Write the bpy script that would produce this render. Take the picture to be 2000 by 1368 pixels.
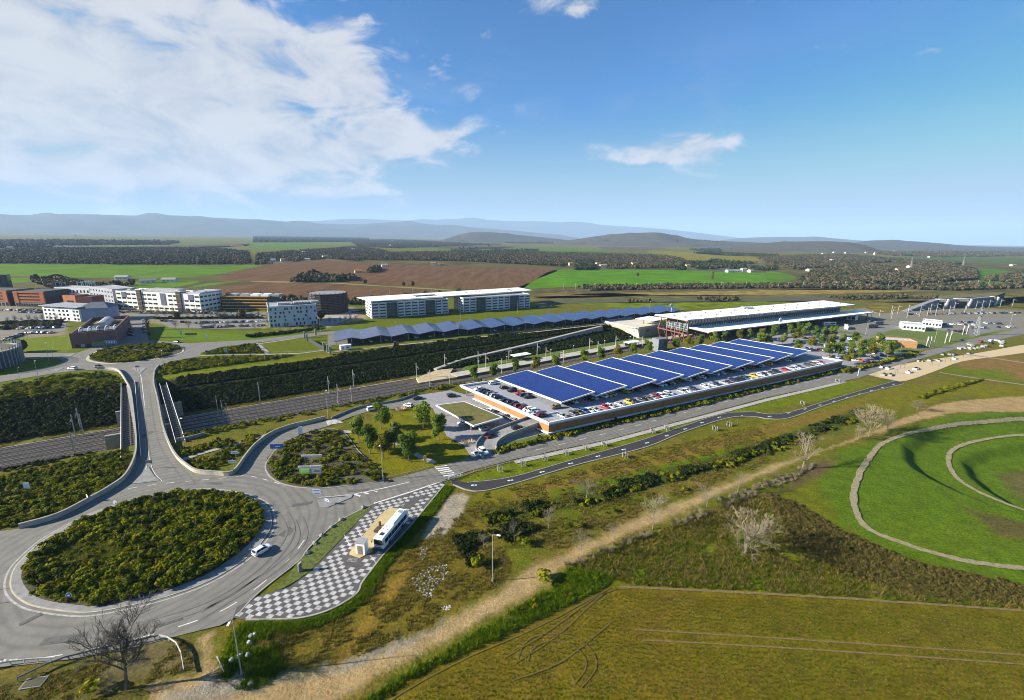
import bpy, bmesh, math, random
import numpy as np
from mathutils import Vector, Matrix, Euler
from mathutils.geometry import tessellate_polygon
random.seed(7); np.random.seed(7)
R = math.radians
SC = bpy.context.scene
COL = SC.collection
for o in list(bpy.data.objects):
    bpy.data.objects.remove(o, do_unlink=True)

# ------------------------------------------------------------------ camera
CAM_H, FPX, CX, CY = 70.0, 880.0, 1000.0, 684.0
PITCH, ROLL = math.atan((684 - 463) / 880.0), R(0.8)
cr, sr, cp, sp = math.cos(ROLL), math.sin(ROLL), math.cos(PITCH), math.sin(PITCH)
cam = bpy.data.cameras.new('camera'); camo = bpy.data.objects.new('camera', cam); COL.objects.link(camo)
cam.sensor_width = 36.0; cam.lens = 36.0 * FPX / 2000.0
cam.clip_start = 0.5; cam.clip_end = 80000
right = Vector((cr, sr * sp, sr * cp)); up = Vector((-sr, cr * sp, cr * cp)); fwd = Vector((0, cp, -sp))
m = Matrix((right, up, -fwd)).transposed().to_4x4(); m.translation = (0, 0, CAM_H)
camo.matrix_world = m
SC.camera = camo

# ------------------------------------------------------------------ sun, sky, exposure
SUN_EL, SUN_AZ = R(22.0), R(8.5)           # light travels towards +x, a little +y
sl = bpy.data.lights.new('sun', 'SUN'); so = bpy.data.objects.new('sun', sl); COL.objects.link(so)
sl.energy = 5.0; sl.angle = R(0.5); sl.color = (1.0, 0.93, 0.80)
ldir = Vector((math.cos(SUN_AZ) * math.cos(SUN_EL), math.sin(SUN_AZ) * math.cos(SUN_EL), -math.sin(SUN_EL)))
so.rotation_euler = ldir.to_track_quat('-Z', 'Y').to_euler()
SKY_STRENGTH = 0.055
HAZE = 4.5e-5
SC.view_settings.view_transform = 'Standard'; SC.view_settings.look = 'None'
SC.view_settings.gamma = 1.0; SC.view_settings.use_curve_mapping = False
SC.view_settings.exposure = 1.55
SC.cycles.use_denoising = True; SC.cycles.filter_width = 1.0
SC.cycles.volume_step_rate = 10; SC.cycles.max_bounces = 5; SC.cycles.diffuse_bounces = 3; SC.cycles.glossy_bounces = 3
SC.cycles.transparent_max_bounces = 6; SC.cycles.volume_bounces = 1
SC.cycles.sample_clamp_indirect = 6.0
SC.cycles.caustics_reflective = False; SC.cycles.caustics_refractive = False

def ray(px, py):
    u = (px - CX) / FPX; v = -(py - CY) / FPX
    return right * u + up * v + fwd
def P(px, py, z=0.0):
    """the place on the horizontal level z that the photo shows at this pixel"""
    d = ray(px, py); t = (z - CAM_H) / d.z
    return Vector((d.x * t, d.y * t, z))
def PL(pts, z=0.0):
    return [P(a, b, z) for a, b in pts]
def azel(px, py):
    d = ray(px, py).normalized()
    return math.atan2(d.x, d.y), math.asin(d.z)

W = bpy.data.worlds.new('World'); SC.world = W; W.use_nodes = True
nt = W.node_tree; N = nt.nodes; L = nt.links; N.clear()
def nd(t, **k):
    n = N.new(t)
    for a, b in k.items(): setattr(n, a, b)
    return n
def mth(op, a, b=None, c=None):
    n = nd('ShaderNodeMath', operation=op)
    for i, v in enumerate((a, b, c)):
        if v is None: continue
        if isinstance(v, (int, float)): n.inputs[i].default_value = v
        else: L.new(v, n.inputs[i])
    return n.outputs[0]
sky = nd('ShaderNodeTexSky', sky_type='NISHITA'); sky.sun_disc = False
sky.sun_elevation = SUN_EL; sky.sun_rotation = math.atan2(-ldir.x, -ldir.y)
sky.altitude = 200; sky.air_density = 1.0; sky.dust_density = 0.6; sky.ozone_density = 2.5
tc = nd('ShaderNodeTexCoord'); sep = nd('ShaderNodeSeparateXYZ'); L.new(tc.outputs['Generated'], sep.inputs[0])
az = mth('ARCTAN2', sep.outputs[0], sep.outputs[1]); el = mth('ARCSINE', sep.outputs[2])
cmb = nd('ShaderNodeCombineXYZ')
# clouds sit on a layer overhead: direction divided by height gives their perspective
zz = mth('ADD', mth('MAXIMUM', sep.outputs[2], 0.0), 0.10)
L.new(mth('DIVIDE', sep.outputs[0], zz), cmb.inputs[0]); L.new(mth('DIVIDE', sep.outputs[1], zz), cmb.inputs[1])
cm2 = nd('ShaderNodeCombineXYZ'); L.new(az, cm2.inputs[0]); L.new(mth('MULTIPLY', el, 2.2), cm2.inputs[1])
def noise(vec, scale, detail, rough, dist=0.0):
    n = nd('ShaderNodeTexNoise'); L.new(vec, n.inputs['Vector'])
    n.inputs['Scale'].default_value = scale; n.inputs['Detail'].default_value = detail
    n.inputs['Roughness'].default_value = rough; n.inputs['Distortion'].default_value = dist
    return n.outputs[0]
nA = noise(cm2.outputs[0], 8.5, 10, 0.60, 0.5)
nB = noise(cm2.outputs[0], 3.0, 5, 0.55, 0.2)
nS = noise(cmb.outputs[0], 1.6, 8, 0.6, 0.6)
def blob(px, py, wx, wy, amp):
    a, e = azel(px, py); sa = wx / FPX; se = wy / FPX
    q = mth('ADD', mth('POWER', mth('DIVIDE', mth('SUBTRACT', az, a), sa), 2.0),
            mth('POWER', mth('DIVIDE', mth('SUBTRACT', el, e), se), 2.0))
    return mth('MULTIPLY', mth('EXPONENT', mth('MULTIPLY', q, -1.0)), amp)
bl = [(60, 130, 420, 150, .62), (330, 200, 330, 95, .55), (560, 235, 250, 62, .45), (760, 270, 115, 22, .50),
      (655, 150, 60, 28, .85), (1335, 284, 100, 30, .95), (1270, 314, 60, 6, .30), (1130, 12, 70, 20, .62),
      (470, 75, 110, 26, .42), (240, 20, 230, 60, .4), (100, 325, 260, 18, .26), (400, 357, 240, 8, .3), (670, 40, 40, 10, .25)]
tot = None
for b in bl:
    v = blob(*b); tot = v if tot is None else mth('ADD', tot, v)
fld = mth('ADD', mth('ADD', mth('MULTIPLY', mth('SUBTRACT', nA, 0.5), 1.9), mth('MULTIPLY', mth('SUBTRACT', nB, 0.5), 0.9)), mth('MINIMUM', tot, 0.78))
def sstep(x, lo, hi):
    n = nd('ShaderNodeMapRange', interpolation_type='SMOOTHSTEP'); L.new(x, n.inputs[0])
    n.inputs[1].default_value = lo; n.inputs[2].default_value = hi
    return n.outputs[0]
mask = mth('MULTIPLY', sstep(fld, 0.26, 0.70), 0.94)
cirrus = mth('MULTIPLY', mth('MULTIPLY', sstep(nS, 0.42, 0.80), 0.42), sstep(el, 0.42, 0.12))
horiz = mth('MULTIPLY', sstep(el, 0.26, 0.0), 0.80)     # pale air near the horizon all round
mix0 = nd('ShaderNodeMix', data_type='RGBA'); mix1 = nd('ShaderNodeMix', data_type='RGBA')
tint = nd('ShaderNodeMix', data_type='RGBA', blend_type='MULTIPLY'); tint.inputs[0].default_value = 1.0
L.new(sky.outputs[0], tint.inputs[6]); tint.inputs[7].default_value = (0.27, 0.68, 1.04, 1)
L.new(mth('MAXIMUM', cirrus, horiz), mix0.inputs[0]); cap_ = nd('ShaderNodeMix', data_type='RGBA', blend_type='DARKEN'); cap_.inputs[0].default_value = 1.0; L.new(tint.outputs[2], cap_.inputs[6]); cap_.inputs[7].default_value = (2.9, 3.45, 4.1, 1); L.new(cap_.outputs[2], mix0.inputs[6]); mix0.inputs[7].default_value = (2.85, 3.35, 4.0, 1)
shade = nd('ShaderNodeMix', data_type='RGBA'); L.new(sstep(nA, 0.35, 0.62), shade.inputs[0])
shade.inputs[6].default_value = (3.4, 3.65, 4.15, 1); shade.inputs[7].default_value = (4.6, 4.65, 4.8, 1)
L.new(mask, mix1.inputs[0]); L.new(mix0.outputs[2], mix1.inputs[6]); L.new(shade.outputs[2], mix1.inputs[7])
bg = nd('ShaderNodeBackground'); bg.inputs[1].default_value = SKY_STRENGTH
L.new(mix1.outputs[2], bg.inputs[0]); wo = nd('ShaderNodeOutputWorld'); L.new(bg.outputs[0], wo.inputs[0])

# ------------------------------------------------------------------ materials
MATS = {}
def mat(name, col, rough=0.7, var=0.0, scale=1.0, metal=0.0, spec=0.3, col2=None, bump=0.0, bscale=None, rnd=0.0, detail=6, thr=(0.35, 0.65), stretch=None, trans=0.0, sat=0.0):
    if name in MATS: return MATS[name]
    M = bpy.data.materials.new(name); M.use_nodes = True; t = M.node_tree; n = t.nodes; l = t.links
    b = n['Principled BSDF']; b.inputs['Roughness'].default_value = rough; b.inputs['Metallic'].default_value = metal
    b.inputs['Specular IOR Level'].default_value = spec
    b.inputs['Base Color'].default_value = (*col, 1)
    out = None
    if sat:
        L_ = sum(col) / 3; col = tuple(max(.003, L_ + (c - L_) * sat) for c in col)
        if col2 is not None: L_ = sum(col2) / 3; col2 = tuple(max(.003, L_ + (c - L_) * sat) for c in col2)
    if var or col2 is not None or bump:
        g = n.new('ShaderNodeNewGeometry'); vec = g.outputs['Position']
        if stretch:
            mp = n.new('ShaderNodeMapping'); mp.inputs['Rotation'].default_value = (0, 0, stretch[0]); mp.inputs['Scale'].default_value = stretch[1]
            l.new(vec, mp.inputs[0]); vec = mp.outputs[0]
        x = n.new('ShaderNodeTexNoise'); x.inputs['Scale'].default_value = scale; x.inputs['Detail'].default_value = detail; x.inputs['Roughness'].default_value = 0.65
        l.new(vec, x.inputs['Vector'])
        c2 = col2 if col2 is not None else tuple(c * (1 - var) for c in col)
        c1 = col if col2 is not None else tuple(min(1, c * (1 + var)) for c in col)
        mr = n.new('ShaderNodeMapRange'); l.new(x.outputs[0], mr.inputs[0]); mr.inputs[1].default_value = thr[0]; mr.inputs[2].default_value = thr[1]
        mx = n.new('ShaderNodeMix'); mx.data_type = 'RGBA'; l.new(mr.outputs[0], mx.inputs[0])
        mx.inputs[6].default_value = (*c1, 1); mx.inputs[7].default_value = (*c2, 1); out = mx.outputs[2]
        if bump:
            x2 = n.new('ShaderNodeTexNoise'); x2.inputs['Scale'].default_value = bscale or scale * 3; x2.inputs['Detail'].default_value = 4
            l.new(vec, x2.inputs['Vector'])
            bp = n.new('ShaderNodeBump'); bp.inputs['Strength'].default_value = bump; bp.inputs['Distance'].default_value = 0.3
            l.new(x2.outputs[0], bp.inputs['Height']); l.new(bp.outputs[0], b.inputs['Normal'])
    if rnd:
        oi = n.new('ShaderNodeObjectInfo'); hs = n.new('ShaderNodeHueSaturation')
        mr = n.new('ShaderNodeMapRange'); l.new(oi.outputs['Random'], mr.inputs[0]); mr.inputs[3].default_value = 1 - rnd; mr.inputs[4].default_value = 1 + rnd
        mh = n.new('ShaderNodeMapRange'); l.new(oi.outputs['Random'], mh.inputs[0]); mh.inputs[3].default_value = 0.5 + rnd * 0.06; mh.inputs[4].default_value = 0.5 - rnd * 0.06
        l.new(mr.outputs[0], hs.inputs['Value']); l.new(mh.outputs[0], hs.inputs['Hue'])
        if out is not None: l.new(out, hs.inputs['Color'])
        else: hs.inputs['Color'].default_value = (*col, 1)
        out = hs.outputs[0]
    if out is not None: l.new(out, b.inputs['Base Color'])
    if trans:
        tr = n.new('ShaderNodeBsdfTranslucent'); ms = n.new('ShaderNodeMixShader'); ms.inputs[0].default_value = trans
        if out is not None: l.new(out, tr.inputs[0])
        else: tr.inputs[0].default_value = (*col, 1)
        l.new(b.outputs[0], ms.inputs[1]); l.new(tr.outputs[0], ms.inputs[2]); l.new(ms.outputs[0], n['Material Output'].inputs[0])
    MATS[name] = M
    return M

# ------------------------------------------------------------------ object helpers
class MB:
    def __init__(s): s.v = []; s.f = []; s.mi = []; s.k = 0
    def use(s, k): s.k = k; return s
    def face(s, *pts):
        i = len(s.v); s.v += [tuple(p) for p in pts]; s.f.append(tuple(range(i, i + len(pts)))); s.mi.append(s.k); return s
    def hexa(s, b, t):
        """solid between two 4-point loops (both counter-clockwise seen from above)"""
        i = len(s.v); s.v += [tuple(p) for p in b] + [tuple(p) for p in t]; n = len(b)
        s.f.append(tuple(i + k for k in reversed(range(n)))); s.f.append(tuple(i + n + k for k in range(n)))
        for k in range(n): s.f.append((i + k, i + (k + 1) % n, i + n + (k + 1) % n, i + n + k))
        s.mi += [s.k] * (n + 2); return s
    def box(s, c, d, rz=0.0):
        c = Vector(c); hx, hy, hz = d[0] / 2, d[1] / 2, d[2] / 2; ca, sa = math.cos(rz), math.sin(rz)
        q = [(-hx, -hy), (hx, -hy), (hx, hy), (-hx, hy)]
        q = [(c.x + a * ca - b * sa, c.y + a * sa + b * ca) for a, b in q]
        return s.hexa([(a, b, c.z - hz) for a, b in q], [(a, b, c.z + hz) for a, b in q])
    def prism(s, poly, z0, z1):
        """any flat outline, extruded"""
        pts = [Vector((p[0], p[1], 0)) for p in poly]
        if sum(pts[i].x * pts[(i + 1) % len(pts)].y - pts[(i + 1) % len(pts)].x * pts[i].y for i in range(len(pts))) < 0: pts.reverse()
        n = len(pts); i = len(s.v)
        s.v += [(p.x, p.y, z0) for p in pts] + [(p.x, p.y, z1) for p in pts]
        for a, b, c in tessellate_polygon([pts]):
            nz = (pts[b] - pts[a]).cross(pts[c] - pts[a]).z
            if nz < 0: b, c = c, b
            s.f.append((i + n + a, i + n + b, i + n + c)); s.mi.append(s.k)
        for k in range(n):
            s.f.append((i + k, i + (k + 1) % n, i + n + (k + 1) % n, i + n + k)); s.mi.append(s.k)
        return s
    def sheet(s, poly, z=None, holes=()):
        loops = [[Vector((p[0], p[1], 0)) for p in q] for q in [poly, *holes]]
        fl = [p for q in loops for p in q]; zs = [p[2] if z is None else z for q in [poly, *holes] for p in q]; i = len(s.v)
        s.v += [(p.x, p.y, zz) for p, zz in zip(fl, zs)]
        for a, b, c in tessellate_polygon(loops):
            if (fl[b] - fl[a]).cross(fl[c] - fl[a]).z < 0: b, c = c, b
            s.f.append((i + a, i + b, i + c)); s.mi.append(s.k)
        return s
    def tube(s, a, b, r0, r1=None, n=6):
        a, b = Vector(a), Vector(b); r1 = r0 if r1 is None else r1
        d = (b - a).normalized(); x = d.orthogonal().normalized(); y = d.cross(x); i = len(s.v)
        for c, r in ((a, r0), (b, r1)):
            s.v += [tuple(c + x * (r * math.cos(2 * math.pi * k / n)) + y * (r * math.sin(2 * math.pi * k / n))) for k in range(n)]
        for k in range(n):
            s.f.append((i + k, i + (k + 1) % n, i + n + (k + 1) % n, i + n + k)); s.mi.append(s.k)
        s.f.append(tuple(i + k for k in reversed(range(n)))); s.f.append(tuple(i + n + k for k in range(n))); s.mi += [s.k, s.k]
        return s
    def beam(s, a, b, w, h):
        """rectangular bar from a to b"""
        a, b = Vector(a), Vector(b); d = (b - a).normalized(); x = d.cross(Vector((0, 0, 1)))
        x = (Vector((1, 0, 0)) if x.length < 1e-4 else x.normalized()); y = x.cross(d).normalized()
        q = [(-w / 2, -h / 2), (w / 2, -h / 2), (w / 2, h / 2), (-w / 2, h / 2)]
        i = len(s.v)
        for c in (a, b): s.v += [tuple(c + x * p + y * r) for p, r in q]
        for k in range(4): s.f.append((i + k, i + (k + 1) % 4, i + 4 + (k + 1) % 4, i + 4 + k))
        s.f += [(i + 3, i + 2, i + 1, i), (i + 4, i + 5, i + 6, i + 7)]; s.mi += [s.k] * 6
        return s
    def ribbon(s, pts, w, z0, h=0.0, off=0.0):
        """band of width w along a line; with h it is a solid h high"""
        Lp, Rp = offset(pts, off - w / 2), offset(pts, off + w / 2)
        for k in range(len(pts) - 1):
            za = (pts[k][2] if len(pts[k]) > 2 else 0) + z0; zb = (pts[k + 1][2] if len(pts[k + 1]) > 2 else 0) + z0
            a, b, c, d = Lp[k], Lp[k + 1], Rp[k + 1], Rp[k]
            q = [(a.x, a.y, za), (b.x, b.y, zb), (c.x, c.y, zb), (d.x, d.y, za)]
            if h: s.hexa(list(reversed(q)), list(reversed([(x, y, z + h) for x, y, z in q])))
            else: s.face(*reversed(q))
        return s
    def mesh(s, name, mats):
        me = bpy.data.meshes.new(name); me.from_pydata(s.v, [], s.f)
        for x in (mats if isinstance(mats, (list, tuple)) else [mats]): me.materials.append(x)
        if any(s.mi): me.polygons.foreach_set('material_index', s.mi)
        me.update(); return me
    def build(s, name, mats, parent=None, loc=None, smooth=False, kind=None):
        me = s.mesh(name, mats)
        if smooth: me.polygons.foreach_set('use_smooth', [True] * len(me.polygons))
        return link(name, me, parent, loc, kind)
def link(name, me, parent=None, loc=None, kind=None, rz=0.0):
    o = bpy.data.objects.new(name, me); COL.objects.link(o)
    if parent is not None: o.parent = parent
    if loc is not None: o.location = loc
    if rz: o.rotation_euler = (0, 0, rz)
    if kind: o['kind'] = kind
    return o
def tag(o, label, cat, group=None):
    o['label'] = label; o['category'] = cat
    if group: o['group'] = group
    return o
def empty(name, label, cat, loc=(0, 0, 0), rz=0.0, group=None):
    o = bpy.data.objects.new(name, None); COL.objects.link(o); o.location = loc; o.rotation_euler = (0, 0, rz)
    o.empty_display_size = 0.5
    return tag(o, label, cat, group)
KIDS = {}
def kids(o):
    return [c for c in o.children]
def dup(o, loc, rz=0.0, label=None, group=None, scale=None, parent=None):
    c = o.copy(); COL.objects.link(c)
    if parent is None: c.location = loc; c.rotation_euler = (0, 0, rz)
    if scale: c.scale = (scale,) * 3 if isinstance(scale, (int, float)) else scale
    if label: c['label'] = label
    if group: c['group'] = group
    if parent is not None: c.parent = parent
    for ch in kids(o):
        dup(ch, None, parent=c)
    return c
def offset(pts, d):
    out = []; n = len(pts); v = [Vector((p[0], p[1])) for p in pts]
    for i in range(n):
        a = v[max(0, i - 1)]; b = v[min(n - 1, i + 1)]; t = (b - a)
        if t.length < 1e-6: t = Vector((1, 0))
        t.normalize(); out.append(v[i] + Vector((t.y, -t.x)) * d)
    return out
def spline(pts, n=6, closed=False):
    """smooth curve through points (any dimension)"""
    p = [Vector(q) for q in pts]; m = len(p); out = []
    rng = m if closed else m - 1
    for i in range(rng):
        g = (lambda k: p[k % m]) if closed else (lambda k: p[max(0, min(m - 1, k))])
        a, b, c, d = g(i - 1), g(i), g(i + 1), g(i + 2)
        for k in range(n):
            t = k / n
            out.append(0.5 * ((2 * b) + (c - a) * t + (2 * a - 5 * b + 4 * c - d) * t * t + (3 * b - a - 3 * c + d) * t ** 3))
    if not closed: out.append(p[-1])
    return out
def along(pts, step, start=0.0):
    """points and headings every `step` metres along a line"""
    out = []; acc = start
    for i in range(len(pts) - 1):
        a, b = Vector(pts[i]), Vector(pts[i + 1]); ln = (b - a).length
        while acc <= ln:
            q = a + (b - a) * (acc / ln) if ln > 0 else a
            out.append((q, math.atan2(b.y - a.y, b.x - a.x))); acc += step
        acc -= ln
    return out
ORD = ['zeroth', 'first', 'second', 'third', 'fourth', 'fifth', 'sixth', 'seventh', 'eighth', 'ninth', 'tenth', 'eleventh', 'twelfth', 'thirteenth', 'fourteenth', 'fifteenth', 'sixteenth', 'seventeenth', 'eighteenth', 'nineteenth', 'twentieth']
TENS = ['', '', 'twent', 'thirt', 'fort', 'fift', 'sixt', 'sevent', 'eight', 'ninet']
def ordinal(n):
    if n <= 20: return ORD[n]
    if n >= 100: return f'{n}th'
    t, u = divmod(n, 10)
    return TENS[t] + ('ieth' if u == 0 else 'y-' + ORD[u])

# rails run at 34.5 degrees: s along them, t across
RA = R(34.5); RC, RS = math.cos(RA), math.sin(RA)
def ST(s, t, z=0.0): return Vector((s * RC - t * RS, s * RS + t * RC, z))
def toST(v): return v[0] * RC + v[1] * RS, -v[0] * RS + v[1] * RC
def sdist(X, Y, poly):
    """signed distance to an outline, positive inside (numpy)"""
    px = np.array([p[0] for p in poly]); py = np.array([p[1] for p in poly]); n = len(px)
    ins = np.zeros(X.shape, bool); d2 = np.full(X.shape, 1e18)
    for i in range(n):
        ax, ay, bx, by = px[i], py[i], px[(i + 1) % n], py[(i + 1) % n]
        ex, ey = bx - ax, by - ay; wx, wy = X - ax, Y - ay
        h = np.clip((wx * ex + wy * ey) / (ex * ex + ey * ey + 1e-12), 0, 1)
        d2 = np.minimum(d2, (wx - h * ex) ** 2 + (wy - h * ey) ** 2)
        c = (ay > Y) != (by > Y)
        if c.any(): ins ^= c & (X < (bx - ax) * (Y - ay) / (by - ay + 1e-18) + ax)
    return np.where(ins, 1, -1) * np.sqrt(d2)
def vnoise(X, Y, sc, seed=0, octv=3):
    """cheap value noise 0..1 (numpy)"""
    out = np.zeros(X.shape); amp = 1.0; tot = 0
    for o in range(octv):
        x = X / sc; y = Y / sc; xi = np.floor(x).astype(np.int64); yi = np.floor(y).astype(np.int64); fx = x - xi; fy = y - yi
        fx = fx * fx * (3 - 2 * fx); fy = fy * fy * (3 - 2 * fy)
        def h(a, b):
            q = np.sin(a * 127.1 + b * 311.7 + seed * 74.7 + o * 19.3) * 43758.5453
            return q - np.floor(q)
        v = h(xi, yi) * (1 - fx) * (1 - fy) + h(xi + 1, yi) * fx * (1 - fy) + h(xi, yi + 1) * (1 - fx) * fy + h(xi + 1, yi + 1) * fx * fy
        out += v * amp; tot += amp; amp *= 0.5; sc *= 0.5
    return out / tot
# ================================================================== TERRAIN
BOWL1 = PL([(1756, 866), (1757, 890), (1775, 912), (1812, 934), (1860, 957), (1930, 985), (2000, 1006), (2150, 1030), (2400, 1000), (2500, 900), (2300, 800), (2050, 800), (1900, 815), (1800, 835)])
BOWL2 = PL([(1872, 885), (1886, 912), (1920, 940), (1965, 965), (2010, 985), (2150, 1000), (2300, 960), (2350, 900), (2200, 850), (2000, 853), (1915, 866)])
DITCH = PL([(940, 1010), (1060, 990), (1150, 970), (1280, 935), (1400, 905), (1480, 880), (1600, 838), (1700, 800)])
def cutprof(t): return np.interp(t, [187, 204, 236.5, 258, 262.5, 273], [0, -8, -8, -3.0, -2.8, 0])
def hz_np(X, Y, fine=True):
    s = X * RC + Y * RS; t = -X * RS + Y * RC
    z = cutprof(t)
    z = z * np.clip((345 - s) / 15, 0, 1) * np.clip((s + 900) / 30, 0, 1)
    for poly, dz, w in ((BOWL1, 2.3, 5.4), (BOWL2, 2.0, 4.8)):
        near = (X > 60) & (X < 400) & (Y < 260)
        if near.any():
            d = np.zeros(X.shape); d[near] = sdist(X[near], Y[near], poly)
            q = np.clip(d / w, 0, 1); z = z - dz * q * q * (3 - 2 * q)
    if fine:
        k = np.clip((420 - np.hypot(X, Y - 60)) / 200, 0, 1)
        z = z - 0.22 * vnoise(X, Y, 3.0, 5, 3) * k
    return z
def hz(x, y): return float(hz_np(np.array([float(x)]), np.array([float(y)]), False)[0])
def ground(px, py):
    """where the sight line through a pixel meets the terrain"""
    z = 0.0
    for _ in range(6):
        q = P(px, py, z); z = 0.5 * z + 0.5 * hz(q.x, q.y)
    q = P(px, py, z); q.z = hz(q.x, q.y); return q

def axis(parts):
    out = [parts[0][0]]
    for a, b, st in parts:
        n = max(1, int(round((b - a) / st))); out += list(a + (b - a) * (k + 1) / n for k in range(n))
    return np.array(out)
sa = axis([(-14000, -6000, 4000), (-6000, -1000, 1000), (-1000, -300, 100), (-300, -130, 8), (-130, 300, 0.75), (300, 400, 2), (400, 1000, 60), (1000, 8000, 1000), (8000, 26000, 6000)])
ta = axis([(-14000, -3000, 5500), (-3000, -200, 400), (-200, -60, 14), (-60, 120, 0.7), (120, 187, 1.2), (187, 204, 1.7), (204, 236.5, 2), (236.5, 258, 2.15), (258, 262.5, 2.25), (262.5, 273, 2.1), (273, 500, 6), (500, 1500, 100), (1500, 8000, 1000), (8000, 26000, 6000)])
S2, T2 = np.meshgrid(sa, ta, indexing='ij'); GX = S2 * RC - T2 * RS; GY = S2 * RS + T2 * RC; GZ = hz_np(GX, GY)
gcol = np.empty(GX.shape + (3,)); gcol[:] = (.092, .092, .022); gcon = np.ones(GX.shape)
jx = (vnoise(GX, GY, 2.2, 1) - .5) ; jy = (vnoise(GX, GY, 2.2, 2) - .5); big = vnoise(GX, GY, 14, 3, 4); med = vnoise(GX, GY, 4.5, 9, 3)
nearm = np.hypot(GX, GY - 100) < 700
def blend(w, c):
    global gcol
    gcol = gcol * (1 - w[..., None]) + np.array(c) * w[..., None]
def zone(px, c, feather=1.0, jit=2.0, z=0.0, keep=1.0, world=None, con=None, inset=0.0):
    poly = world if world is not None else PL(px, z)
    xs = [p[0] for p in poly]; ys = [p[1] for p in poly]; mg = feather + jit + 3
    msk = (GX > min(xs) - mg) & (GX < max(xs) + mg) & (GY > min(ys) - mg) & (GY < max(ys) + mg) & nearm
    if not msk.any(): return
    d = sdist(GX[msk] + jx[msk] * jit, GY[msk] + jy[msk] * jit, poly)
    w = np.zeros(GX.shape); w[msk] = np.clip((d - inset) / feather + .5, 0, 1) * keep; blend(w, c)
    if con is not None:
        global gcon
        gcon = gcon * (1 - w) + con * w
# dry and green drifts everywhere
w = np.clip((big - .45) * 5, 0, 1); blend(w * .75, (.125, .095, .035))
w = np.clip((med - .52) * 5, 0, 1); blend(w * .55, (.06, .085, .012))
# business park lawns and hard ground
zone([(-100, 760), (-100, 600), (250, 590), (520, 590), (700, 590), (1060, 590), (1060, 640), (640, 690), (330, 740)], (.085, .10, .018), 3, 2)
for poly in ([(-80, 640), (-80, 600), (130, 600), (220, 612), (220, 625), (130, 628), (132, 660), (0, 668)], [(225, 613), (520, 609), (520, 622), (520, 640), (400, 642), (300, 632), (226, 622)],
             [(505, 640), (620, 645), (720, 622), (690, 600), (600, 600), (640, 640)]):
    zone(poly, (.20, .17, .125), 4, 3)
zone([(300, 640), (480, 655), (600, 640), (640, 640), (600, 655), (480, 668), (330, 663), (300, 655)], (.085, .13, .012), 3, 2)
zone([(0, 662), (130, 656), (220, 668), (100, 690), (0, 690)], (.10, .13, .015), 3, 2)
zone([(0, 740), (120, 716), (125, 703), (60, 698), (0, 705)], (.09, .115, .014), 2, 1)
zone([(1280, 640), (1400, 660), (1650, 700), (1760, 690), (2050, 640), (2050, 560), (1700, 600), (1500, 630)], (.17, .16, .13), 6, 5)
for poly in ([(1590, 642), (1640, 646), (1680, 651), (1760, 668), (1700, 650), (1650, 640)], [(1722, 650), (1790, 640), (1890, 655), (1870, 668), (1790, 660)], [(1660, 664), (1720, 672), (1800, 688), (1760, 692), (1680, 680)], [(1830, 668), (1960, 640), (2000, 645), (1900, 672)]):
    zone(poly, (.10, .12, .014), 3, 2)
# the cutting: ballast bed and dark earth under the planting
gt = np.clip((T2 - 203) / 2, 0, 1) * np.clip((237 - T2) / 2, 0, 1) * (S2 < 340); blend(gt, (.085, .068, .052))
gt2 = np.clip((T2 - 230.5) / 1.5, 0, 1) * np.clip((237.5 - T2) / 1.5, 0, 1) * (S2 < 100); blend(gt2, (.12, .115, .035))
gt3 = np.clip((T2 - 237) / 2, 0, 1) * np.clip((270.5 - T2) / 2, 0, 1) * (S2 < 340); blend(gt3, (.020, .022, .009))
gt4 = np.clip((T2 - 270.5) / 1.0, 0, 1) * np.clip((277 - T2) / 1.5, 0, 1) * (S2 > -25) * (S2 < 60); blend(gt4, (.14, .15, .012))
# lawn of the car park, verges of the road
zone([(676, 850), (700, 832), (760, 806), (850, 800), (868, 850), (925, 888), (918, 905), (850, 908), (760, 932), (745, 915), (715, 880)], (.12, .115, .008), 1.2, 1.5)
zone([(890, 935), (1000, 903), (1192, 862), (1500, 782), (1660, 745), (1730, 745), (1600, 782), (1400, 815), (1250, 858), (1000, 930), (930, 945)], (.095, .115, .012), 1.2, 2)
zone([(930, 962), (1000, 947), (1260, 878), (1500, 822), (1700, 772), (1760, 748), (1900, 760), (1760, 800), (1560, 850), (1300, 925), (1130, 965), (930, 1010)], (.115, .105, .022), 2, 4, keep=.75)
zone([(1000, 960), (1250, 900), (1480, 838), (1700, 785), (1690, 795), (1480, 852), (1250, 915), (1000, 975)], (.15, .095, .04), 3, 5, keep=.7)
zone([(1080, 965), (1180, 935), (1330, 900), (1500, 860), (1500, 872), (1340, 910), (1190, 955), (1100, 980)], (.075, .115, .012), 3, 3)
dpoly = [tuple(p) for p in offset(DITCH, -3.5)] + [tuple(p) for p in reversed(offset(DITCH, 3.5))]
zone(None, (.045, .055, .014), 2, 3, world=dpoly)
zone([(1110, 1100), (1300, 1020), (1480, 950), (1600, 925), (1690, 1000), (1780, 1070), (2050, 1130), (2050, 1200), (1240, 1146), (1150, 1150), (1050, 1190), (1080, 1120)], (.088, .095, .018), 2, 4)
zone([(1500, 960), (1560, 985), (1650, 1040), (1800, 1100), (2050, 1155), (2050, 1182), (1800, 1165), (1640, 1120), (1540, 1060)], (.075, .058, .022), 3, 5)
zone([(2100, 790), (1850, 812), (1745, 850), (1640, 880), (1595, 940), (1640, 1020), (1760, 1090), (2050, 1155), (2300, 1180), (2600, 1000), (2400, 790)], (.066, .102, .012), 2.5, 4)
zone([(1640, 985), (1760, 1060), (1900, 1100), (2000, 1060), (1900, 1010), (1800, 1030)], (.075, .105, .010), 4, 6, keep=.7)
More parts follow.
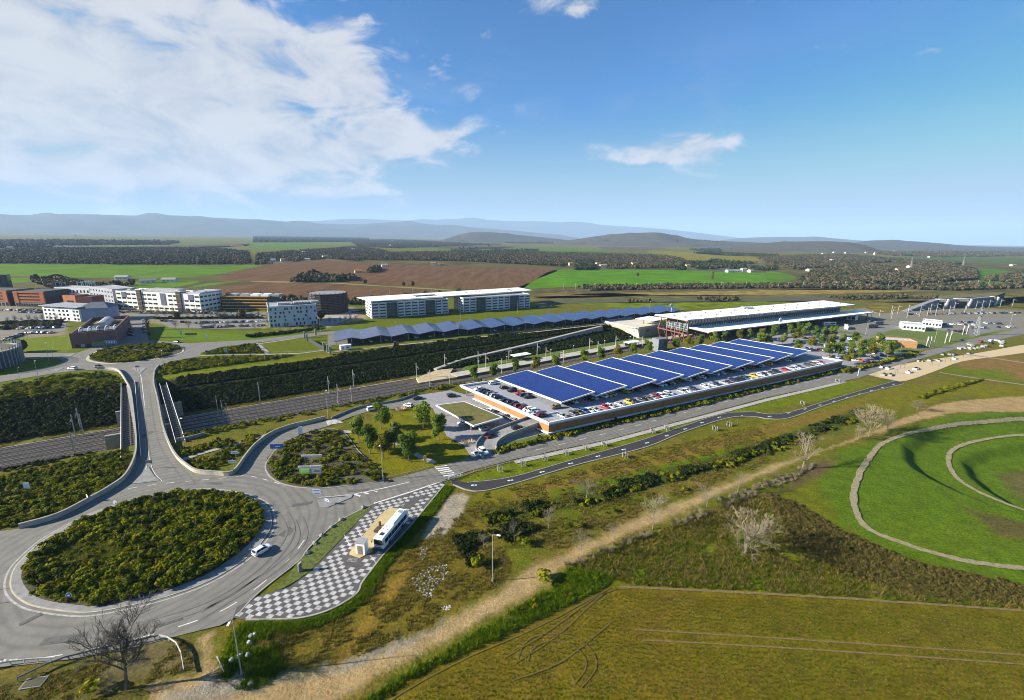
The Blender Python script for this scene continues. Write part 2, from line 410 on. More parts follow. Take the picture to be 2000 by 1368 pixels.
zone([(1880, 990), (1950, 1010), (2050, 1030), (2050, 1065), (1960, 1050)], (.075, .055, .03), 3, 5, keep=.8)
zone([(1955, 905), (2100, 880), (2100, 960), (1990, 945)], (.09, .075, .04), 3, 5, keep=.8)
zone([(1300, 1030), (1420, 985), (1540, 950), (1560, 910), (1640, 890), (1600, 930), (1500, 975), (1400, 1010)], (.085, .06, .038), 2, 4, keep=.8)
zone([(1840, 745), (2100, 760), (2100, 800), (1880, 770), (1800, 790), (1700, 800)], (.11, .105, .02), 4, 5)
zone([(1850, 700), (2100, 690), (2100, 745), (1990, 745), (1880, 722)], (.15, .10, .045), 6, 8)
zone([(1830, 720), (1960, 722), (1990, 745), (1900, 735)], (.075, .11, .014), 4, 5, keep=.8)
# waste ground round the foreground
zone([(800, 1060), (900, 960), (1000, 1090), (1000, 1130), (860, 1213), (712, 1283), (560, 1320), (440, 1290), (440, 1210), (600, 1210), (720, 1140)], (.10, .082, .022), 2, 4)
zone([(815, 1062), (850, 1075), (835, 1100), (800, 1110), (790, 1150), (740, 1210), (700, 1262), (740, 1275), (690, 1290), (655, 1292), (680, 1245), (725, 1195), (770, 1130), (790, 1095)], (.165, .112, .036), 1.5, 2.5, keep=.75)
zone([(-60, 1335), (100, 1310), (300, 1258), (370, 1240), (385, 1310), (300, 1330), (250, 1340), (270, 1400), (-60, 1400)], (.075, .068, .022), 1.5, 3)
zone([(260, 1260), (365, 1245), (385, 1310), (260, 1320), (180, 1320)], (.115, .095, .055), 2, 4, keep=.7)
up_ = [(2150, 765), (2000, 772), (1875, 781), (1825, 790), (1755, 817), (1687, 845), (1600, 879), (1500, 908), (1450, 930), (1312, 982), (1225, 1018), (1150, 1055), (1080, 1085), (1040, 1105), (1000, 1130), (962, 1163), (862, 1213), (800, 1243), (712, 1283), (640, 1303), (560, 1322), (500, 1330), (430, 1312), (420, 1270), (430, 1225), (400, 1228), (372, 1243), (385, 1310), (330, 1325), (260, 1335), (280, 1400), (640, 1400)]
lo_ = [(675, 1366), (775, 1310), (857, 1265), (925, 1228), (1000, 1183), (1040, 1160), (1090, 1122), (1105, 1108), (1200, 1058), (1320, 1006), (1420, 962), (1500, 927), (1560, 903), (1660, 868), (1690, 856), (1800, 822), (1875, 807), (2000, 805), (2150, 800)]
zone(up_ + lo_, (.26, .195, .112), 1.0, 2.2, con=.6, inset=.9)
zone([(x, y + 2) for x, y in up_[6:20]] + [(x, y - 3) for x, y in lo_[1:13]], (.28, .215, .125), 2.5, 3, keep=.5)
zone([(712, 1283), (800, 1243), (862, 1213), (850, 1225), (780, 1270), (700, 1300), (500, 1345), (400, 1368), (300, 1368), (420, 1320), (560, 1324)], (.215, .20, .17), 1.5, 3, keep=.8)
zone([(905, 962), (917, 972), (902, 1003), (862, 1050), (822, 1050), (850, 1010), (880, 968)], (.25, .225, .18), .8, 1.2)
# the sown field with its bare headland and wheel marks
fp = [(675, 1400), (800, 1318), (1000, 1240), (1100, 1190), (1195, 1146), (1240, 1149), (1500, 1160), (2000, 1194), (2500, 1225), (2500, 1700), (400, 1700)]
zone(fp, (.100, .080, .018), .8, 1.0)
fpw = PL(fp)
fm = (sdist(GX[nearm], GY[nearm], fpw)); fw = np.zeros(GX.shape); fw[nearm] = np.clip(fm / 2, 0, 1)
blend(fw * np.clip((vnoise(GX, GY, 22, 31, 4) - .3) * 1.6, 0, 1) * .6, (.068, .074, .012)); blend(fw * np.clip((med - .5) * 3, 0, 1) * .3, (.12, .075, .03))
WHL = []
for a in ([(1210, 1146), (1600, 1166), (2100, 1200)], [(1240, 1230), (1600, 1252), (2100, 1287)], [(1255, 1250), (1600, 1270), (2100, 1305)]):
    q = spline(PL(a), 4); band = [tuple(p) for p in offset(q, -.45)] + [tuple(p) for p in reversed(offset(q, .45))]
    WHL.append(q)
lum_ = gcol.mean(-1, keepdims=True); gcol = np.clip(lum_ + (gcol - lum_) * 1.28, .004, 1)
me = bpy.data.meshes.new('ground'); ns, ntt = GX.shape
me.vertices.add(ns * ntt); me.vertices.foreach_set('co', np.stack([GX, GY, GZ], -1).astype(np.float32).ravel())
ii = np.arange(ns * ntt).reshape(ns, ntt); q = np.stack([ii[:-1, :-1], ii[1:, :-1], ii[1:, 1:], ii[:-1, 1:]], -1).reshape(-1, 4)
me.loops.add(q.size); me.loops.foreach_set('vertex_index', q.ravel().astype(np.int32))
me.polygons.add(len(q)); me.polygons.foreach_set('loop_start', (np.arange(len(q)) * 4).astype(np.int32)); me.polygons.foreach_set('loop_total', np.full(len(q), 4, np.int32))
me.polygons.foreach_set('use_smooth', np.ones(len(q), bool)); me.update()
ca_ = me.color_attributes.new('earth', 'FLOAT_COLOR', 'POINT'); ca_.data.foreach_set('color', np.concatenate([gcol, gcon[..., None]], -1).astype(np.float32).ravel())
GM = bpy.data.materials.new('ground'); GM.use_nodes = True; t_ = GM.node_tree; n_ = t_.nodes; l_ = t_.links
b_ = n_['Principled BSDF']; b_.inputs['Roughness'].default_value = .95; b_.inputs['Specular IOR Level'].default_value = .08
at_ = n_.new('ShaderNodeAttribute'); at_.attribute_name = 'earth'; ge_ = n_.new('ShaderNodeNewGeometry')
def gn(scale, det, lo, hi, o0, o1):
    x = n_.new('ShaderNodeTexNoise'); x.inputs['Scale'].default_value = scale; x.inputs['Detail'].default_value = det; x.inputs['Roughness'].default_value = .7
    l_.new(ge_.outputs['Position'], x.inputs['Vector']); mr = n_.new('ShaderNodeMapRange'); l_.new(x.outputs[0], mr.inputs[0])
    for i, v in enumerate((lo, hi, o0, o1)): mr.inputs[i + 1].default_value = v
    return mr.outputs[0], x.outputs[0]
f1, r1 = gn(1.9, 7, .32, .68, .55, 1.5); f2, r2 = gn(.25, 6, .35, .65, .8, 1.2); f3, r3 = gn(.9, 5, .5, .72, 0, .45)
mm = n_.new('ShaderNodeMath'); mm.operation = 'MULTIPLY'; cx_ = n_.new('ShaderNodeMix'); l_.new(at_.outputs['Alpha'], cx_.inputs[0]); cx_.inputs[2].default_value = 1.0; l_.new(f1, cx_.inputs[3]); l_.new(cx_.outputs[0], mm.inputs[0]); l_.new(f2, mm.inputs[1])
vm = n_.new('ShaderNodeVectorMath'); vm.operation = 'SCALE'; l_.new(at_.outputs['Color'], vm.inputs[0]); l_.new(mm.outputs[0], vm.inputs['Scale'])
mxs = n_.new('ShaderNodeMix'); mxs.data_type = 'RGBA'; mxs.blend_type = 'MULTIPLY'; l_.new(f3, mxs.inputs[0]); l_.new(vm.outputs[0], mxs.inputs[6]); mxs.inputs[7].default_value = (1.5, 1.05, .8, 1)
l_.new(mxs.outputs[2], b_.inputs['Base Color'])
bp_ = n_.new('ShaderNodeBump'); bp_.inputs['Strength'].default_value = .9; bp_.inputs['Distance'].default_value = .25; l_.new(r1, bp_.inputs['Height']); l_.new(bp_.outputs[0], b_.inputs['Normal'])
me.materials.append(GM)
gobj = link('ground', me, kind='structure')

# ================================================================== FAR FIELDS
def field(px, col, name='field', var=.25, scale=.02, z=.05, col2=None, rows=None, smooth=True):
    poly = spline(PL(px, 0), 3, True) if smooth else PL(px, 0)
    M = mat(f'field_{len(MATS)}', col, .95, var, scale, spec=.05, col2=col2, bump=.5, bscale=.3, stretch=rows, sat=1.2)
    MB().sheet(poly, z).build(name, M, kind='structure')
GRN, GR2, BRN, TAN = (.075, .135, .012), (.06, .10, .014), (.105, .062, .034), (.17, .14, .05)
field([(-400, 600), (-400, 515), (0, 512), (500, 511), (1000, 505), (1560, 500), (2300, 520), (2300, 600), (1900, 590), (1550, 568), (1100, 575), (700, 588), (300, 574)], (.075, .068, .028), 'meadow', .4, .01, z=.03, smooth=False)
field([(-60, 516), (110, 517), (230, 517), (460, 519), (535, 514), (455, 530), (370, 542), (170, 543), (0, 539), (-60, 538)], GRN)
field([(-60, 543), (66, 544), (64, 550), (-60, 557)], GRN)
field([(170, 560), (280, 549), (392, 549), (340, 562), (300, 573), (220, 571)], GRN)
field([(345, 570), (380, 562), (470, 550), (420, 552), (392, 556)], GRN, z=.08)
field([(425, 548), (500, 522), (600, 508), (700, 512), (860, 520), (1080, 524), (1040, 548), (1008, 566), (870, 563), (640, 551), (520, 549)], BRN, rows=(R(30), (1, .12, 1)), scale=.08)
field([(372, 573), (440, 560), (520, 553), (640, 555), (800, 566), (870, 570), (700, 586), (500, 584), (420, 580)], BRN, rows=(R(30), (1, .12, 1)), scale=.08)
field([(505, 549.5), (640, 552), (760, 559), (900, 567), (900, 569), (760, 561), (640, 554), (505, 551.5)], (.2, .16, .08), z=.09)
field([(1010, 565), (1040, 550), (1083, 528), (1160, 527), (1300, 528), (1430, 531), (1545, 538), (1520, 552), (1400, 556), (1250, 557), (1100, 561)], (.07, .15, .01))
field([(1262, 491), (1350, 493), (1500, 500), (1565, 508), (1500, 520), (1420, 519), (1340, 508)], (.15, .13, .025), rows=(R(20), (1, .1, 1)), scale=.05)
for f in ([(490, 476), (650, 473), (690, 476), (600, 480), (500, 483)], [(490, 488), (560, 483), (640, 482), (600, 486), (500, 490)], [(765, 487), (860, 485), (1000, 483.5), (1190, 487), (1120, 492), (900, 490)], [(215, 482), (420, 473), (440, 475), (300, 480)], [(370, 483), (450, 481), (450, 485), (380, 488)], [(900, 472), (1000, 472), (1020, 475), (900, 476)], [(395, 489), (480, 487), (480, 492), (410, 493)]):
    field(f, (.075, .125, .02), z=.07)
for f in ([(300, 481), (470, 477), (480, 481), (330, 487)], [(785, 479), (990, 480), (980, 486), (800, 484)], [(1180, 482), (1300, 484), (1260, 490), (1180, 487)], [(1380, 481), (1500, 484), (1560, 492), (1420, 491)]):
    field(f, (.09, .065, .045), z=.07)
field([(1872, 529), (1900, 525), (1960, 528), (2000, 540), (2060, 550), (2060, 560), (1960, 556), (1905, 550)], (.06, .115, .014))
field([(1500, 530), (1540, 536), (1556, 546), (1500, 548)], (.07, .13, .012), z=.07)
field([(1740, 502), (2050, 506), (2050, 513), (1850, 512)], (.06, .085, .025), z=.06)
# the railway embankment country beyond the station, in long bands
for f, c in (([(1030, 566), (1300, 560), (1560, 556), (1900, 560), (1900, 566), (1500, 567), (1150, 572)], (.085, .070, .036)), ([(1140, 574), (1500, 567), (1700, 562), (1900, 563), (1800, 569), (1500, 577), (1200, 578)], (.19, .145, .055)),
             ([(1040, 580), (1300, 577), (1560, 576), (1880, 572), (2050, 570), (2050, 590), (1800, 592), (1500, 590), (1100, 592)], (.095, .085, .032)), ([(1040, 580), (1090, 571), (1250, 575), (1250, 578), (1100, 583)], (.13, .10, .045)),
             ([(1130, 592), (1300, 588), (1480, 590), (1600, 588), (1500, 600), (1300, 604), (1200, 601)], (.10, .125, .012)), ([(1690, 596), (1780, 588), (1850, 590), (1770, 606), (1720, 612)], (.12, .10, .03)), ([(1900, 590), (2080, 575), (2080, 600), (1960, 604)], (.095, .085, .022))):
    field(f, c, 'meadow', .45, .06, z=.10)

# ================================================================== ROADS
ASPH = mat('asphalt', (.185, .172, .148), .85, scale=.22, col2=(.145, .137, .122), bump=.15, bscale=8, detail=9)
def wear(M, c):
    t = M.node_tree; n = t.nodes; l = t.links; b = n['Principled BSDF']; src = b.inputs['Base Color'].links[0].from_socket
    g = n.new('ShaderNodeNewGeometry'); d = n.new('ShaderNodeVectorMath'); d.operation = 'DISTANCE'; l.new(g.outputs['Position'], d.inputs[0]); d.inputs[1].default_value = (c.x, c.y, 0)
    nz = n.new('ShaderNodeTexNoise'); nz.inputs['Scale'].default_value = .09; nz.inputs['Detail'].default_value = 3; l.new(g.outputs['Position'], nz.inputs['Vector'])
    ad = n.new('ShaderNodeMath'); ad.operation = 'MULTIPLY_ADD'; l.new(nz.outputs[0], ad.inputs[0]); ad.inputs[1].default_value = 3.0; l.new(d.outputs['Value'], ad.inputs[2])
    w = n.new('ShaderNodeMath'); w.operation = 'SINE'; m2 = n.new('ShaderNodeMath'); m2.operation = 'MULTIPLY'; l.new(ad.outputs[0], m2.inputs[0]); m2.inputs[1].default_value = 2.9; l.new(m2.outputs[0], w.inputs[0])
    mr = n.new('ShaderNodeMapRange'); l.new(w.outputs[0], mr.inputs[0]); mr.inputs[1].default_value = -.2; mr.inputs[2].default_value = 1; mr.inputs[3].default_value = 1.04; mr.inputs[4].default_value = .86
    nf = n.new('ShaderNodeTexNoise'); nf.inputs['Scale'].default_value = .5; nf.inputs['Detail'].default_value = 8; nf.inputs['Roughness'].default_value = .75; l.new(g.outputs['Position'], nf.inputs['Vector'])
    m3 = n.new('ShaderNodeMapRange'); l.new(nf.outputs[0], m3.inputs[0]); m3.inputs[1].default_value = .3; m3.inputs[2].default_value = .7; m3.inputs[3].default_value = .86; m3.inputs[4].default_value = 1.14
    mm = n.new('ShaderNodeMath'); mm.operation = 'MULTIPLY'; l.new(mr.outputs[0], mm.inputs[0]); l.new(m3.outputs[0], mm.inputs[1])
    v = n.new('ShaderNodeVectorMath'); v.operation = 'SCALE'; l.new(src, v.inputs[0]); l.new(mm.outputs[0], v.inputs['Scale']); l.new(v.outputs[0], b.inputs['Base Color'])
wear(ASPH, P(285, 1075))
ASPD = mat('asphalt_dark', (.036, .033, .034), .85, .2, 1.0, bump=.15, bscale=8)
CONC = mat('concrete', (.30, .28, .245), .85, .15, .5)
CONCD = mat('concrete_grey', (.22, .215, .21), .85, .2, .6)
PAVE = mat('forecourt_paving', (.25, .24, .25), .8, .12, .4)
WLINE = mat('white_road_paint', (.62, .61, .57), .7, .25, 2.0)
SAND = mat('sand_paving', (.44, .34, .17), .9, .12, .6)
WHITE = mat('white_paint', (.80, .80, .79), .45, .04, .3)
STEEL = mat('galvanised_steel', (.36, .36, .36), .5, .15, 1.0, metal=.3)
DARKM = mat('dark_metal', (.04, .042, .045), .5)
def sheet(name, px, m, z, sm=0, z0=0.0, holes=()):
    pts = PL(px, z0); pts = spline(pts, sm, True) if sm else pts
    return MB().sheet(pts, z).build(name, m, kind='structure')
near_px = [(-400, 1420), (-60, 1318), (0, 1304), (120, 1291), (250, 1268), (365, 1238), (430, 1222), (462, 1205), (500, 1160), (585, 1092), (625, 1045), (660, 1018), (727, 986), (800, 964), (862, 942), (880, 905), (837, 917), (795, 928), (749, 938), (690, 948), (640, 954), (606, 955), (570, 951), (543, 943), (524, 929), (517, 912), (520, 896), (506, 882), (481, 895), (455, 926), (420, 927), (384, 923), (360, 905), (325, 862), (266, 866), (264, 897), (247, 932), (220, 954), (175, 980), (112, 1012), (38, 1033), (0, 1038), (-300, 1075)]
sheet('road', near_px, ASPH, .030)
sheet('road', [(837, 917), (880, 905), (920, 893), (987, 877), (1150, 842), (1500, 755), (1645, 722), (1700, 713), (1800, 688), (1900, 662), (2000, 640), (2200, 590), (2200, 602), (2000, 653), (1870, 681), (1735, 719), (1680, 738), (1500, 776), (1192, 858), (1005, 897), (922, 919), (880, 932), (862, 942)], ASPH, .036)
sheet('road', [(232, 727), (247, 748), (256, 768), (262, 811), (268, 864), (264, 897), (285, 905), (345, 900), (330, 868), (318, 833), (308, 782), (301, 752), (302, 735), (312, 718), (290, 716)], ASPH, .042)
sheet('road', [(-60, 752), (0, 747), (60, 737), (110, 729), (150, 724), (200, 723), (232, 728), (280, 736), (302, 740), (305, 725), (315, 714), (335, 706), (370, 700), (392, 696), (392, 690), (432, 678), (500, 670), (590, 660), (690, 648), (690, 644), (600, 652), (500, 664), (420, 668), (370, 671), (330, 668), (290, 665), (286, 640), (284, 617), (255, 606), (238, 606), (224, 640), (218, 668), (190, 676), (150, 690), (28, 690), (-60, 694), (-60, 700), (28, 697), (112, 700), (124, 706), (110, 714), (0, 735), (-60, 742)], ASPH, .048)
sheet('road', [(517, 912), (522, 895), (545, 870), (590, 848), (640, 833), (690, 813), (717, 805), (773, 799), (808, 794), (851, 796), (880, 764), (808, 773), (773, 785), (704, 797), (648, 819), (600, 829), (566, 837), (530, 851), (500, 873), (481, 895), (495, 905)], ASPH, .054)
sheet('forecourt', [(800, 775), (880, 763), (905, 770), (1076, 852), (1000, 868), (985, 878), (960, 884), (940, 893), (920, 893), (905, 870), (872, 852), (860, 830), (845, 798)], PAVE, .060)
sheet('road', [(1620, 648), (1660, 640), (1720, 634), (1800, 628), (1900, 624), (2050, 618), (2050, 626), (1900, 632), (1800, 642), (1730, 650), (1700, 656), (1720, 664), (1760, 672), (1740, 676), (1690, 668), (1680, 658)], ASPH, .05)
sheet('car_park', [(1380, 690), (1500, 640), (1600, 648), (1700, 664), (1800, 690), (1660, 728), (1640, 712)], PAVE, .022)
sheet('car_park', [(1800, 634), (1880, 628), (1985, 636), (1900, 658), (1860, 652), (1830, 646)], ASPH, .026)
sheet('car_park', [(0, 612), (60, 606), (130, 612), (128, 646), (60, 652), (-40, 656), (-40, 616)], ASPH, .024)
sheet('car_park', [(312, 630), (360, 624), (515, 622), (520, 640), (440, 643), (370, 642), (330, 640)], ASPH, .024)
sheet('car_park', [(226, 612), (420, 610), (512, 611), (512, 617), (380, 620), (226, 619)], ASPH, .023)
sheet('plaza_paving', [(640, 640), (700, 615), (690, 605), (640, 610), (622, 634)], CONC, .024)
cyc_up = [(877, 936), (912, 943), (1000, 932), (1120, 898), (1250, 861), (1325, 836), (1412, 809), (1470, 805), (1500, 809), (1540, 806), (1600, 788), (1675, 765), (1750, 744)]
cyc_lo = [(1765, 750), (1675, 772), (1600, 796), (1540, 817), (1500, 818), (1470, 814), (1420, 817), (1330, 846), (1260, 874), (1120, 910), (1000, 946), (930, 960), (885, 947)]
sheet('cycle_path', cyc_up + cyc_lo, ASPD, .032)
MB().ribbon(spline(PL(cyc_lo[::-1]), 5), .35, -.1, .2).build('path_kerb', CONC, kind='structure')
MB().ribbon(spline(PL(cyc_up[1:]), 5), .22, -.1, .2).build('path_kerb', CONC, kind='structure')
# gravel footway with the post-and-rail beside the main road
MB().ribbon(PL([(1005, 903), (1192, 863), (1500, 781), (1650, 746)]), 2.2, .034).build('footway', mat('footway_gravel', (.33, .31, .28), .9, .2, 1.5), kind='structure')
for px in ([(850, 905), (820, 892), (800, 878), (760, 860), (700, 846), (668, 843)],): MB().ribbon(spline(PL(px), 5), 2.0, .03).build('footpath', CONC, kind='structure')
for px, wd in (([(352, 900), (400, 884), (470, 865), (560, 838), (636, 818)], 1.8), ([(500, 693), (540, 692), (590, 690), (636, 684)], 2.0), ([(500, 671), (512, 680), (524, 691)], 2.5), ([(505, 672), (560, 664), (610, 656)], 2), ([(390, 695), (450, 693), (500, 692)], 1.6), ([(0, 692), (60, 700), (115, 698)], 1.4)):
    MB().ribbon(spline(PL(px), 5), wd, .028).build('footpath', CONC, kind='structure')
GRAV = mat('pale_gravel', (.29, .24, .15), .95, scale=1.2, col2=(.15, .14, .06), thr=(.42, .68), bump=.6, bscale=6)
def terr_ribbon(name, px, w, m, dz=.05, h=0.0, sm=6):
    q = spline([ground(a, b) for a, b in px], sm)
    q = [a_ for a_, h_ in along(q, 1.1)]; rg_ = random.Random(len(q))
    l, r_ = offset(q, -w / 2), offset(q, w / 2); b = MB()
    l = [v.lerp(u, rg_.uniform(0, .22)) for v, u in zip(l, r_)]; r_ = [v.lerp(u, rg_.uniform(0, .22)) for v, u in zip(r_, l)]
    def g(v): return (v.x, v.y, hz(v.x, v.y) + dz)
    for i in range(len(q) - 1):
        a1, a2, c1, c2 = g(l[i]), g(l[i + 1]), g(r_[i + 1]), g(r_[i])
        b.face(c2, c1, a2, a1)
    return b.build(name, m, kind='structure')
terr_ribbon('gravel_path', [(2060, 815), (1950, 822), (1860, 830), (1780, 846), (1725, 866), (1694, 900), (1673, 940), (1668, 985), (1692, 1030), (1760, 1060), (1830, 1082), (1900, 1098), (2000, 1111), (2120, 1120)], 2.0, GRAV, .08)
terr_ribbon('gravel_path', [(2050, 846), (1960, 853), (1890, 866), (1858, 882), (1853, 905), (1868, 932), (1900, 955), (1950, 978), (2010, 1000), (2100, 1020)], 1.7, GRAV, .10)
for px, w in (([(1835, 728), (1900, 738), (2000, 752), (2120, 768)], 2.6), ([(1880, 692), (1940, 700), (2020, 712), (2120, 725)], 4.0)):
    terr_ribbon('gravel_path', px, w, GRAV, .06)
sheet('sandy_yard', [(1690, 728), (1760, 712), (1840, 700), (1920, 688), (2010, 672), (2060, 668), (2060, 680), (1960, 695), (1880, 706), (1830, 724), (1770, 744), (1740, 742)], mat('pale_sand', (.50, .36, .17), .95, .2, .2, col2=(.42, .35, .26)), .030, 3)
# islands: kerb ring, paved apron, planted earth
SOIL = mat('planted_earth', (.055, .05, .025), .95, .4, 1.0)
isl_px = [(19.5, 1150), (40, 1174), (75, 1188), (150, 1198), (200, 1195), (250, 1185), (300, 1174), (350, 1159), (400, 1140), (450, 1113), (495, 1079), (528, 1035), (530, 1010), (522, 990), (500, 976), (470, 966), (412, 958), (362, 960), (300, 970), (250, 981), (175, 1007), (125, 1032), (82, 1057), (50, 1085), (25, 1115)]
ISL = spline(PL(isl_px), 4, True)
isl_in = spline(PL([(45, 1118), (43, 1135), (60, 1160), (90, 1174), (150, 1183), (200, 1186), (235, 1178), (300, 1162), (345, 1148), (400, 1125), (440, 1100), (480, 1070), (508, 1035), (514, 1010), (505, 988), (480, 974), (440, 966), (400, 962), (362, 964), (300, 974), (252, 984), (185, 1010), (135, 1035), (95, 1060), (65, 1088)]), 4, True)
def shrink(poly, d):
    c = sum((Vector((p[0], p[1], 0)) for p in poly), Vector()) / len(poly)
    return [p + (c - p).normalized() * d for p in (Vector((q[0], q[1], 0)) for q in poly)]
MB().prism(shrink(ISL, -.9), -.2, .045).build('road_marking', mat('worn_grey_paint', (.34, .33, .31), .8, .3, 1), kind='structure')
MB().prism(shrink(ISL, -.55), -.2, .05).build('road', ASPH, kind='structure')
MB().prism(ISL, -.2, .15).build('kerb', mat('cream_kerb', (.42, .38, .27), .8, .2, 1), kind='structure')
MB().prism(shrink(ISL, .25), -.2, .17).build('island_apron', CONCD, kind='structure')
MB().prism(isl_in, -.2, .30).build('island_bed', SOIL, kind='structure')
far_px = [(168, 703), (181, 690), (200, 684), (250, 676), (322, 672.5), (352, 676), (360, 683), (354, 690), (320, 699), (282, 706), (225, 711), (195, 710)]
ISF = spline(PL(far_px), 5, True)
MB().prism(ISF, -.2, .16).build('kerb', MATS['cream_kerb'], kind='structure')
MB().prism(shrink(ISF, 1.4), -.2, .3).build('island_bed', SOIL, kind='structure')
SHR = spline(PL([(517, 912), (524, 929), (543, 943), (570, 951), (606, 955), (640, 954), (690, 948), (749, 938), (735, 915), (700, 880), (672, 845), (640, 838), (590, 851), (545, 873), (525, 895)]), 4, True)
MB().prism(SHR, -.2, .14).build('kerb', CONC, kind='structure')
MB().prism(shrink(SHR, .35), -.2, .16).build('island_bed', mat('mulched_earth', (.085, .072, .04), .95, .4, .8, col2=(.07, .075, .05)), kind='structure')
for px in ([(258, 946), (290, 912), (301, 930), (313, 940)], [(620, 978), (655, 972), (690, 966), (686, 973), (640, 992), (625, 991)], [(257, 719), (286, 719), (274, 731)], [(150, 690), (110, 699), (135, 698)], [(105, 722), (125, 720), (112, 725)]):
    MB().prism(PL(px), -.1, .16).build('traffic_island', CONCD, kind='structure')
# painted lines
def lines(px, w=.18, dash=None, z=.062, sm=4, lift=0.0):
    q = spline(PL(px, 0), sm); b = MB()
    if not dash: b.ribbon(q, w, z)
    else:
        a = along(q, .5); n1, n2 = int(dash[0] / .5), int(dash[1] / .5); i = 0
        while i + n1 < len(a): b.ribbon([a[k][0] for k in range(i, i + n1 + 1)], w, z); i += n1 + n2
    return b.build('road_marking', WLINE, kind='structure')
lines([(0, 1290), (60, 1289), (140, 1276), (260, 1250), (370, 1218), (440, 1190), (500, 1150), (560, 1098), (590, 1062), (610, 1030)], .22, (3.0, 3.5))
lines([(250, 955), (320, 945), (420, 936), (480, 930), (520, 938), (560, 950)], .2, (2.0, 2.5))
lines([(293, 905), (289, 870), (283, 800), (277, 745), (274, 732)], .2)
lines([(295, 908), (302, 925), (316, 940)], .16); lines([(288, 908), (280, 925), (262, 945)], .16)
lines([(730, 984), (800, 962), (862, 941)], .45)
lines([(690, 966), (740, 956), (800, 942)], .3); lines([(622, 972), (650, 970), (688, 966)], .16)
for k, (a, b) in enumerate((((692, 966), (704, 970)), ((708, 962), (720, 965)), ((727, 959), (737, 961)))): lines([a, b], .55, sm=1)
for k in range(3):
    lines([(5 + k * 13, 1289 - k * .6), (0 + k * 13, 1293)], .6, sm=1)
def crossing(px, n, w, z=.068):
    a, b, c, d = PL(px)
    for k in range(n):
        f0, f1 = (k + .1) / n, (k + .62) / n
        MB().face(*[(v.x, v.y, z) for v in (a.lerp(d, f0), b.lerp(c, f0), b.lerp(c, f1), a.lerp(d, f1))][::-1]).build('road_marking', WLINE, kind='structure')
crossing([(848, 912), (872, 909), (893, 929), (868, 933)], 6, .5)
crossing([(636, 822), (655, 820), (672, 826), (640, 831)], 5, .5)
lines([(540, 893), (1000, 893)], .1) if False else None
lines([(1000, 890), (1200, 843), (1500, 764), (1700, 722)], .18, (3, 6), z=.064)
b = MB()
for k, (q, hd) in enumerate(along(spline(PL([(905, 950), (1000, 938), (1120, 904), (1255, 868), (1330, 841), (1416, 813), (1500, 814), (1600, 792), (1755, 748)]), 6), 11.0, 3.0)):
    c, s_ = math.cos(hd), math.sin(hd)
    f = MB()
    for x0, x1, y0, y1 in ((-.8, .0, -.3, .3), (.25, .9, -.35, .15)):
        f.face(*[(q.x + x * c - y * s_, q.y + x * s_ + y * c, .05) for x, y in ((x0, y0), (x1, y0), (x1, y1), (x0, y1))])
    f.build('bicycle_mark', mat('pale_cyan_paint', (.50, .68, .70), .7, .15, 2), kind='structure')

# wheel marks pressed into the sown field, and the rut of the headland
WHM = mat('wheel_mark_earth', (.19, .125, .06), .95, scale=1.6, col2=(.105, .085, .022), thr=(.4, .62))
WHM2 = mat('faint_wheel_mark', (.118, .090, .027), .95, scale=.8, col2=(.098, .082, .018), thr=(.42, .62))
def drape(q, w, m, dz=.03):
    q = [a for a, h in along(q, 1.2)]; l, r_ = offset(q, -w / 2), offset(q, w / 2); b = MB()
    for i in range(len(q) - 1): b.face(*[(v.x, v.y, hz(v.x, v.y) + dz) for v in (r_[i], r_[i + 1], l[i + 1], l[i])])
    return b.build('wheel_track', m, kind='structure')
drape(WHL[0], .6, WHM); drape(WHL[1], .30, WHM); drape(WHL[2], .30, WHM)
for px in ([(1000, 1300), (1090, 1240), (1180, 1160), (1230, 1150)], [(985, 1285), (1060, 1240), (1160, 1170), (1215, 1148)], [(1010, 1290), (1030, 1250), (1080, 1238), (1140, 1255), (1165, 1300), (1130, 1350)], [(1030, 1292), (1045, 1262), (1085, 1252), (1125, 1265), (1145, 1300), (1115, 1345)], [(1000, 1330), (1100, 1290), (1200, 1210)], [(760, 1368), (900, 1290), (1050, 1225), (1190, 1150)]):
    drape(spline(PL(px), 6), .16, WHM2)

# repairs, drains and tyre marks on the carriageway
PATM = mat('asphalt_repair', (.10, .096, .09), .85, .25, 1.2, bump=.15, bscale=8); SKID = mat('tyre_mark', (.146, .138, .123), .8, scale=.5, col2=(.163, .153, .135), thr=(.42, .6))
rg = random.Random(12)
for px, w, h_, a in (((120, 1250), 6, 1.6, 10), ((330, 1215), 4, 1.2, 28), ((560, 1040), 3.5, 2.2, 70), ((590, 985), 5, 1.3, 20), ((180, 1050), 5, 1.5, 25), ((420, 945), 4, 1.2, -5), ((285, 850), 2.2, 6, 5), ((700, 958), 6, 1.1, 12), ((1050, 875), 9, 1.5, 29), ((1300, 815), 12, 1.4, 29), ((60, 1210), 3, 1, 60), ((540, 890), 1.5, 5, -30)):
    q = P(*px); c, s_ = math.cos(R(a)), math.sin(R(a)); MB().face(*[(q.x + x * c - y * s_, q.y + x * s_ + y * c, .0715) for x, y in ((-w / 2, -h_ / 2), (w / 2 * rg.uniform(.9, 1.1), -h_ / 2), (w / 2, h_ / 2), (-w / 2, h_ / 2 * rg.uniform(.8, 1.1)))]).build('road_patch', PATM, kind='structure')
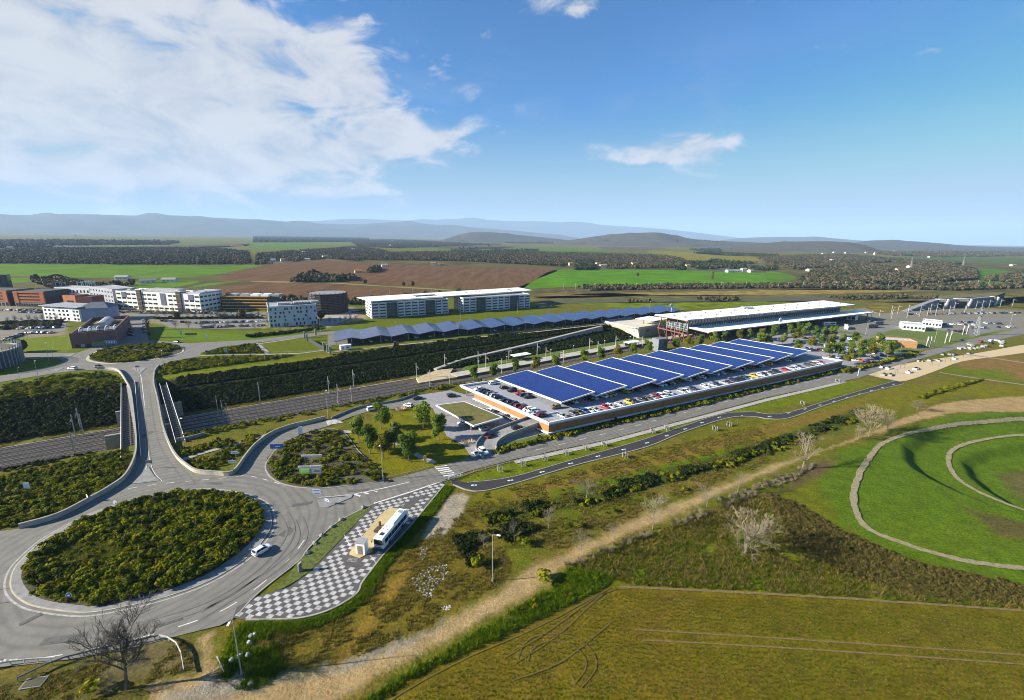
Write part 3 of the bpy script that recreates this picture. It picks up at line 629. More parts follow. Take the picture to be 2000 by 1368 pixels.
for px in ([(590, 1010), (600, 1040), (585, 1075), (520, 1130), (400, 1205)], [(560, 1000), (575, 1030), (560, 1070), (500, 1130), (400, 1190), (250, 1235)], [(300, 760), (312, 830), (330, 880), (380, 945)], [(281, 905), (275, 850), (270, 790), (262, 740)], [(690, 953), (850, 925), (1000, 885), (1400, 785)], [(720, 962), (870, 933), (1010, 893), (1420, 790)]):
    q = spline(PL(px), 8); MB().ribbon(q, .4, .0725).build('tyre_mark', SKID, kind='structure'); MB().ribbon(q, .4, .0725, off=1.7).build('tyre_mark', SKID, kind='structure')
for px in ([(0, 1152), (22, 1150)], [(0, 1179), (18, 1177)], [(277, 745), (303, 747)], [(268, 862), (332, 858)], [(268, 840), (325, 846)]):
    MB().ribbon(PL(px), .18, .074).build('road_joint', PATM, kind='structure')
# ================================================================== RAILWAY, BRIDGE
RAIL = mat('rail_steel', (.40, .355, .30), .35, .15, 1, metal=.3); SLP = mat('sleeper_concrete', (.17, .14, .112), .9, .2, 1)
BALL = mat('ballast', (.12, .098, .078), .95, .35, 2.5, bump=.8, bscale=9)
for t0, s0, s1 in ((207.2, -420, 345), (211.5, -420, 345), (215.8, -420, 96), (220.1, -420, 90), (224.4, -420, 84), (228.6, -420, 60)):
    tr = MB().hexa([ST(s0, t0 - 1.9, -8.05), ST(s1, t0 - 1.9, -8.05), ST(s1, t0 + 1.9, -8.05), ST(s0, t0 + 1.9, -8.05)], [ST(s0, t0 - 1.4, -7.72), ST(s1, t0 - 1.4, -7.72), ST(s1, t0 + 1.4, -7.72), ST(s0, t0 + 1.4, -7.72)]).build('railway_track', BALL, kind='structure')
    for d in (-.75, .75): MB().beam(ST(s0, t0 + d, -7.5), ST(s1, t0 + d, -7.5), .15, .22).build('rail', RAIL, tr)
    sl_ = MB(); x = max(s0, -150)
    while x < s1: sl_.box(ST(x, t0, -7.68), (.35, 2.5, .14), RA); x += 1.3
    sl_.build('sleepers', SLP, tr, kind='stuff')
for t0, s0, s1, w, z in ((230.6, -300, 95, 1.0, -7.85), (204.6, -300, 90, .5, -7.7)):
    MB().hexa([ST(s0, t0 - w / 2, z - .5), ST(s1, t0 - w / 2, z - .5), ST(s1, t0 + w / 2, z - .5), ST(s0, t0 + w / 2, z - .5)], [ST(s0, t0 - w / 2, z), ST(s1, t0 - w / 2, z), ST(s1, t0 + w / 2, z), ST(s0, t0 + w / 2, z)]).build('cable_trough', CONC, kind='structure')
# platform
q = [ST(96, 217.5), ST(345, 217.0), ST(345, 231.5), ST(128, 231.5), ST(112, 235)]
MB().prism([ST(112, 217.5), ST(345, 217.0), ST(345, 225.2), ST(112, 225.6)], -8.1, -6.95).build('platform', mat('platform_concrete', (.40, .37, .31), .85, .12, .4), kind='structure')
MB().prism([ST(112, 217.2), ST(345, 216.7), ST(345, 217.0), ST(112, 217.5)], -8.1, -6.85).build('platform_wall', mat('platform_wall_grey', (.10, .105, .12), .8, .15, .5), kind='structure')
MB().prism([ST(90, 219), ST(112, 217.5), ST(112, 226), ST(118, 234), ST(108, 236), ST(92, 228)], -8.1, -7.1).build('platform', mat('platform_sand', (.42, .33, .20), .9, .15, .4), kind='structure')
MB().prism([ST(118, 225.8), ST(335, 225.4), ST(335, 233), ST(126, 233.5)], -8.1, -7.0).build('grass_strip', mat('lawn', (.085, .12, .014), .95, .35, .8, bump=.5, bscale=5), kind='structure')
# ramp that climbs the far bank
rp = spline([P(850, 722, -7), P(900, 704, -6), P(960, 690, -4.9), P(1030, 674, -3.6), P(1090, 659, -2.2), P(1142, 646, -.9), P(1175, 638, 0)], 5)
rb = MB()
l1, r1_ = offset(rp, -1.3), offset(rp, 1.3)
for i in range(len(rp) - 1):
    za, zb = rp[i].z, rp[i + 1].z
    rb.hexa([(l1[i].x, l1[i].y, za - 4), (r1_[i].x, r1_[i].y, za - 4), (r1_[i + 1].x, r1_[i + 1].y, zb - 4), (l1[i + 1].x, l1[i + 1].y, zb - 4)], [(l1[i].x, l1[i].y, za + .5), (r1_[i].x, r1_[i].y, za + .5), (r1_[i + 1].x, r1_[i + 1].y, zb + .5), (l1[i + 1].x, l1[i + 1].y, zb + .5)])
rb.build('ramp_path', CONC, kind='structure')
def wall(name, label, px, h, th, m, z0=0.0, pre=None, cap=None, sm=4):
    q = spline(PL(px, z0) if pre is None else pre, sm)
    o = MB().ribbon(q, th, z0 - .3, h + .3).build(name, m)
    tag(o, label, 'wall')
    if cap: MB().ribbon(q, th + .12, z0 + h, .12).build('coping', cap, o)
    return o
PARA = mat('parapet_concrete', (.40, .365, .29), .85, .15, .5)
wall('parapet_wall', 'curved concrete parapet along the left edge of the bridge road', [(38, 1033), (112, 1012), (175, 980), (220, 954), (247, 932), (264, 897), (267, 864), (262, 811), (256, 768), (247, 748), (232, 727), (212, 722), (190, 722)], 1.25, .35, PARA, cap=CONC)
wall('parapet_wall', 'sunlit cream parapet on the right edge of the bridge road', [(312, 716), (303, 728), (301, 752), (308, 782), (318, 833), (330, 868), (345, 895), (365, 913), (384, 924), (420, 928), (455, 927), (481, 894), (500, 872), (530, 850), (566, 836), (600, 828), (636, 819)], 1.25, .35, PARA, cap=CONC)
wall('low_wall', 'low concrete block wall beside the track at the foot of the bridge', [(344, 862), (370, 858), (400, 850)], 1.1, .4, CONCD)
wall('low_wall', 'dark low wall along the access road above the railway', [(648, 819), (704, 797), (773, 785), (808, 773)], .9, .3, CONCD)
br = empty('road_bridge', 'grey concrete road bridge carrying the road over the railway cutting', 'bridge', ST(-28, 229, 0))
def brel(v): return Vector(v) - Vector(br.location)
dk = [P(245, 745), P(266, 866), P(262, 902), P(352, 902), P(330, 862), P(304, 740)]
b = MB().prism([brel(p) for p in dk], -1.5, -.02); b.build('deck', CONCD, br)
for tt in (206, 233.5):
    MB().box(brel(ST(-25, tt, -4.8)), (22, 1.0, 6.5), RA).build('pier', CONC, br)
# lattice walkways hung on both sides
def walkway(label, a, b_, w, nb, z):
    r = empty('service_walkway', label, 'walkway', a); d = b_ - a; ln = d.length; n_ = Vector((d.y, -d.x, 0)).normalized()
    MB().hexa([(0, 0, z - .25), tuple(d + Vector((0, 0, z - .25))), tuple(d - n_ * w + Vector((0, 0, z - .25))), tuple(-n_ * w + Vector((0, 0, z - .25)))], [(0, 0, z), tuple(d + Vector((0, 0, z))), tuple(d - n_ * w + Vector((0, 0, z))), tuple(-n_ * w + Vector((0, 0, z)))]).build('deck', mat('walkway_void_shade', (.07, .066, .06), .9, .3, 1.0), r)  # dark deck colour stands in for the shaded void between the girders
    for k in range(nb):
        o_ = -n_ * (w * (k + .5) / nb)
        MB().beam(o_ + Vector((0, 0, z + .15)), d + o_ + Vector((0, 0, z + .15)), .35, .3).build('girder', mat('rust_dark_girder', (.06, .048, .04), .7), r)
    k = 1.5
    while k < ln:
        c = d * (k / ln); MB().beam(c + Vector((0, 0, z + .34)), c - n_ * w + Vector((0, 0, z + .34)), .14, .1).build('crossbar', mat('crossbar_grey', (.20, .195, .18), .7), r); k += 2.2
    for s_ in (0, 1):
        o_ = -n_ * (w * s_); MB().beam(o_ + Vector((0, 0, z + 1.2)), d + o_ + Vector((0, 0, z + 1.2)), .12, .12).build('handrail', WHITE, r)
        MB().beam(o_ + Vector((0, 0, z + .6)), d + o_ + Vector((0, 0, z + .6)), .08, .9).build('railing_panel', mat('railing_grey', (.36, .37, .41), .6), r)
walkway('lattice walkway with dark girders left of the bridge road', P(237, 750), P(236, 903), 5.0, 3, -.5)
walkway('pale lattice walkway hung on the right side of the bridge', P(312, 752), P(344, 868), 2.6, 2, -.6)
# catenary masts
def mast_proto():
    r = empty('catenary_mast', 'grey steel catenary mast beside the tracks', 'mast')
    MB().beam((0, 0, 0), (0, 0, 9.2), .30, .30).build('post', STEEL, r)
    MB().beam((0, 0, 7.6), (0, -3.0, 7.2), .10, .10).beam((0, 0, 6.2), (0, -2.2, 7.2), .08, .08).beam((0, -3.0, 7.2), (0, -3.1, 6.0), .08, .08).build('arm', STEEL, r)
    MB().tube((0, -.35, 7.5), (0, -.9, 7.42), .13).build('insulator', mat('brown_insulator', (.16, .09, .05), .4), r)
    MB().box((0, 0, .15), (.7, .7, .5)).build('footing', CONC, r)
    return r
mpx = [(814, 740), (840, 755), (879, 754), (869, 721), (934, 714), (949, 721), (980, 730), (994, 705), (1049, 697), (1066, 706), (1100, 712), (1151, 685), (1167, 692), (1202, 680), (1237, 666), (1254, 680), (437, 822), (427, 812), (447, 828), (508, 783), (643, 770), (661, 786), (688, 790), (691, 755), (158, 840), (164, 852), (148, 853), (147, 891)]
MP = mast_proto(); srt = sorted(mpx)
for i, (a, b_) in enumerate(srt):
    q = P(a, b_, -7.9)
    near_side = toST(q)[1] < 213
    where = 'left of the bridge' if a < 300 else 'right of the bridge' if a < 800 else 'along the platform'
    same = [p for p in srt if (p[0] < 300) == (a < 300) and ((p[0] < 800) == (a < 800))]
    lb = f'grey catenary mast {where}, {ordinal(same.index((a, b_)) + 1)} from the left'
    if i == 0: MP.location = q; MP.rotation_euler = (0, 0, RA + (math.pi if near_side else 0)); tag(MP, lb, 'mast', 'catenary masts along the railway'); o = MP
    else: o = dup(MP, q, RA + (math.pi if near_side else 0), lb, 'catenary masts along the railway')
for t0 in (207.2, 211.5, 215.8, 224.4):
    MB().beam(ST(-300, t0, -1.6), ST(340, t0, -1.6), .035, .035).build('overhead_wire', DARKM, kind='structure')
# platform shelters
def shelter(px, label):
    q = P(*px, -6.95); r = empty('platform_shelter', label, 'shelter', q, RA)
    MB().box((0, 0, 3.2), (13, 5.5, .3)).build('roof', WHITE, r)
    for x in (-5.5, 0, 5.5):
        for y in (-1.5, 1.5): MB().beam((x, y, 0), (x, y, 3.1), .2, .2).build('post', DARKM, r)
    MB().box((0, 1.8, 1.3), (10, .08, 2.2)).build('glass_back', mat('tinted_glass', (.06, .09, .10), .08, spec=.6), r)
    MB().box((0, .8, .45), (6, .5, .1)).build('bench', DARKM, r)
shelter((1017, 702), 'white roofed platform shelter nearer the ramp'); shelter((1234, 676), 'white roofed platform shelter nearer the station')
for k, x in enumerate((130, 150, 185, 205, 235, 262)):
    r = empty('platform_lamp', f'slim grey platform lamp, {ordinal(k + 1)} from the ramp end', 'lamp', ST(x, 224, -6.95), RA, 'lamps along the platform')
    MB().tube((0, 0, 0), (0, 0, 5.2), .08, .06).build('pole', STEEL, r); MB().box((0, -.3, 5.2), (.25, .9, .12)).build('lamp_head', WHITE, r)
# ================================================================== BUILDINGS
GLASS = mat('dark_glazing', (.025, .035, .045), .12, .3, .5, spec=.6)
GLASSB = mat('blue_green_glazing', (.04, .075, .085), .10, .3, .3, spec=.6)
ROOFG = mat('roof_membrane', (.30, .30, .30), .85, .2, .2); ROOFD = mat('roof_dark', (.06, .06, .065), .8, .2, .3)
REDP = mat('red_steel_paint', (.17, .055, .038), .55, .15, 1)
def HT(base, top):
    B = P(*base); d = ray(*top); t = (B.x * d.x + B.y * d.y) / (d.x * d.x + d.y * d.y); return CAM_H + t * d.z
wb = MB(); wb.k = 0
for c, d in (((0, 0, .5), (1.0, .10, .04)), ((0, 0, -.5), (1.0, .14, .04)), ((-.5, 0, 0), (.03, .10, 1)), ((.5, 0, 0), (.03, .10, 1)), ((0, 0, 0), (.02, .08, 1))): wb.box(c, d)
wb.use(1).box((0, .0, 0), (.97, .03, .97))
WFR = mat('window_frame_grey', (.20, .20, .21), .6)
WIN = wb.mesh('window', [WFR, GLASS])
wb2 = MB().box((0, 0, 0), (1, .12, 1)); wb2.use(1)
class Bld:
    def __init__(s, name, label, p0, p1, depth, h, wm, cat='building', roof=ROOFG, par=.6, z=0.0):
        s.p0 = Vector(p0); d = Vector(p1) - s.p0; s.w = d.length; s.d = depth; s.h = h
        s.r = empty(name, label, cat, (s.p0.x, s.p0.y, z), math.atan2(d.y, d.x))
        if wm is not None:
            MB().box((s.w / 2, depth / 2, h / 2), (s.w, depth, h)).build('wall', wm, s.r)
            if par:
                b = MB(); 
                b.box((s.w / 2, .2, h + par / 2), (s.w, .4, par)).box((s.w / 2, depth - .2, h + par / 2), (s.w, .4, par)).box((.2, depth / 2, h + par / 2), (.4, depth - .8, par)).box((s.w - .2, depth / 2, h + par / 2), (.4, depth - .8, par))
                b.build('parapet', wm, s.r)
            MB().box((s.w / 2, depth / 2, h + .05), (s.w - .82, depth - .82, .1)).build('roof', roof, s.r)
    def win(s, x, z, w, h, side='front', name='window', me=None):
        o = link(name, me or WIN, s.r)
        if side == 'front': o.location = (x, -.02, z)
        elif side == 'left': o.location = (-.02, x, z); o.rotation_euler = (0, 0, -math.pi / 2)
        elif side == 'right': o.location = (s.w + .02, x, z); o.rotation_euler = (0, 0, math.pi / 2)
        o.scale = (w, 1, h); return o
    def part(s, name, c, d, m): return MB().box(c, d).build(name, m, s.r)
# --- blue-grey hotel
h = HT((527, 640), (523, 601)); B = Bld('hotel', 'pale blue-grey five storey hotel with small scattered square windows', P(527, 640), P(621, 633), 26, h, mat('hotel_render', (.50, .51, .56), .8, .05, .2))
rr = random.Random(3); fl = h / 5.2
for f in range(5):
    n = 11 if f else 12
    for k in range(n):
        if rr.random() < (.80 if f else .85):
            x = B.w * (k + .5 + rr.uniform(-.25, .25)) / n; B.win(x, fl * (f + .62) + (0 if f else -.3), 1.15, 1.7 if f else 2.2)
for f in range(5):
    for k in range(6): B.win(26 * (k + .6) / 6.2, fl * (f + .62), 1.3, 1.6, 'left')
for x, y, w, d_, hh in ((12, 10, 9, 6, 1.8), (26, 14, 14, 9, 1.6), (34, 8, 6, 5, 2.2)): B.part('roof_plant', (x, y, h + hh / 2 + .1), (w, d_, hh), STEEL)
for k in range(7): B.part('roof_duct', (18 + k * 2.2, 9, h + 1.0), (.8, 6, 1.6), CONCD)
def text_mesh(s, size, m, name, parent, loc, rot, kind=None, ext=.03):
    cu = bpy.data.curves.new('t', 'FONT'); cu.body = s; cu.size = size; cu.extrude = ext; cu.align_x = 'CENTER'
    o = bpy.data.objects.new('t', cu); COL.objects.link(o); dg = bpy.context.evaluated_depsgraph_get(); dg.update()
    me = bpy.data.meshes.new_from_object(o.evaluated_get(dg)); bpy.data.objects.remove(o); me.materials.clear(); me.materials.append(m)
    q = link(name, me, parent, loc, kind); q.rotation_euler = rot; return q
for k, ch in enumerate('HOTEL'):
    text_mesh(ch, 2.3, DARKM, 'letter', B.r, (B.w * .79, -.1, h - 2.6 - k * 2.35), (R(90), 0, 0))
# --- the big two-block office under one white roof
WP = mat('white_cladding', (.62, .63, .66), .55, .06, .2)
ha = HT((727, 623), (724, 590)) - 1.5
OF = []
for nm, a, b_, seq in (('front', P(727, 623), P(876, 612), 'wwGwwwwGww'), ('rear', P(905, 610.5), P(1035, 601), 'wwGwwwwGww')):
    B = Bld('office_block', f'white clad office block with five window rows, the {"left" if nm == "front" else "right"} half under the long white roof', a, b_, 24, ha, WP); OF.append(B)
    tot = sum(1 if c == 'w' else 1.5 for c in seq); x = 0
    for c in seq:
        wd = B.w / tot * (1 if c == 'w' else 1.5)
        if c == 'w':
            for f in range(5): B.win(x + wd / 2, ha * (f + .55) / 5.05, wd * .74, ha * .085)
        else:
            g = B.part('glass_bay', (x + wd / 2, -.25, ha / 2), (wd * .96, .6, ha), GLASSB)
            for f in range(6): MB().box((x + wd / 2, -.6, ha * f / 5.05 + .2), (wd * .96, .14, .18)).build('mullion', WFR, g)
            for f in range(4): MB().box((x + wd * (.02 + .32 * f), -.6, ha / 2), (.14, .14, ha)).build('mullion', WFR, g)
        B.part('steel_column', (x, -2.4, ha / 2 + .5), (.25, .25, ha + 1), DARKM); x += wd
    for f in range(5):
        for k in range(4): B.win(24 * (k + .5) / 4, ha * (f + .55) / 5.05, 4.0, ha * .085, 'left')
        for k in range(4): B.win(24 * (k + .5) / 4, ha * (f + .55) / 5.05, 4.0, ha * .085, 'right')
zr = ha + 1.6
rf = empty('office_roof', 'long white roof plate floating over the two office blocks', 'roof', P(724, 590, zr), 0)
c4 = [P(697, 582, zr), P(724, 590, zr), P(1040, 568, zr), P(1012, 562.5, zr)]; c4 = [p - rf.location for p in c4]
def lerp2(u, v): return (c4[1] * (1 - u) + c4[2] * u) * (1 - v) + (c4[0] * (1 - u) + c4[3] * u) * v
MB().prism([lerp2(0, 0), lerp2(1, 0), lerp2(1, .28), lerp2(0, .28)], 0, .5).build('roof_plate', WHITE, rf)
MB().prism([lerp2(0, .62), lerp2(1, .62), lerp2(1, 1), lerp2(0, 1)], 0, .5).build('roof_plate', WHITE, rf)
for u0, u1 in ((0, .13), (.40, .58), (.90, 1)): MB().prism([lerp2(u0, .28), lerp2(u1, .28), lerp2(u1, .62), lerp2(u0, .62)], 0, .5).build('roof_plate', WHITE, rf)
for k in range(26):
    u = .13 + k * .011 if k < 13 else .6 + (k - 13) * .022
    MB().beam(lerp2(u, .27) + Vector((0, 0, .3)), lerp2(u, .63) + Vector((0, 0, .3)), .35, .35).build('roof_slat', WHITE, rf)
# --- white office with dark stair towers
WR = mat('white_render', (.74, .73, .66), .75, .05, .2); BRT = mat('dark_brown_panel', (.045, .025, .02), .5, .2, .5); PUR = mat('slate_purple_panel', (.10, .10, .15), .5, .2, .5)
h = HT((394, 608), (391, 574)); B = Bld('office_block', 'long white rendered office with two tall dark brown stair towers', P(232, 602.5), P(394, 611), 22, h, WR)
for x0, x1 in ((.262, .315), (.735, .79)):
    t_ = B.part('stair_tower', (B.w * (x0 + x1) / 2, -.2, h / 2 + 1.2), (B.w * (x1 - x0), 1.2, h + 2.4), BRT)
    for f in range(4): MB().box((B.w * (x0 + x1) / 2, -.85, h * (f + .9) / 4), (B.w * (x1 - x0) * .9, .12, .25)).build('mullion', WFR, t_)
    MB().box((B.w * (x0 + x1) / 2, .4, h + 2.6), (B.w * (x1 - x0) * 1.25, 2.4, .35)).build('tower_cap', WR, t_)
for x0, x1, z0, z1 in ((.07, .125, .68, 1.0), (.54, .60, .32, 1.0), (.87, .93, .68, 1.0)): B.part('purple_panel', (B.w * (x0 + x1) / 2, -.1, h * (z0 + z1) / 2), (B.w * (x1 - x0), .4, h * (z1 - z0)), PUR)
for f in range(4):
    for k in range(16):
        u = (k + .5) / 16
        if .245 < u < .33 or .72 < u < .81: continue
        if f == 3 and (.05 < u < .14 or .84 < u < .95) or (f > 0 and .53 < u < .61): continue
        B.win(B.w * u, h * (f + .55) / 4.05, B.w * .048, h * .095)
    for k in range(5): B.win(22 * (k + .5) / 5, h * (f + .55) / 4.05, 3.0, h * .09, 'right')
B.part('roof_plant', (B.w * .5, 11, h + 1.6), (B.w * .36, 8, 2.6), STEEL)
for k in range(9): B.part('roof_unit', (B.w * (.06 + k * .105), 9 + (k % 3) * 3, h + .9), (3.2, 2.5, 1.5), WHITE if k % 2 else STEEL)
C2 = Bld('office_wing', 'grey shaded wing joined to the right end of the white rendered office', P(395.5, 610), P(438, 602), 20, h + 1, mat('shaded_white_render', (.42, .42, .45), .8, .06, .2))  # white render greyed: the shade on this side is put into its colour
for f in range(4):
    for k in range(5):
        if not (k == 1 and f > 1): C2.win(C2.w * (k + .5) / 5.2, h * (f + .55) / 4.05, C2.w * .12, h * .1)
C2.part('purple_panel', (C2.w * .3, -.1, h * .72), (C2.w * .16, .4, h * .5), PUR); C2.part('door', (C2.w * .88, -.1, h * .22), (C2.w * .16, .4, h * .45), GLASS)
# --- yellow banded office
h = HT((436, 605), (431, 581)); B = Bld('office_block', 'glass office with bright orange-yellow bands between its floors', P(436, 605), P(524, 606), 24, h, mat('office_spandrel', (.10, .095, .09), .6, .2, .4))
for f in range(5):
    B.part('yellow_band', (B.w / 2, -.3, h * f / 4.1 + 1.2), (B.w + .6, .8, h * .07), mat('orange_yellow_panel', (.60, .30, .03), .5, .08, .2))
    if f < 4:
        for k in range(18): B.win(B.w * (k + .5) / 18, h * (f + .62) / 4.1 + .5, B.w / 18 * .86, h * .13)
for k in range(5): B.part('roof_plant', (6 + k * 10, 12, h + 1.2), (7, 8, 2), WHITE if k in (2, 3) else STEEL)
# --- round louvred car park
q0, q1 = P(620, 612), P(672, 611); c = (q0 + q1) / 2 + Vector((-4, 6, 0)); rad = 17.0; h = HT((640, 620), (640, 580)) + 1
rt = empty('round_car_park', 'dark round multi storey car park wrapped in horizontal louvres', 'building', c)
BRS = mat('brown_louvre', (.085, .065, .06), .6, .25, .5)
def ring(r0, r1, z0, z1, n=40, a0=0.0, a1=2 * math.pi):
    b = MB(); full = abs(a1 - a0 - 2 * math.pi) < 1e-6
    for k in range(n):
        t0, t1 = a0 + (a1 - a0) * k / n, a0 + (a1 - a0) * (k + 1) / n
        p = [(r0 * math.cos(t0), r0 * math.sin(t0)), (r1 * math.cos(t0), r1 * math.sin(t0)), (r1 * math.cos(t1), r1 * math.sin(t1)), (r0 * math.cos(t1), r0 * math.sin(t1))]
        b.hexa([(x, y, z0) for x, y in p], [(x, y, z1) for x, y in p])
    return b
MB().tube((0, 0, 0), (0, 0, h - 1.2), rad - 1.2, n=40).build('core', mat('car_park_dark', (.03, .03, .035), .8), rt)
nl = 13
for k in range(nl): ring(rad - .4, rad, h * k / nl + .25, h * k / nl + .9).build('louvre', BRS, rt)
for k in range(24):
    a = 2 * math.pi * k / 24; MB().box(((rad + .1) * math.cos(a), (rad + .1) * math.sin(a), h / 2 + .3), (.3, .3, h + .6), a).build('fin', BRS, rt)
rq = random.Random(5)
for k in range(12): MB().box((rq.uniform(-10, 10), rq.uniform(-10, 10), h - .6), (4.2, 1.8, 1.3), rq.uniform(0, 3)).build('parked_vehicle_shape', random.choice([WHITE, DARKM, STEEL]), rt) if False else None
MB().tube((0, 0, h - 1.15), (0, 0, h - .9), rad - 1.0, n=40).build('roof_deck', CONCD, rt)
# --- small white office with big lavender gable block
h = HT((88, 625), (77, 602)); B = Bld('office_block', 'small bright white office with three rows of dark square windows', P(88, 624), P(158, 628.5), 16, h, mat('bright_white_render', (.80, .80, .80), .7, .03, .2), roof=ROOFD)
for f in range(3):
    for k, u in enumerate((.07, .185, .30, .46, .575, .68, .86, .95)): B.win(B.w * u, h * (f + .55) / 3.15, B.w * .055, h * .17)
MB().box((B.w / 2, 8, h + 1.6), (B.w + 3, 19, .5)).build('roof_overhang', STEEL, B.r); B.part('roof_storey', (B.w * .55, 9, h + .8), (B.w * .85, 12, 1.4), GLASS)
B2 = Bld('office_hall', 'lavender grey windowless hall with a dark hipped roof behind the red building', P(159, 628), P(214, 626), 18, h + .5, mat('lavender_panel', (.30, .32, .46), .7, .06, .2), roof=ROOFD, par=0)
w_ = B2.w; hh = h + .6
MB().face((-1.5, -1.5, hh), (w_ + 1.5, -1.5, hh), (w_ * .75, 8, hh + 4), (w_ * .3, 8, hh + 4)).face((w_ + 1.5, -1.5, hh), (w_ + 1.5, 19, hh), (w_ * .75, 8, hh + 4)).face((w_ + 1.5, 19, hh), (-1.5, 19, hh), (w_ * .3, 8, hh + 4), (w_ * .75, 8, hh + 4)).face((-1.5, 19, hh), (-1.5, -1.5, hh), (w_ * .3, 8, hh + 4)).build('hipped_roof', mat('slate_roof', (.10, .115, .15), .6, .15, .3), B2.r)
# --- red-brown building with an open roof court
RB = mat('red_brown_cladding', (.19, .095, .085), .75, .2, .35, stretch=(0, (1, 1, .2)))
h = HT((141, 679), (132, 654)); B = Bld('red_building', 'dark red clad block with a glazed roof court and curved roof ribs', P(141, 681), P(141, 681) + Vector((math.cos(R(33)), math.sin(R(33)), 0)) * 21, 64, h + 1.5, None)
w_, d_ = B.w, B.d
B.part('wall', (w_ / 2, .3, h / 2 + .6), (w_, .6, h + 1.2), RB); B.part('wall', (w_ - .3, d_ / 2, h / 2 + .6), (.6, d_ - 1.2, h + 1.2), RB); B.part('wall', (.3, d_ / 2, h / 2 + .4), (.6, d_ - 1.2, h + .8), RB); B.part('wall', (w_ / 2, d_ - .3, h / 2 + .6), (w_, .6, h + 1.2), RB)
B.part('roof', (w_ / 2, d_ / 2, h - 1.2), (w_ - 1.3, d_ - 1.3, .4), ROOFD)
B.part('roof_planting', (w_ / 2, 4.5, h - .8), (w_ - 4, 6, .4), MATS['lawn']); B.part('roof_planting', (w_ * .25, 50, h - .8), (w_ * .3, 14, .4), mat('autumn_sedum', (.17, .11, .02), .9, .3, .6)); B.part('roof_planting', (w_ * .8, 50, h - .8), (w_ * .28, 14, .4), MATS['autumn_sedum'])
MB().tube((w_ * .5, 28, h - 1.0), (w_ * .5, 54, h - 1.0), 3.6, n=16).build('barrel_vault', STEEL, B.r)
for k in range(5):
    b = MB(); x = w_ * (.1 + .2 * k); pr = None
    for j in range(9):
        a = math.pi * j / 8; p = (x, 18 - 7 * math.cos(a), h - 1 + 2.6 * math.sin(a))
        if pr: b.beam(pr, p, .35, .35)
        pr = p
    b.build('roof_rib', WHITE, B.r)
B.part('court_glazing', (w_ / 2, 18, h - .3), (w_ * .86, 12, .6), GLASS)
for k in range(7): B.part('ground_window', (w_ * (.12 + .125 * k), -.1, 1.2), (w_ * .085, .3, 1.9), mat('pale_panel', (.40, .40, .42), .6) if k % 2 else GLASS)
for k in range(8): B.win(d_ * (k + .7) / 9, h * .6, .9, h * .5, 'right')
# --- orange brick offices at the left
OB = mat('orange_brick', (.40, .135, .05), .8, .12, .4)
h = HT((91, 599), (86, 570))
for nm, a, b_, lb in ((0, (-70, 596), (20, 598), 'orange brick office with dark window bands cut by the photo edge'), (1, (33, 599), (92, 600), 'orange brick office with dark window bands beside the small white office')):
    B = Bld('office_block', lb, P(*a), P(*b_), 24, h, mat('dark_window_wall', (.05, .05, .055), .5, .2, .4), roof=ROOFD)  # near-black wall between the brick bands, the colour of dark glazing
    for f in range(4):
        B.part('brick_band', (B.w / 2, -.25, h * (.36 + .205 * f)), (B.w + .5, .7, h * .115), OB)
        if f < 3:
            for k in range(10): B.win(B.w * (k + .5) / 10, h * (.46 + .205 * f), B.w * .085, h * .08)
    B.part('stone_base', (B.w / 2, -.2, h * .14), (B.w + .4, .6, h * .28), CONC)
    for k in range(12): B.part('ground_window', (B.w * (k + .5) / 12, -.55, h * .13), (B.w * .045, .2, h * .2), GLASS)
    B.part('brick_pier', (B.w - 2.0, -.4, h * .62), (4, .8, h * .72), OB); B.part('brick_pier', (2.0, -.4, h * .62), (4, .8, h * .72), OB)
Bld('plant_room', 'dark glazed rooftop storey rising over the orange brick offices', P(-20, 585), P(24, 583), 12, 24, GLASSB)
# --- blocks behind
h = 15; B = Bld('office_block', 'pale office with square windows behind the small white office', P(112, 592), P(180, 594), 16, h, mat('cream_render', (.66, .66, .66), .8, .05, .2))
for f in range(3):
    for k in range(10): B.win(B.w * (k + .5) / 10, h * (f + .5) / 3.1, B.w * .04, h * .16)
B = Bld('office_block', 'blue grey office partly hidden behind the lavender hall', P(181, 594), P(226, 602), 18, 17, mat('blue_grey_render', (.26, .27, .31), .8, .06, .2))
for f in range(4):
    for k in range(8): B.win(B.w * (k + .5) / 8, 17 * (f + .5) / 4.1, B.w * .045, 1.6)
h = 9; B = Bld('red_house_block', 'small orange cube house block over the small white office roof', P(128, 606), P(152, 607), 12, 13, OB, roof=ROOFD); B.part('door', (B.w * .55, -.15, 6), (B.w * .45, .4, 6), GLASS)
Bld('red_hall', 'dark red low hall beside the orange cube block', P(153, 607), P(184, 607), 14, 12, mat('dark_red_panel', (.17, .06, .05), .8, .15, .3), roof=ROOFD)
# --- round building cut by the left edge
c = P(-44, 716); rt = empty('round_building', 'round grey building with upright fins cut by the left photo edge', 'building', c)
MB().tube((0, 0, 0), (0, 0, 8.2), 17, n=48).build('wall', mat('dark_grey_wall', (.09, .10, .12), .7, .15, .4), rt); MB().tube((0, 0, 8.2), (0, 0, 8.5), 15.5, n=48).build('roof', MATS['mulched_earth'], rt); ring(15.6, 17, 8.2, 8.8, 48).build('parapet', CONC, rt)
for k in range(56):
    a = 2 * math.pi * k / 56; MB().box((17.3 * math.cos(a), 17.3 * math.sin(a), 5.4), (.5, .25, 10.8), a).build('fin', STEEL, rt)

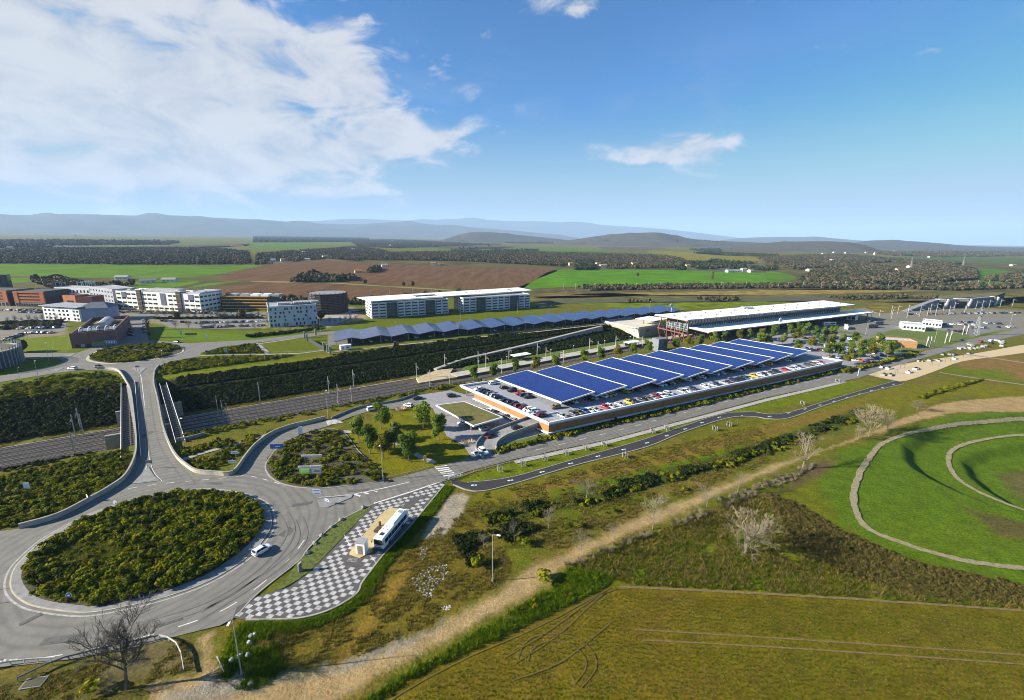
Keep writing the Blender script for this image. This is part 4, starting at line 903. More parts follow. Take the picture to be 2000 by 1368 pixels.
# ================================================================== STATION
DA = R(27.5); DC, DS = math.cos(DA), math.sin(DA)
def AN(a, n, z=0.0): return Vector((a * DC - n * DS, a * DS + n * DC, z))
def toAN(v): return v.x * DC + v.y * DS, -v.x * DS + v.y * DC
ZU, ZL = 13.5, 7.0
st = empty('railway_station', 'long glass railway station hall with white roofs and red steel struts', 'station', AN(300, 215))
def sr_(v): return Vector(v) - Vector(st.location)
cu = [P(1278, 615.5, ZU), P(1343, 626, ZU), P(1672, 596, ZU), P(1609, 587.5, ZU)]
cl = [P(1343, 640, ZL), P(1385, 650, ZL), P(1706, 611, ZL), P(1677, 606, ZL)]
RPAN = mat('white_roof_panel', (.82, .82, .80), .5, .05, .3); RSEAM = mat('roof_seam', (.30, .26, .23), .7)
def roofplate(c, z, nx, ny, nm, th):
    c = [sr_(p) for p in c]; f = lambda u, v: (c[1] * (1 - u) + c[2] * u) * (1 - v) + (c[0] * (1 - u) + c[3] * u) * v
    MB().prism([f(0, 0), f(1, 0), f(1, 1), f(0, 1)], z - th, z).build(nm, RSEAM, st)
    for i in range(nx):
        for j in range(ny):
            e = .035 / nx * 6 if nx > 1 else 0; g = .012
            MB().prism([f((i + .02) / nx, (j + g) / ny), f((i + .98 - .03) / nx, (j + g) / ny), f((i + .98 - .03) / nx, (j + 1 - g) / ny), f((i + .02) / nx, (j + 1 - g) / ny)], z + .02, z + .3).build('roof_panel', RPAN, st)
    return f
fu = roofplate(cu, ZU, 13, 1, 'upper_roof', .6); fl_ = roofplate(cl, ZL, 13, 1, 'lower_roof', .5)
rr = random.Random(9)
for i in range(13):
    for v in (.33, .66): MB().box(fu((i + .5) / 13, v) + Vector((0, 0, .75)), (1.3, 1.1, .8), DA).build('roof_vent', STEEL, st)
for k in range(4): MB().box(fu(.42 + .012 * k, .75) + Vector((0, 0, 1.2)), (4, 3, 1.6), DA).build('roof_plant', WHITE, st)
aL, nL = toAN(cu[1]); aR = toAN(cu[2])[0]; nB = toAN(cu[0])[1]
n0, n1 = nL + 3.5, nL + 24
def anbox(b, a0, a1, m0, m1, z0, z1):
    q = [AN(a0, m0), AN(a1, m0), AN(a1, m1), AN(a0, m1)]; q = [sr_(p) for p in q]
    return b.hexa([(p.x, p.y, z0) for p in q], [(p.x, p.y, z1) for p in q])
anbox(MB(), aL + 5, aR - 8, n0, n1, 4.0, ZU - .6).build('glass_hall', GLASSB, st)
anbox(MB(), aL + 16, aR - 10, n0 - 7, n1, 0, 4.0).build('concourse', GLASS, st)
anbox(MB(), aL + 4.6, aL + 9, n0 - .3, n1 + .2, 3.6, 4.0).build('floor_edge', REDP, st)
mm_ = MB()
for k in range(9): anbox(mm_, aL + 4.8, aL + 5.0, n0 + 2.5 * k, n0 + 2.5 * k + .22, 4, ZU - .6)
for k in range(5): anbox(mm_, aL + 4.8, aL + 5.0, n0, n1, 5.5 + 1.7 * k, 5.66 + 1.7 * k)
mm_.build('front_mullions', mat('pale_steel_frame', (.45, .47, .46), .5), st, kind='stuff')
x = aL + 6
while x < aR - 9:
    anbox(MB(), x, x + .25, n0 - .25, n0, 4, ZU - .6).build('mullion', WFR, st)
    x += 3.2
x = aL + 18
while x < aR - 9: anbox(MB(), x, x + .3, n0 - 1.6, n0 - 1.3, ZL + .3, ZL + 1.5).build('sunshade_fin', RPAN, st); x += 2.6
x = aL + 20
while x < aR: anbox(MB(), x, x + .6, n0 - 14, n0 - 13.4, 0, ZL - .5).build('column', DARKM, st); x += 14
def strut(a, b, w=.55): MB().beam(sr_(a), sr_(b), w, w).build('red_strut', REDP, st)
a0 = aL
for n_ in (nL + 2, nL + 10, nL + 18, nL + 26):
    strut(AN(a0 + 2, n_, -8), AN(a0 - 1, n_, 4)); strut(AN(a0 - 1, n_, 4), AN(a0 + 2, n_, ZU - .6)); strut(AN(a0 + 10, n_, -8), AN(a0 + 4, n_, 3.6)); strut(AN(a0 + 16, n_, -8), AN(a0 + 11, n_, 3.6))
strut(AN(a0 - 1, nL + 1, 3.4), AN(a0 - 1, nL + 27, 3.4), .8); strut(AN(a0 + .5, nL, ZU - .9), AN(a0 + .5, nL + 30, ZU - .9), .7); strut(AN(a0 + 11, nL + 1, 3.4), AN(a0 + 11, nL + 26, 3.4), .6); strut(AN(a0 + 2, nL + 3, -8), AN(a0 + 2, nL + 10, 3), .4); strut(AN(a0 + 2, nL + 18, -8), AN(a0 + 2, nL + 11, 3), .4)
strut(P(1385, 662, .0) + Vector((0, 0, 0)), cl[1] + Vector((2, 1, -.5)), .8); strut(P(1381, 662, 0), P(1378, 650.5, ZL) + Vector((2, 1, -.6)), .6)
strut(cl[2] + Vector((-6, -1, -.5)), AN(toAN(cl[2])[0] - 5, toAN(cl[2])[1] + 2, 0), .6)
# concrete abutment with its terrace canopy
ab = empty('concrete_abutment', 'tall pale concrete abutment block at the end of the railway cutting', 'abutment', ST(284, 233, 0), RA)
MB().hexa([(0, 0, -8.2), (34, 0, -8.2), (34, 30, -8.2), (0, 30, -8.2)], [(-3, 0, .6), (34, 0, .6), (34, 38, .6), (-6, 38, .6)]).build('block', mat('sunlit_board_concrete', (.52, .48, .39), .85, .1, .3), ab)  # pale tone of the sunlit side, put into the concrete colour
for k in range(8): MB().box((17, -.04, -7.4 + k * 1.0), (33.6, .1, .86)).build('board_course', mat('shaded_board_concrete', (.27, .26, .25), .85, .12, .6), ab)  # same concrete painted greyer, for the front that lies in shade
MB().box((9, -.12, -2.2), (4, .1, 2.0)).build('opening_shade_panel', DARKM, ab)  # dark panel stands in for the shade inside an opening
for k in range(2): MB().box((2 + 14, -.0 + k * 37, 1.15), (36, .1, 1.1)).build('railing', mat('railing_grey', (.42, .43, .46), .6), ab)
MB().box((-4.5, 19, 1.15), (.1, 36, 1.1)).build('railing', MATS['railing_grey'], ab)
cz = 5.2; cc = [P(1241, 622, cz), P(1278, 627, cz), P(1308, 622.5, cz), P(1268, 617.5, cz)]
tcn = empty('terrace_canopy', 'flat white canopy over the terrace of the concrete abutment', 'canopy', cc[1])
MB().prism([p - cc[1] for p in cc], -.35, 0).build('roof', RPAN, tcn)
for p in (cc[1].lerp(cc[3], .2), cc[0].lerp(cc[2], .25), cc[2].lerp(cc[0], .15)): MB().beam(p - cc[1] + Vector((0, 0, -4.6)), p - cc[1] + Vector((0, 0, -.3)), .35, .35).build('column', DARKM, tcn)
# clock-like round signs
for px, lb in (((1310, 617), 'white round sign on a pole behind the station roof'), ((1521, 649), 'white round sign on a pole among the car park trees')):
    q = P(*px); hh = 9.0; r = empty('round_sign', lb, 'sign', q, R(10 if px[0] < 1400 else 25)); MB().tube((0, 0, 0), (0, 0, hh - 1), .16).build('pole', WHITE, r)
    MB().tube((0, -.15, hh + .6), (0, .15, hh + .6), 1.9, n=24).build('disc', WHITE, r); MB().box((0, -.2, hh + .9), (.7, .08, .5)).box((.2, -.2, hh + .5), (.35, .08, .5)).build('emblem', DARKM, r)
# --- long zigzag solar canopy
A0, A1 = P(709, 662.5, 3.6), P(1003, 637, 3.6); per = (A1 - A0) / 6.0; B0 = P(712, 640, 5.7)
zz_ = empty('zigzag_solar_canopy', 'long zigzag blue solar canopy over the station parking', 'canopy', A0, math.atan2(per.y, per.x))
pl = per.length; ang = math.atan2(per.y, per.x); ux, uy = math.cos(ang), math.sin(ang)
dvec = B0 - (A0 + per * .62); dpt = -dvec.x * uy + dvec.y * ux; skew = dvec.x * ux + dvec.y * uy
npd = int(round((P(1310, 613, 3.6) - A0).dot(per) / pl / pl)); dv2 = P(1014, 614, 5.7) - (A1 + per * .62); dpt2 = -dv2.x * uy + dv2.y * ux; dpt = (dpt + dpt2) / 2; skew = (skew + dv2.x * ux + dv2.y * uy) / 2; print('ZIG', npd, dpt, dpt2, skew)
SOL = bpy.data.materials.new('solar_panel_blue'); SOL.use_nodes = True
def solar(M, col, sx, sy, rz):
    t = M.node_tree; n = t.nodes; l = t.links; b = n['Principled BSDF']; b.inputs['Roughness'].default_value = .22; b.inputs['Specular IOR Level'].default_value = .55
    tcx = n.new('ShaderNodeTexCoord'); br_ = n.new('ShaderNodeTexBrick'); br_.offset = 0; l.new(tcx.outputs['Object'], br_.inputs['Vector'])
    br_.inputs['Scale'].default_value = 1; br_.inputs['Brick Width'].default_value = sx; br_.inputs['Row Height'].default_value = sy; br_.inputs['Mortar Size'].default_value = .025
    br_.inputs['Color1'].default_value = (*col, 1); br_.inputs['Color2'].default_value = (*[c * .85 for c in col], 1); br_.inputs['Mortar'].default_value = (*[c * 1.3 + .006 for c in col], 1)
    nz = n.new('ShaderNodeTexNoise'); nz.inputs['Scale'].default_value = .07; l.new(tcx.outputs['Object'], nz.inputs['Vector']); mr = n.new('ShaderNodeMapRange'); l.new(nz.outputs[0], mr.inputs[0]); mr.inputs[3].default_value = .7; mr.inputs[4].default_value = 1.3
    v = n.new('ShaderNodeVectorMath'); v.operation = 'SCALE'; l.new(br_.outputs[0], v.inputs[0]); l.new(mr.outputs[0], v.inputs['Scale']); l.new(v.outputs[0], b.inputs['Base Color'])
solar(SOL, (.034, .048, .115), 1.7, 1.0, 0)
zv, zp = 0.0, 1.65
for i in range(-1, npd + 1):
    x0 = i * pl; xp = x0 + pl * .62; x1 = x0 + pl
    if i == -1: x0 = -pl * .95
    for a, b_, za, zb in ((x0, xp, zv, zp), (xp, x1, zp, zv)):
        q = [(a, 0, za), (b_, 0, zb), (b_ + skew, dpt, zb), (a + skew, dpt, za)]
        MB().hexa([(x, y, z - .18) for x, y, z in q], q).build('solar_slope', SOL, zz_)
    for y in (.06, .5, .94):
        for xx, z in ((x0 if i >= 0 else x0 + 1, zv), (xp, zp)): MB().beam((xx + skew * y, dpt * y, -3.6), (xx + skew * y, dpt * y, z - .2), .35, .35).build('post', STEEL, zz_)
    MB().beam((x0, .3, zv - .35), (xp, .3, zp - .35), .2, .3).beam((xp, .3, zp - .35), (x1, .3, zv - .35), .2, .3).build('eave_beam', DARKM, zz_)
MB().prism([P(640, 676), P(1240, 627), P(1345, 603), P(640, 648)], 0, .03).build('car_park', ASPH, kind='structure')
MB().ribbon(PL([(640, 689), (760, 676), (900, 662), (1060, 647), (1230, 628)]), 1.6, .035).build('footpath', mat('sand_strip', (.42, .35, .24), .9, .12, .6), kind='structure')
# gate posts and hedge wall left of it
for k, px in enumerate(((595, 660), (600, 666), (633, 683), (640, 688), (645, 692), (617, 655))):
    r = empty('gate_pillar', f'grey gate pillar at the left end of the zigzag canopy, {ordinal(k + 1)} of the set', 'pillar', P(*px), R(30), 'gate pillars beside the zigzag canopy'); MB().box((0, 0, 2.2), (1.1, .9, 4.4)).build('shaft', CONC, r); MB().box((0, 0, 4.5), (1.3, 1.1, .2)).build('cap', CONCD, r)
wall('fence_wall', 'dark slatted wall running between the gate pillars', [(603, 667), (618, 676), (634, 685)], 2.4, .3, DARKM)
# --- right hand side: rail underpass portals, low buildings
pc = mat('portal_concrete', (.17, .18, .20), .85, .15, .4); pe = mat('portal_edge', (.55, .53, .46), .8, .1, .4)
pt = empty('rail_portal', 'grey concrete railway portal with three openings under the far embankment', 'portal', P(1772, 608))
def pq(x, y, z=0): return P(x, y, z) - pt.location
def slab(px, z0, z1f, m, th=5, name='wing_wall'):
    """upright wall standing on a base line, its top following heights"""
    b = MB(); q = [pq(*p) for p in px]
    for i in range(len(q) - 1):
        d = (q[i + 1] - q[i]).normalized(); n_ = Vector((-d.y, d.x, 0)) * th
        a, c = q[i], q[i + 1]
        b.hexa([(a.x, a.y, z0), (c.x, c.y, z0), (c.x + n_.x, c.y + n_.y, z0), (a.x + n_.x, a.y + n_.y, z0)], [(a.x, a.y, z1f[i]), (c.x, c.y, z1f[i + 1]), (c.x + n_.x, c.y + n_.y, z1f[i + 1]), (a.x + n_.x, a.y + n_.y, z1f[i])])
    return b.build(name, m, pt)
hp = HT((1830, 603), (1830, 585)) ; hp = max(9, hp)
slab([(1772, 609), (1810, 605), (1830, 603)], -.2, [.3, hp * .7, hp], pc); slab([(1843, 603), (1862, 603), (1866, 602)], -.2, [hp, hp, hp], pc); slab([(1888, 602), (1916, 599), (1937, 597)], -.2, [hp, hp, hp], pc); slab([(1941, 597), (1958, 593)], -.2, [hp * .9, hp * .5], pc)
for a, b_ in (((1830, 603), (1843, 603)), ((1866, 602), (1888, 602)), ((1937, 597), (1941, 597))):
    q0, q1 = pq(*a), pq(*b_); MB().hexa([(q0.x, q0.y - .4, hp - 2.6), (q1.x, q1.y - .4, hp - 2.6), (q1.x, q1.y + 5, hp - 2.6), (q0.x, q0.y + 5, hp - 2.6)], [(q0.x, q0.y - .4, hp + .2), (q1.x, q1.y - .4, hp + .2), (q1.x, q1.y + 5, hp + .2), (q0.x, q0.y + 5, hp + .2)]).build('lintel', pe, pt)
    MB().beam(Vector((q1.x, q1.y - .6, 0)), Vector((q1.x + 2.5, q1.y - .6, hp)), 1.6, 1.6).build('edge_rib', pe, pt)
    MB().box(((q0.x + q1.x) / 2, (q0.y + q1.y) / 2 + 4, hp / 2 - 1), ((q1 - q0).length, 1, hp - 1), 0).build('tunnel_shade_block', DARKM, pt)  # dark block stands in for the shade inside the tunnel
MB().hexa([tuple(pq(1835, 603) + Vector((0, 5, 0))), tuple(pq(1950, 595) + Vector((0, 5, 0))), tuple(pq(1960, 586)), tuple(pq(1830, 594))], [tuple(pq(1835, 603) + Vector((0, 5, hp - .3))), tuple(pq(1950, 595) + Vector((0, 5, hp - .3))), tuple(pq(1960, 586) + Vector((0, 0, hp - .3))), tuple(pq(1830, 594) + Vector((0, 0, hp - .3)))]).build('embankment_fill', mat('dry_bank', (.11, .09, .035), .95, .4, .4), pt)
for a, b_, dp, hh, wm, nm, lb in (((1762, 644), (1806, 648), 16, 4.2, WHITE, 'rental_building', 'low white building with a flat grey roof in the right car park'), ((1800, 637), (1838, 641), 14, 4.2, WHITE, 'rental_building', 'second low white building behind the grey roofed one'), ((1723, 676), (1790, 681), 12, 4.0, mat('cedar_cladding', (.40, .21, .09), .7, .15, .8), 'cedar_building', 'low cedar clad building with a pale flat roof at the car park edge'), ((1630, 622), (1668, 627), 9, 4.0, WHITE, 'station_annex', 'small white annex under the right end of the lower station roof')):
    B = Bld(nm, lb, P(*a), P(*b_), dp, hh, wm, roof=mat('pale_flat_roof', (.42, .42, .43), .8, .1, .3))
    if nm != 'cedar_building':
        for k in range(6): B.win(B.w * (k + .5) / 6, 2.2, B.w * .11, 1.8)
for x0, y0 in ((1809, 680), (1815, 680), (1846, 671), (1855, 668), (1880, 655), (1888, 653)):
    i = ((1809, 680), (1815, 680), (1846, 671), (1855, 668), (1880, 655), (1888, 653)).index((x0, y0))
    r = empty('entrance_pylon', f'tall pale entrance pylon beside the right car park, {ordinal(i + 1)} from the left', 'pylon', P(x0, y0), R(20), 'entrance pylons of the right car park'); MB().box((0, 0, 4), (1.0, .5, 8)).build('shaft', CONC, r); MB().box((0, -.3, 6.4), (.8, .12, 2.4)).build('panel', WHITE, r)

for px in ([(1724, 650), (1790, 640), (1860, 650), (1893, 656), (1868, 667), (1790, 661)], [(1668, 662), (1720, 671), (1800, 686), (1768, 691), (1720, 684), (1690, 676)], [(1592, 643), (1640, 646), (1690, 653), (1690, 656), (1640, 650), (1600, 648)], [(1700, 658), (1790, 668), (1860, 672), (1830, 678), (1760, 670)]):
    MB().sheet(spline(PL(px), 3, True), .075).build('grass_strip', MATS['lawn'], kind='structure')
# ================================================================== CAR PARK DECK
ZT, ZF = 5.0, 4.1
DN, DLf, DRt = P(1072, 826, ZT), P(898, 752, ZT), P(1648, 704, ZT)
E1 = (DRt - DN); LEN = E1.length; E1.normalize(); E2 = (DLf - DN); WID = E2.length; E2.normalize()
def DK(a, b, z=ZF): v = DN + E1 * a + E2 * b; return Vector((v.x, v.y, z))
dkr = empty('car_park_deck', 'two level car park deck with timber sides and a white rim', 'car park', (DN.x, DN.y, 0))
def rel(v): return v - dkr.location
WOOD = mat('timber_cladding', (.30, .14, .05), .7, .2, .5, stretch=(0, (1, 1, 6)))
RIM = mat('white_rim', (.66, .66, .67), .5, .04, .3)
DECKM = mat('deck_coating', (.27, .275, .30), .8, .10, .25)
MB().prism([rel(DK(.3, .3)), rel(DK(LEN - .3, .3)), rel(DK(LEN - .3, WID - .3)), rel(DK(.3, WID - .3))], ZF - .45, ZF).build('deck', DECKM, dkr)
def rimline(a, b, w=.7):
    d = (b - a).normalized(); n_ = Vector((-d.y, d.x, 0)) * w
    return [rel(a), rel(b), rel(b + n_), rel(a + n_)]
MB().prism(rimline(DK(0, 0), DK(LEN, 0)), ZT - .80, ZT).build('rim', RIM, dkr)
MB().prism(rimline(DK(LEN, .9), DK(LEN, WID)), ZT - .80, ZT).build('rim', RIM, dkr)
MB().prism(rimline(DK(0, WID), DK(0, .9)), ZT - .80, ZT).build('rim', RIM, dkr)
MB().prism(rimline(DK(LEN - .9, WID), DK(.9, WID)), ZT - .80, ZT).build('rim', RIM, dkr)
npn = 44
for k in range(npn):
    a, b_ = LEN * k / npn + .04, LEN * (k + 1) / npn - .04
    MB().prism(rimline(DK(a + (.5 if k == 0 else 0), .6), DK(b_, .6), .3), 1.0, ZT - .82).build('timber_panel', WOOD, dkr)
for a, b_, n_ in ((6.5, WID - 14, 9),):
    pass
for a, b_ in ((.6, 6.0), (12.5, 19), (19.1, 25.6), (25.7, 32.2), (32.3, 38.8), (38.9, 45.5)):
    MB().prism([rel(DK(.6, a)), rel(DK(.9, a)), rel(DK(.9, b_)), rel(DK(.6, b_))], 1.5 if a > 6 else 1.0, ZT - .82).build('timber_panel', WOOD, dkr)
MB().prism(rimline(DK(-.1, -.1), DK(LEN, -.1), 1.0), .45, .95).build('ledge', RIM, dkr)
MB().prism([rel(DK(-.2, 12.3)), rel(DK(1.0, 12.3)), rel(DK(1.0, 45.8)), rel(DK(-.2, 45.8))], 1.05, 1.45).build('ledge', RIM, dkr)
MB().prism([rel(DK(-.2, -.1)), rel(DK(1.0, .95)), rel(DK(1.0, 6.1)), rel(DK(-.2, 6.1))], .45, .94).build('ledge', RIM, dkr)
MB().prism(rimline(DK(1, 1.2), DK(LEN - 1, 1.2), .3), 0, .45).build('gap_shade_strip', DARKM, dkr)  # dark strip painted in for the shaded gap below the ledge
MB().prism([rel(DK(.4, .4)), rel(DK(LEN, .4)), rel(DK(LEN, WID)), rel(DK(.4, WID))], .05, .10).build('lower_floor', PAVE, dkr)
for a in range(2, int(LEN), 16):
    for b_ in (8, 24, 40, WID - 2): MB().beam(rel(DK(a, b_, .1)), rel(DK(a, b_, ZF - .45)), .5, .5).build('column', STEEL, dkr)
MB().prism(rimline(DK(30, WID * .5), DK(LEN - 2, WID * .5)), .1, ZF - .46).build('inner_wall', mat('inner_wall_grey', (.16, .16, .17), .8), dkr)
b = MB()
for k in range(int((LEN - 8) / 2.55) + 1):
    a = 6 + 2.55 * k; q = DK(a, 3.6)
    b.prism([rel(DK(a, 1.2)), rel(DK(a + .12, 1.2)), rel(DK(a + .12, 6.2)), rel(DK(a, 6.2))], ZF + .004, ZF + .008)
b.build('bay_lines', WLINE, dkr, kind='stuff')
b = MB()
for k in range(int((WID - 10) / 2.6) + 1):
    c = 8 + 2.6 * k; b.prism([rel(DK(1.2, c)), rel(DK(6.2, c)), rel(DK(6.2, c + .12)), rel(DK(1.2, c + .12))], ZF + .004, ZF + .008)
b.build('bay_lines', WLINE, dkr, kind='stuff')
MB().prism(rimline(DK(6, 8.6), DK(12, 8.6), .35), ZF + .02, ZF + .5).build('kerb_island', RIM, dkr)
stair = empty('stair_kiosk', 'grey stair and lift kiosk behind the solar canopies of the deck', 'kiosk', P(1287, 684, 0), math.atan2(E1.y, E1.x)); MB().box((0, 0, 4), (8, 6, 8)).build('shaft', mat('kiosk_grey', (.15, .16, .17), .6, .1, .5), stair); MB().box((2, -3.05, 5), (3, .1, 4)).build('window', GLASSB, stair)
# solar canopies
SOL2 = bpy.data.materials.new('solar_panel_deep_blue'); SOL2.use_nodes = True; solar(SOL2, (.016, .032, .155), 1.05, 1.75, 0)
tips = [(1096, 787), (1159, 772), (1217, 761), (1277, 749), (1327, 740), (1377, 730), (1423, 721), (1465, 713), (1510, 706), (1550, 698)]
rcor = [(1146, 768), (1207, 756), (1261, 746), (1320, 736), (1368, 728), (1415, 718), (1458, 710), (1500, 702), (1541, 694), (1572, 688)]
zl, zh = ZF + 2.6, ZF + 4.4
backL, backR = P(968, 740, zl), P(1016, 725, zh); sL = backL - P(1096, 787, zl); sR = backR - P(1146, 768, zh)
e2c = (sL + sR) / 2
CN = []
for i, (t_, r_) in enumerate(zip(tips, rcor)):
    a = P(*t_, zl); pitch_ = 17.4
    a = P(*tips[0], zl).lerp(P(*tips[9], zl), i / 9.0)
    w_ = (P(*tips[9], zl) - P(*tips[0], zl)) / 9.0
    cnp = empty('solar_canopy', f'blue solar canopy with white edges on the roof deck, {"the nearest one" if i == 0 else ordinal(i + 1) + " from the near end"}', 'solar canopy', (a.x, a.y, ZF), 0, 'solar canopies on the roof deck')
    wv = Vector((w_.x, w_.y, 0)) * .955; ev = Vector((e2c.x, e2c.y, 0))
    z0, z1 = zl - ZF, zh - ZF
    q = [Vector((0, 0, z0)), wv + Vector((0, 0, z1)), wv + ev + Vector((0, 0, z1)), ev + Vector((0, 0, z0))]
    F = lambda u, v: q[0].lerp(q[1], u).lerp(q[3].lerp(q[2], u), v)
    ib = [F(.012, .008), F(.985, .008), F(.985, .992), F(.012, .992)]
    MB().hexa([p - Vector((0, 0, .15)) for p in ib], [p + Vector((0, 0, .06)) for p in ib]).build('solar_panels', SOL2, cnp)
    fr = MB()
    for p0, p1, u in ((q[0], q[1], .55), (q[3], q[2], .35)): MB().beam(p0, p1, .28, u).build('edge_beam', RIM, cnp)
    MB().beam(q[0] + ev.normalized() * .15, q[3] - ev.normalized() * .15, .34, .75).build('side_beam', RIM, cnp); MB().beam(q[1] + ev.normalized() * .15, q[2] - ev.normalized() * .15, .16, .4).build('side_beam', RIM, cnp)
    for v in (.12, .5, .88):
        for u in (.25, .75): p = F(u, v); MB().beam((p.x, p.y, 0), (p.x, p.y, p.z - .2), .3, .3).build('post', STEEL, cnp)
# sedum roofed pavilion
zg = 3.6; gc = [P(851, 791, zg), P(925, 832, zg), P(983, 815, zg), P(907, 784, zg)]
pv = empty('entrance_pavilion', 'open pavilion with a sedum roof framed in white beside the deck', 'pavilion', (gc[1].x, gc[1].y, 0)); g0 = [p - pv.location for p in gc]
ce = sum(g0, Vector()) / 4; gi = [p.lerp(ce, .045) for p in g0]
for a in range(4):
    MB().prism([g0[a], g0[(a + 1) % 4], gi[(a + 1) % 4], gi[a]], zg - .55, zg).build('white_edge', RIM, pv)
MB().prism(gi, zg - .45, zg - .08).build('sedum_roof', mat('sedum', (.16, .12, .035), .95, scale=.35, col2=(.075, .10, .02), bump=.5, bscale=4), pv)
for u in (.12, .5, .88):
    for v in (.15, .85): p = g0[1].lerp(g0[2], u).lerp(g0[0].lerp(g0[3], u), v); MB().tube((p.x, p.y, 0), (p.x, p.y, zg - .5), .2).build('post', STEEL, pv)
# ramp
rc_ = spline([P(963, 892, .05), P(950, 880, .1), P(953, 865, .35), P(972, 850, .9), P(1002, 838, 1.5), P(1040, 824, 2.1), P(1060, 816, 2.3)], 6)
rp_ = empty('entrance_ramp', 'curved concrete ramp with low side walls up to the deck entrance', 'ramp', rc_[0])
o0 = rc_[0]
b = MB(); l, r_ = offset(rc_, -3.4), offset(rc_, 3.4)
for i in range(len(rc_) - 1):
    za, zb = rc_[i].z, rc_[i + 1].z; A = [l[i], r_[i], r_[i + 1], l[i + 1]]; Zs = [za, za, zb, zb]
    b.hexa([(p.x - o0.x, p.y - o0.y, -.2 - o0.z) for p in A], [(p.x - o0.x, p.y - o0.y, z - o0.z + .05) for p, z in zip(A, Zs)])
b.build('ramp_surface', CONCD, rp_)
for s_ in (-3.4, 3.4): MB().ribbon([Vector((p.x - o0.x, p.y - o0.y, p.z - o0.z - .2)) for p in rc_[1:]], .3, 0, 1.2, off=s_).build('side_wall', CONC, rp_)

# ================================================================== CARS
TYRE = mat('tyre_rubber', (.018, .018, .018), .8); RIMM = mat('alloy_rim', (.35, .35, .36), .35, metal=.6); CGL = mat('car_glass', (.012, .015, .018), .06, spec=.7)
HL = mat('headlamp_glass', (.70, .72, .74), .1, spec=.6); TL = mat('tail_lamp_red', (.35, .012, .01), .25)
PAINT = {n: mat('paint_' + n.replace(' ', '_'), c, .28, spec=.55) for n, c in {'white': (.72, .72, .72), 'black': (.012, .012, .014), 'silver': (.36, .37, .38), 'dark grey': (.06, .062, .068), 'blue': (.035, .075, .20), 'navy': (.015, .022, .06), 'red': (.36, .02, .018), 'orange': (.55, .14, .015), 'yellow': (.62, .42, .02), 'maroon': (.11, .018, .018), 'bronze': (.16, .12, .06), 'pale blue': (.30, .38, .48)}.items()}
def loft(b, secs):
    n = len(secs[0]); i0 = len(b.v)
    for s_ in secs: b.v += s_
    for i in range(len(secs) - 1):
        for k in range(n):
            b.f.append((i0 + i * n + k, i0 + i * n + (k + 1) % n, i0 + (i + 1) * n + (k + 1) % n, i0 + (i + 1) * n + k)); b.mi.append(b.k)
    b.f.append(tuple(i0 + k for k in reversed(range(n)))); b.f.append(tuple(i0 + (len(secs) - 1) * n + k for k in range(n))); b.mi += [b.k, b.k]
def sec(x, w, zb, zs): return [(x, -w * .9, zb), (x, w * .9, zb), (x, w, zb + .18), (x, w, zs - .16), (x, w * .88, zs), (x, -w * .88, zs), (x, -w, zs - .16), (x, -w, zb + .18)]
KIND = {'hatchback': dict(st=[(-2.02, .78, .32, .80), (-1.92, .86, .24, .98), (-1.1, .90, .2, .98), (0, .90, .2, .96), (.95, .89, .2, .92), (1.65, .86, .22, .82), (1.98, .78, .3, .66)], cab=[(-1.95, .80, .93), (-1.62, .66, 1.46), (-.2, .68, 1.50), (.25, .66, 1.46), (1.05, .80, .90)]),
        'saloon': dict(st=[(-2.25, .78, .32, .82), (-2.1, .86, .24, .96), (-1.2, .90, .2, .98), (0, .90, .2, .95), (1.0, .89, .2, .92), (1.8, .86, .22, .80), (2.2, .78, .3, .64)], cab=[(-1.75, .80, .95), (-1.0, .66, 1.40), (-.2, .67, 1.43), (.2, .66, 1.40), (1.1, .80, .90)]),
        'suv': dict(st=[(-2.2, .82, .38, .95), (-2.1, .92, .3, 1.12), (-1.1, .95, .26, 1.14), (0, .95, .26, 1.12), (1.0, .94, .26, 1.08), (1.8, .92, .3, .98), (2.15, .84, .38, .8)], cab=[(-2.08, .86, 1.08), (-1.85, .74, 1.66), (-.2, .75, 1.70), (.3, .72, 1.64), (1.05, .85, 1.05)])}
CARM = {}
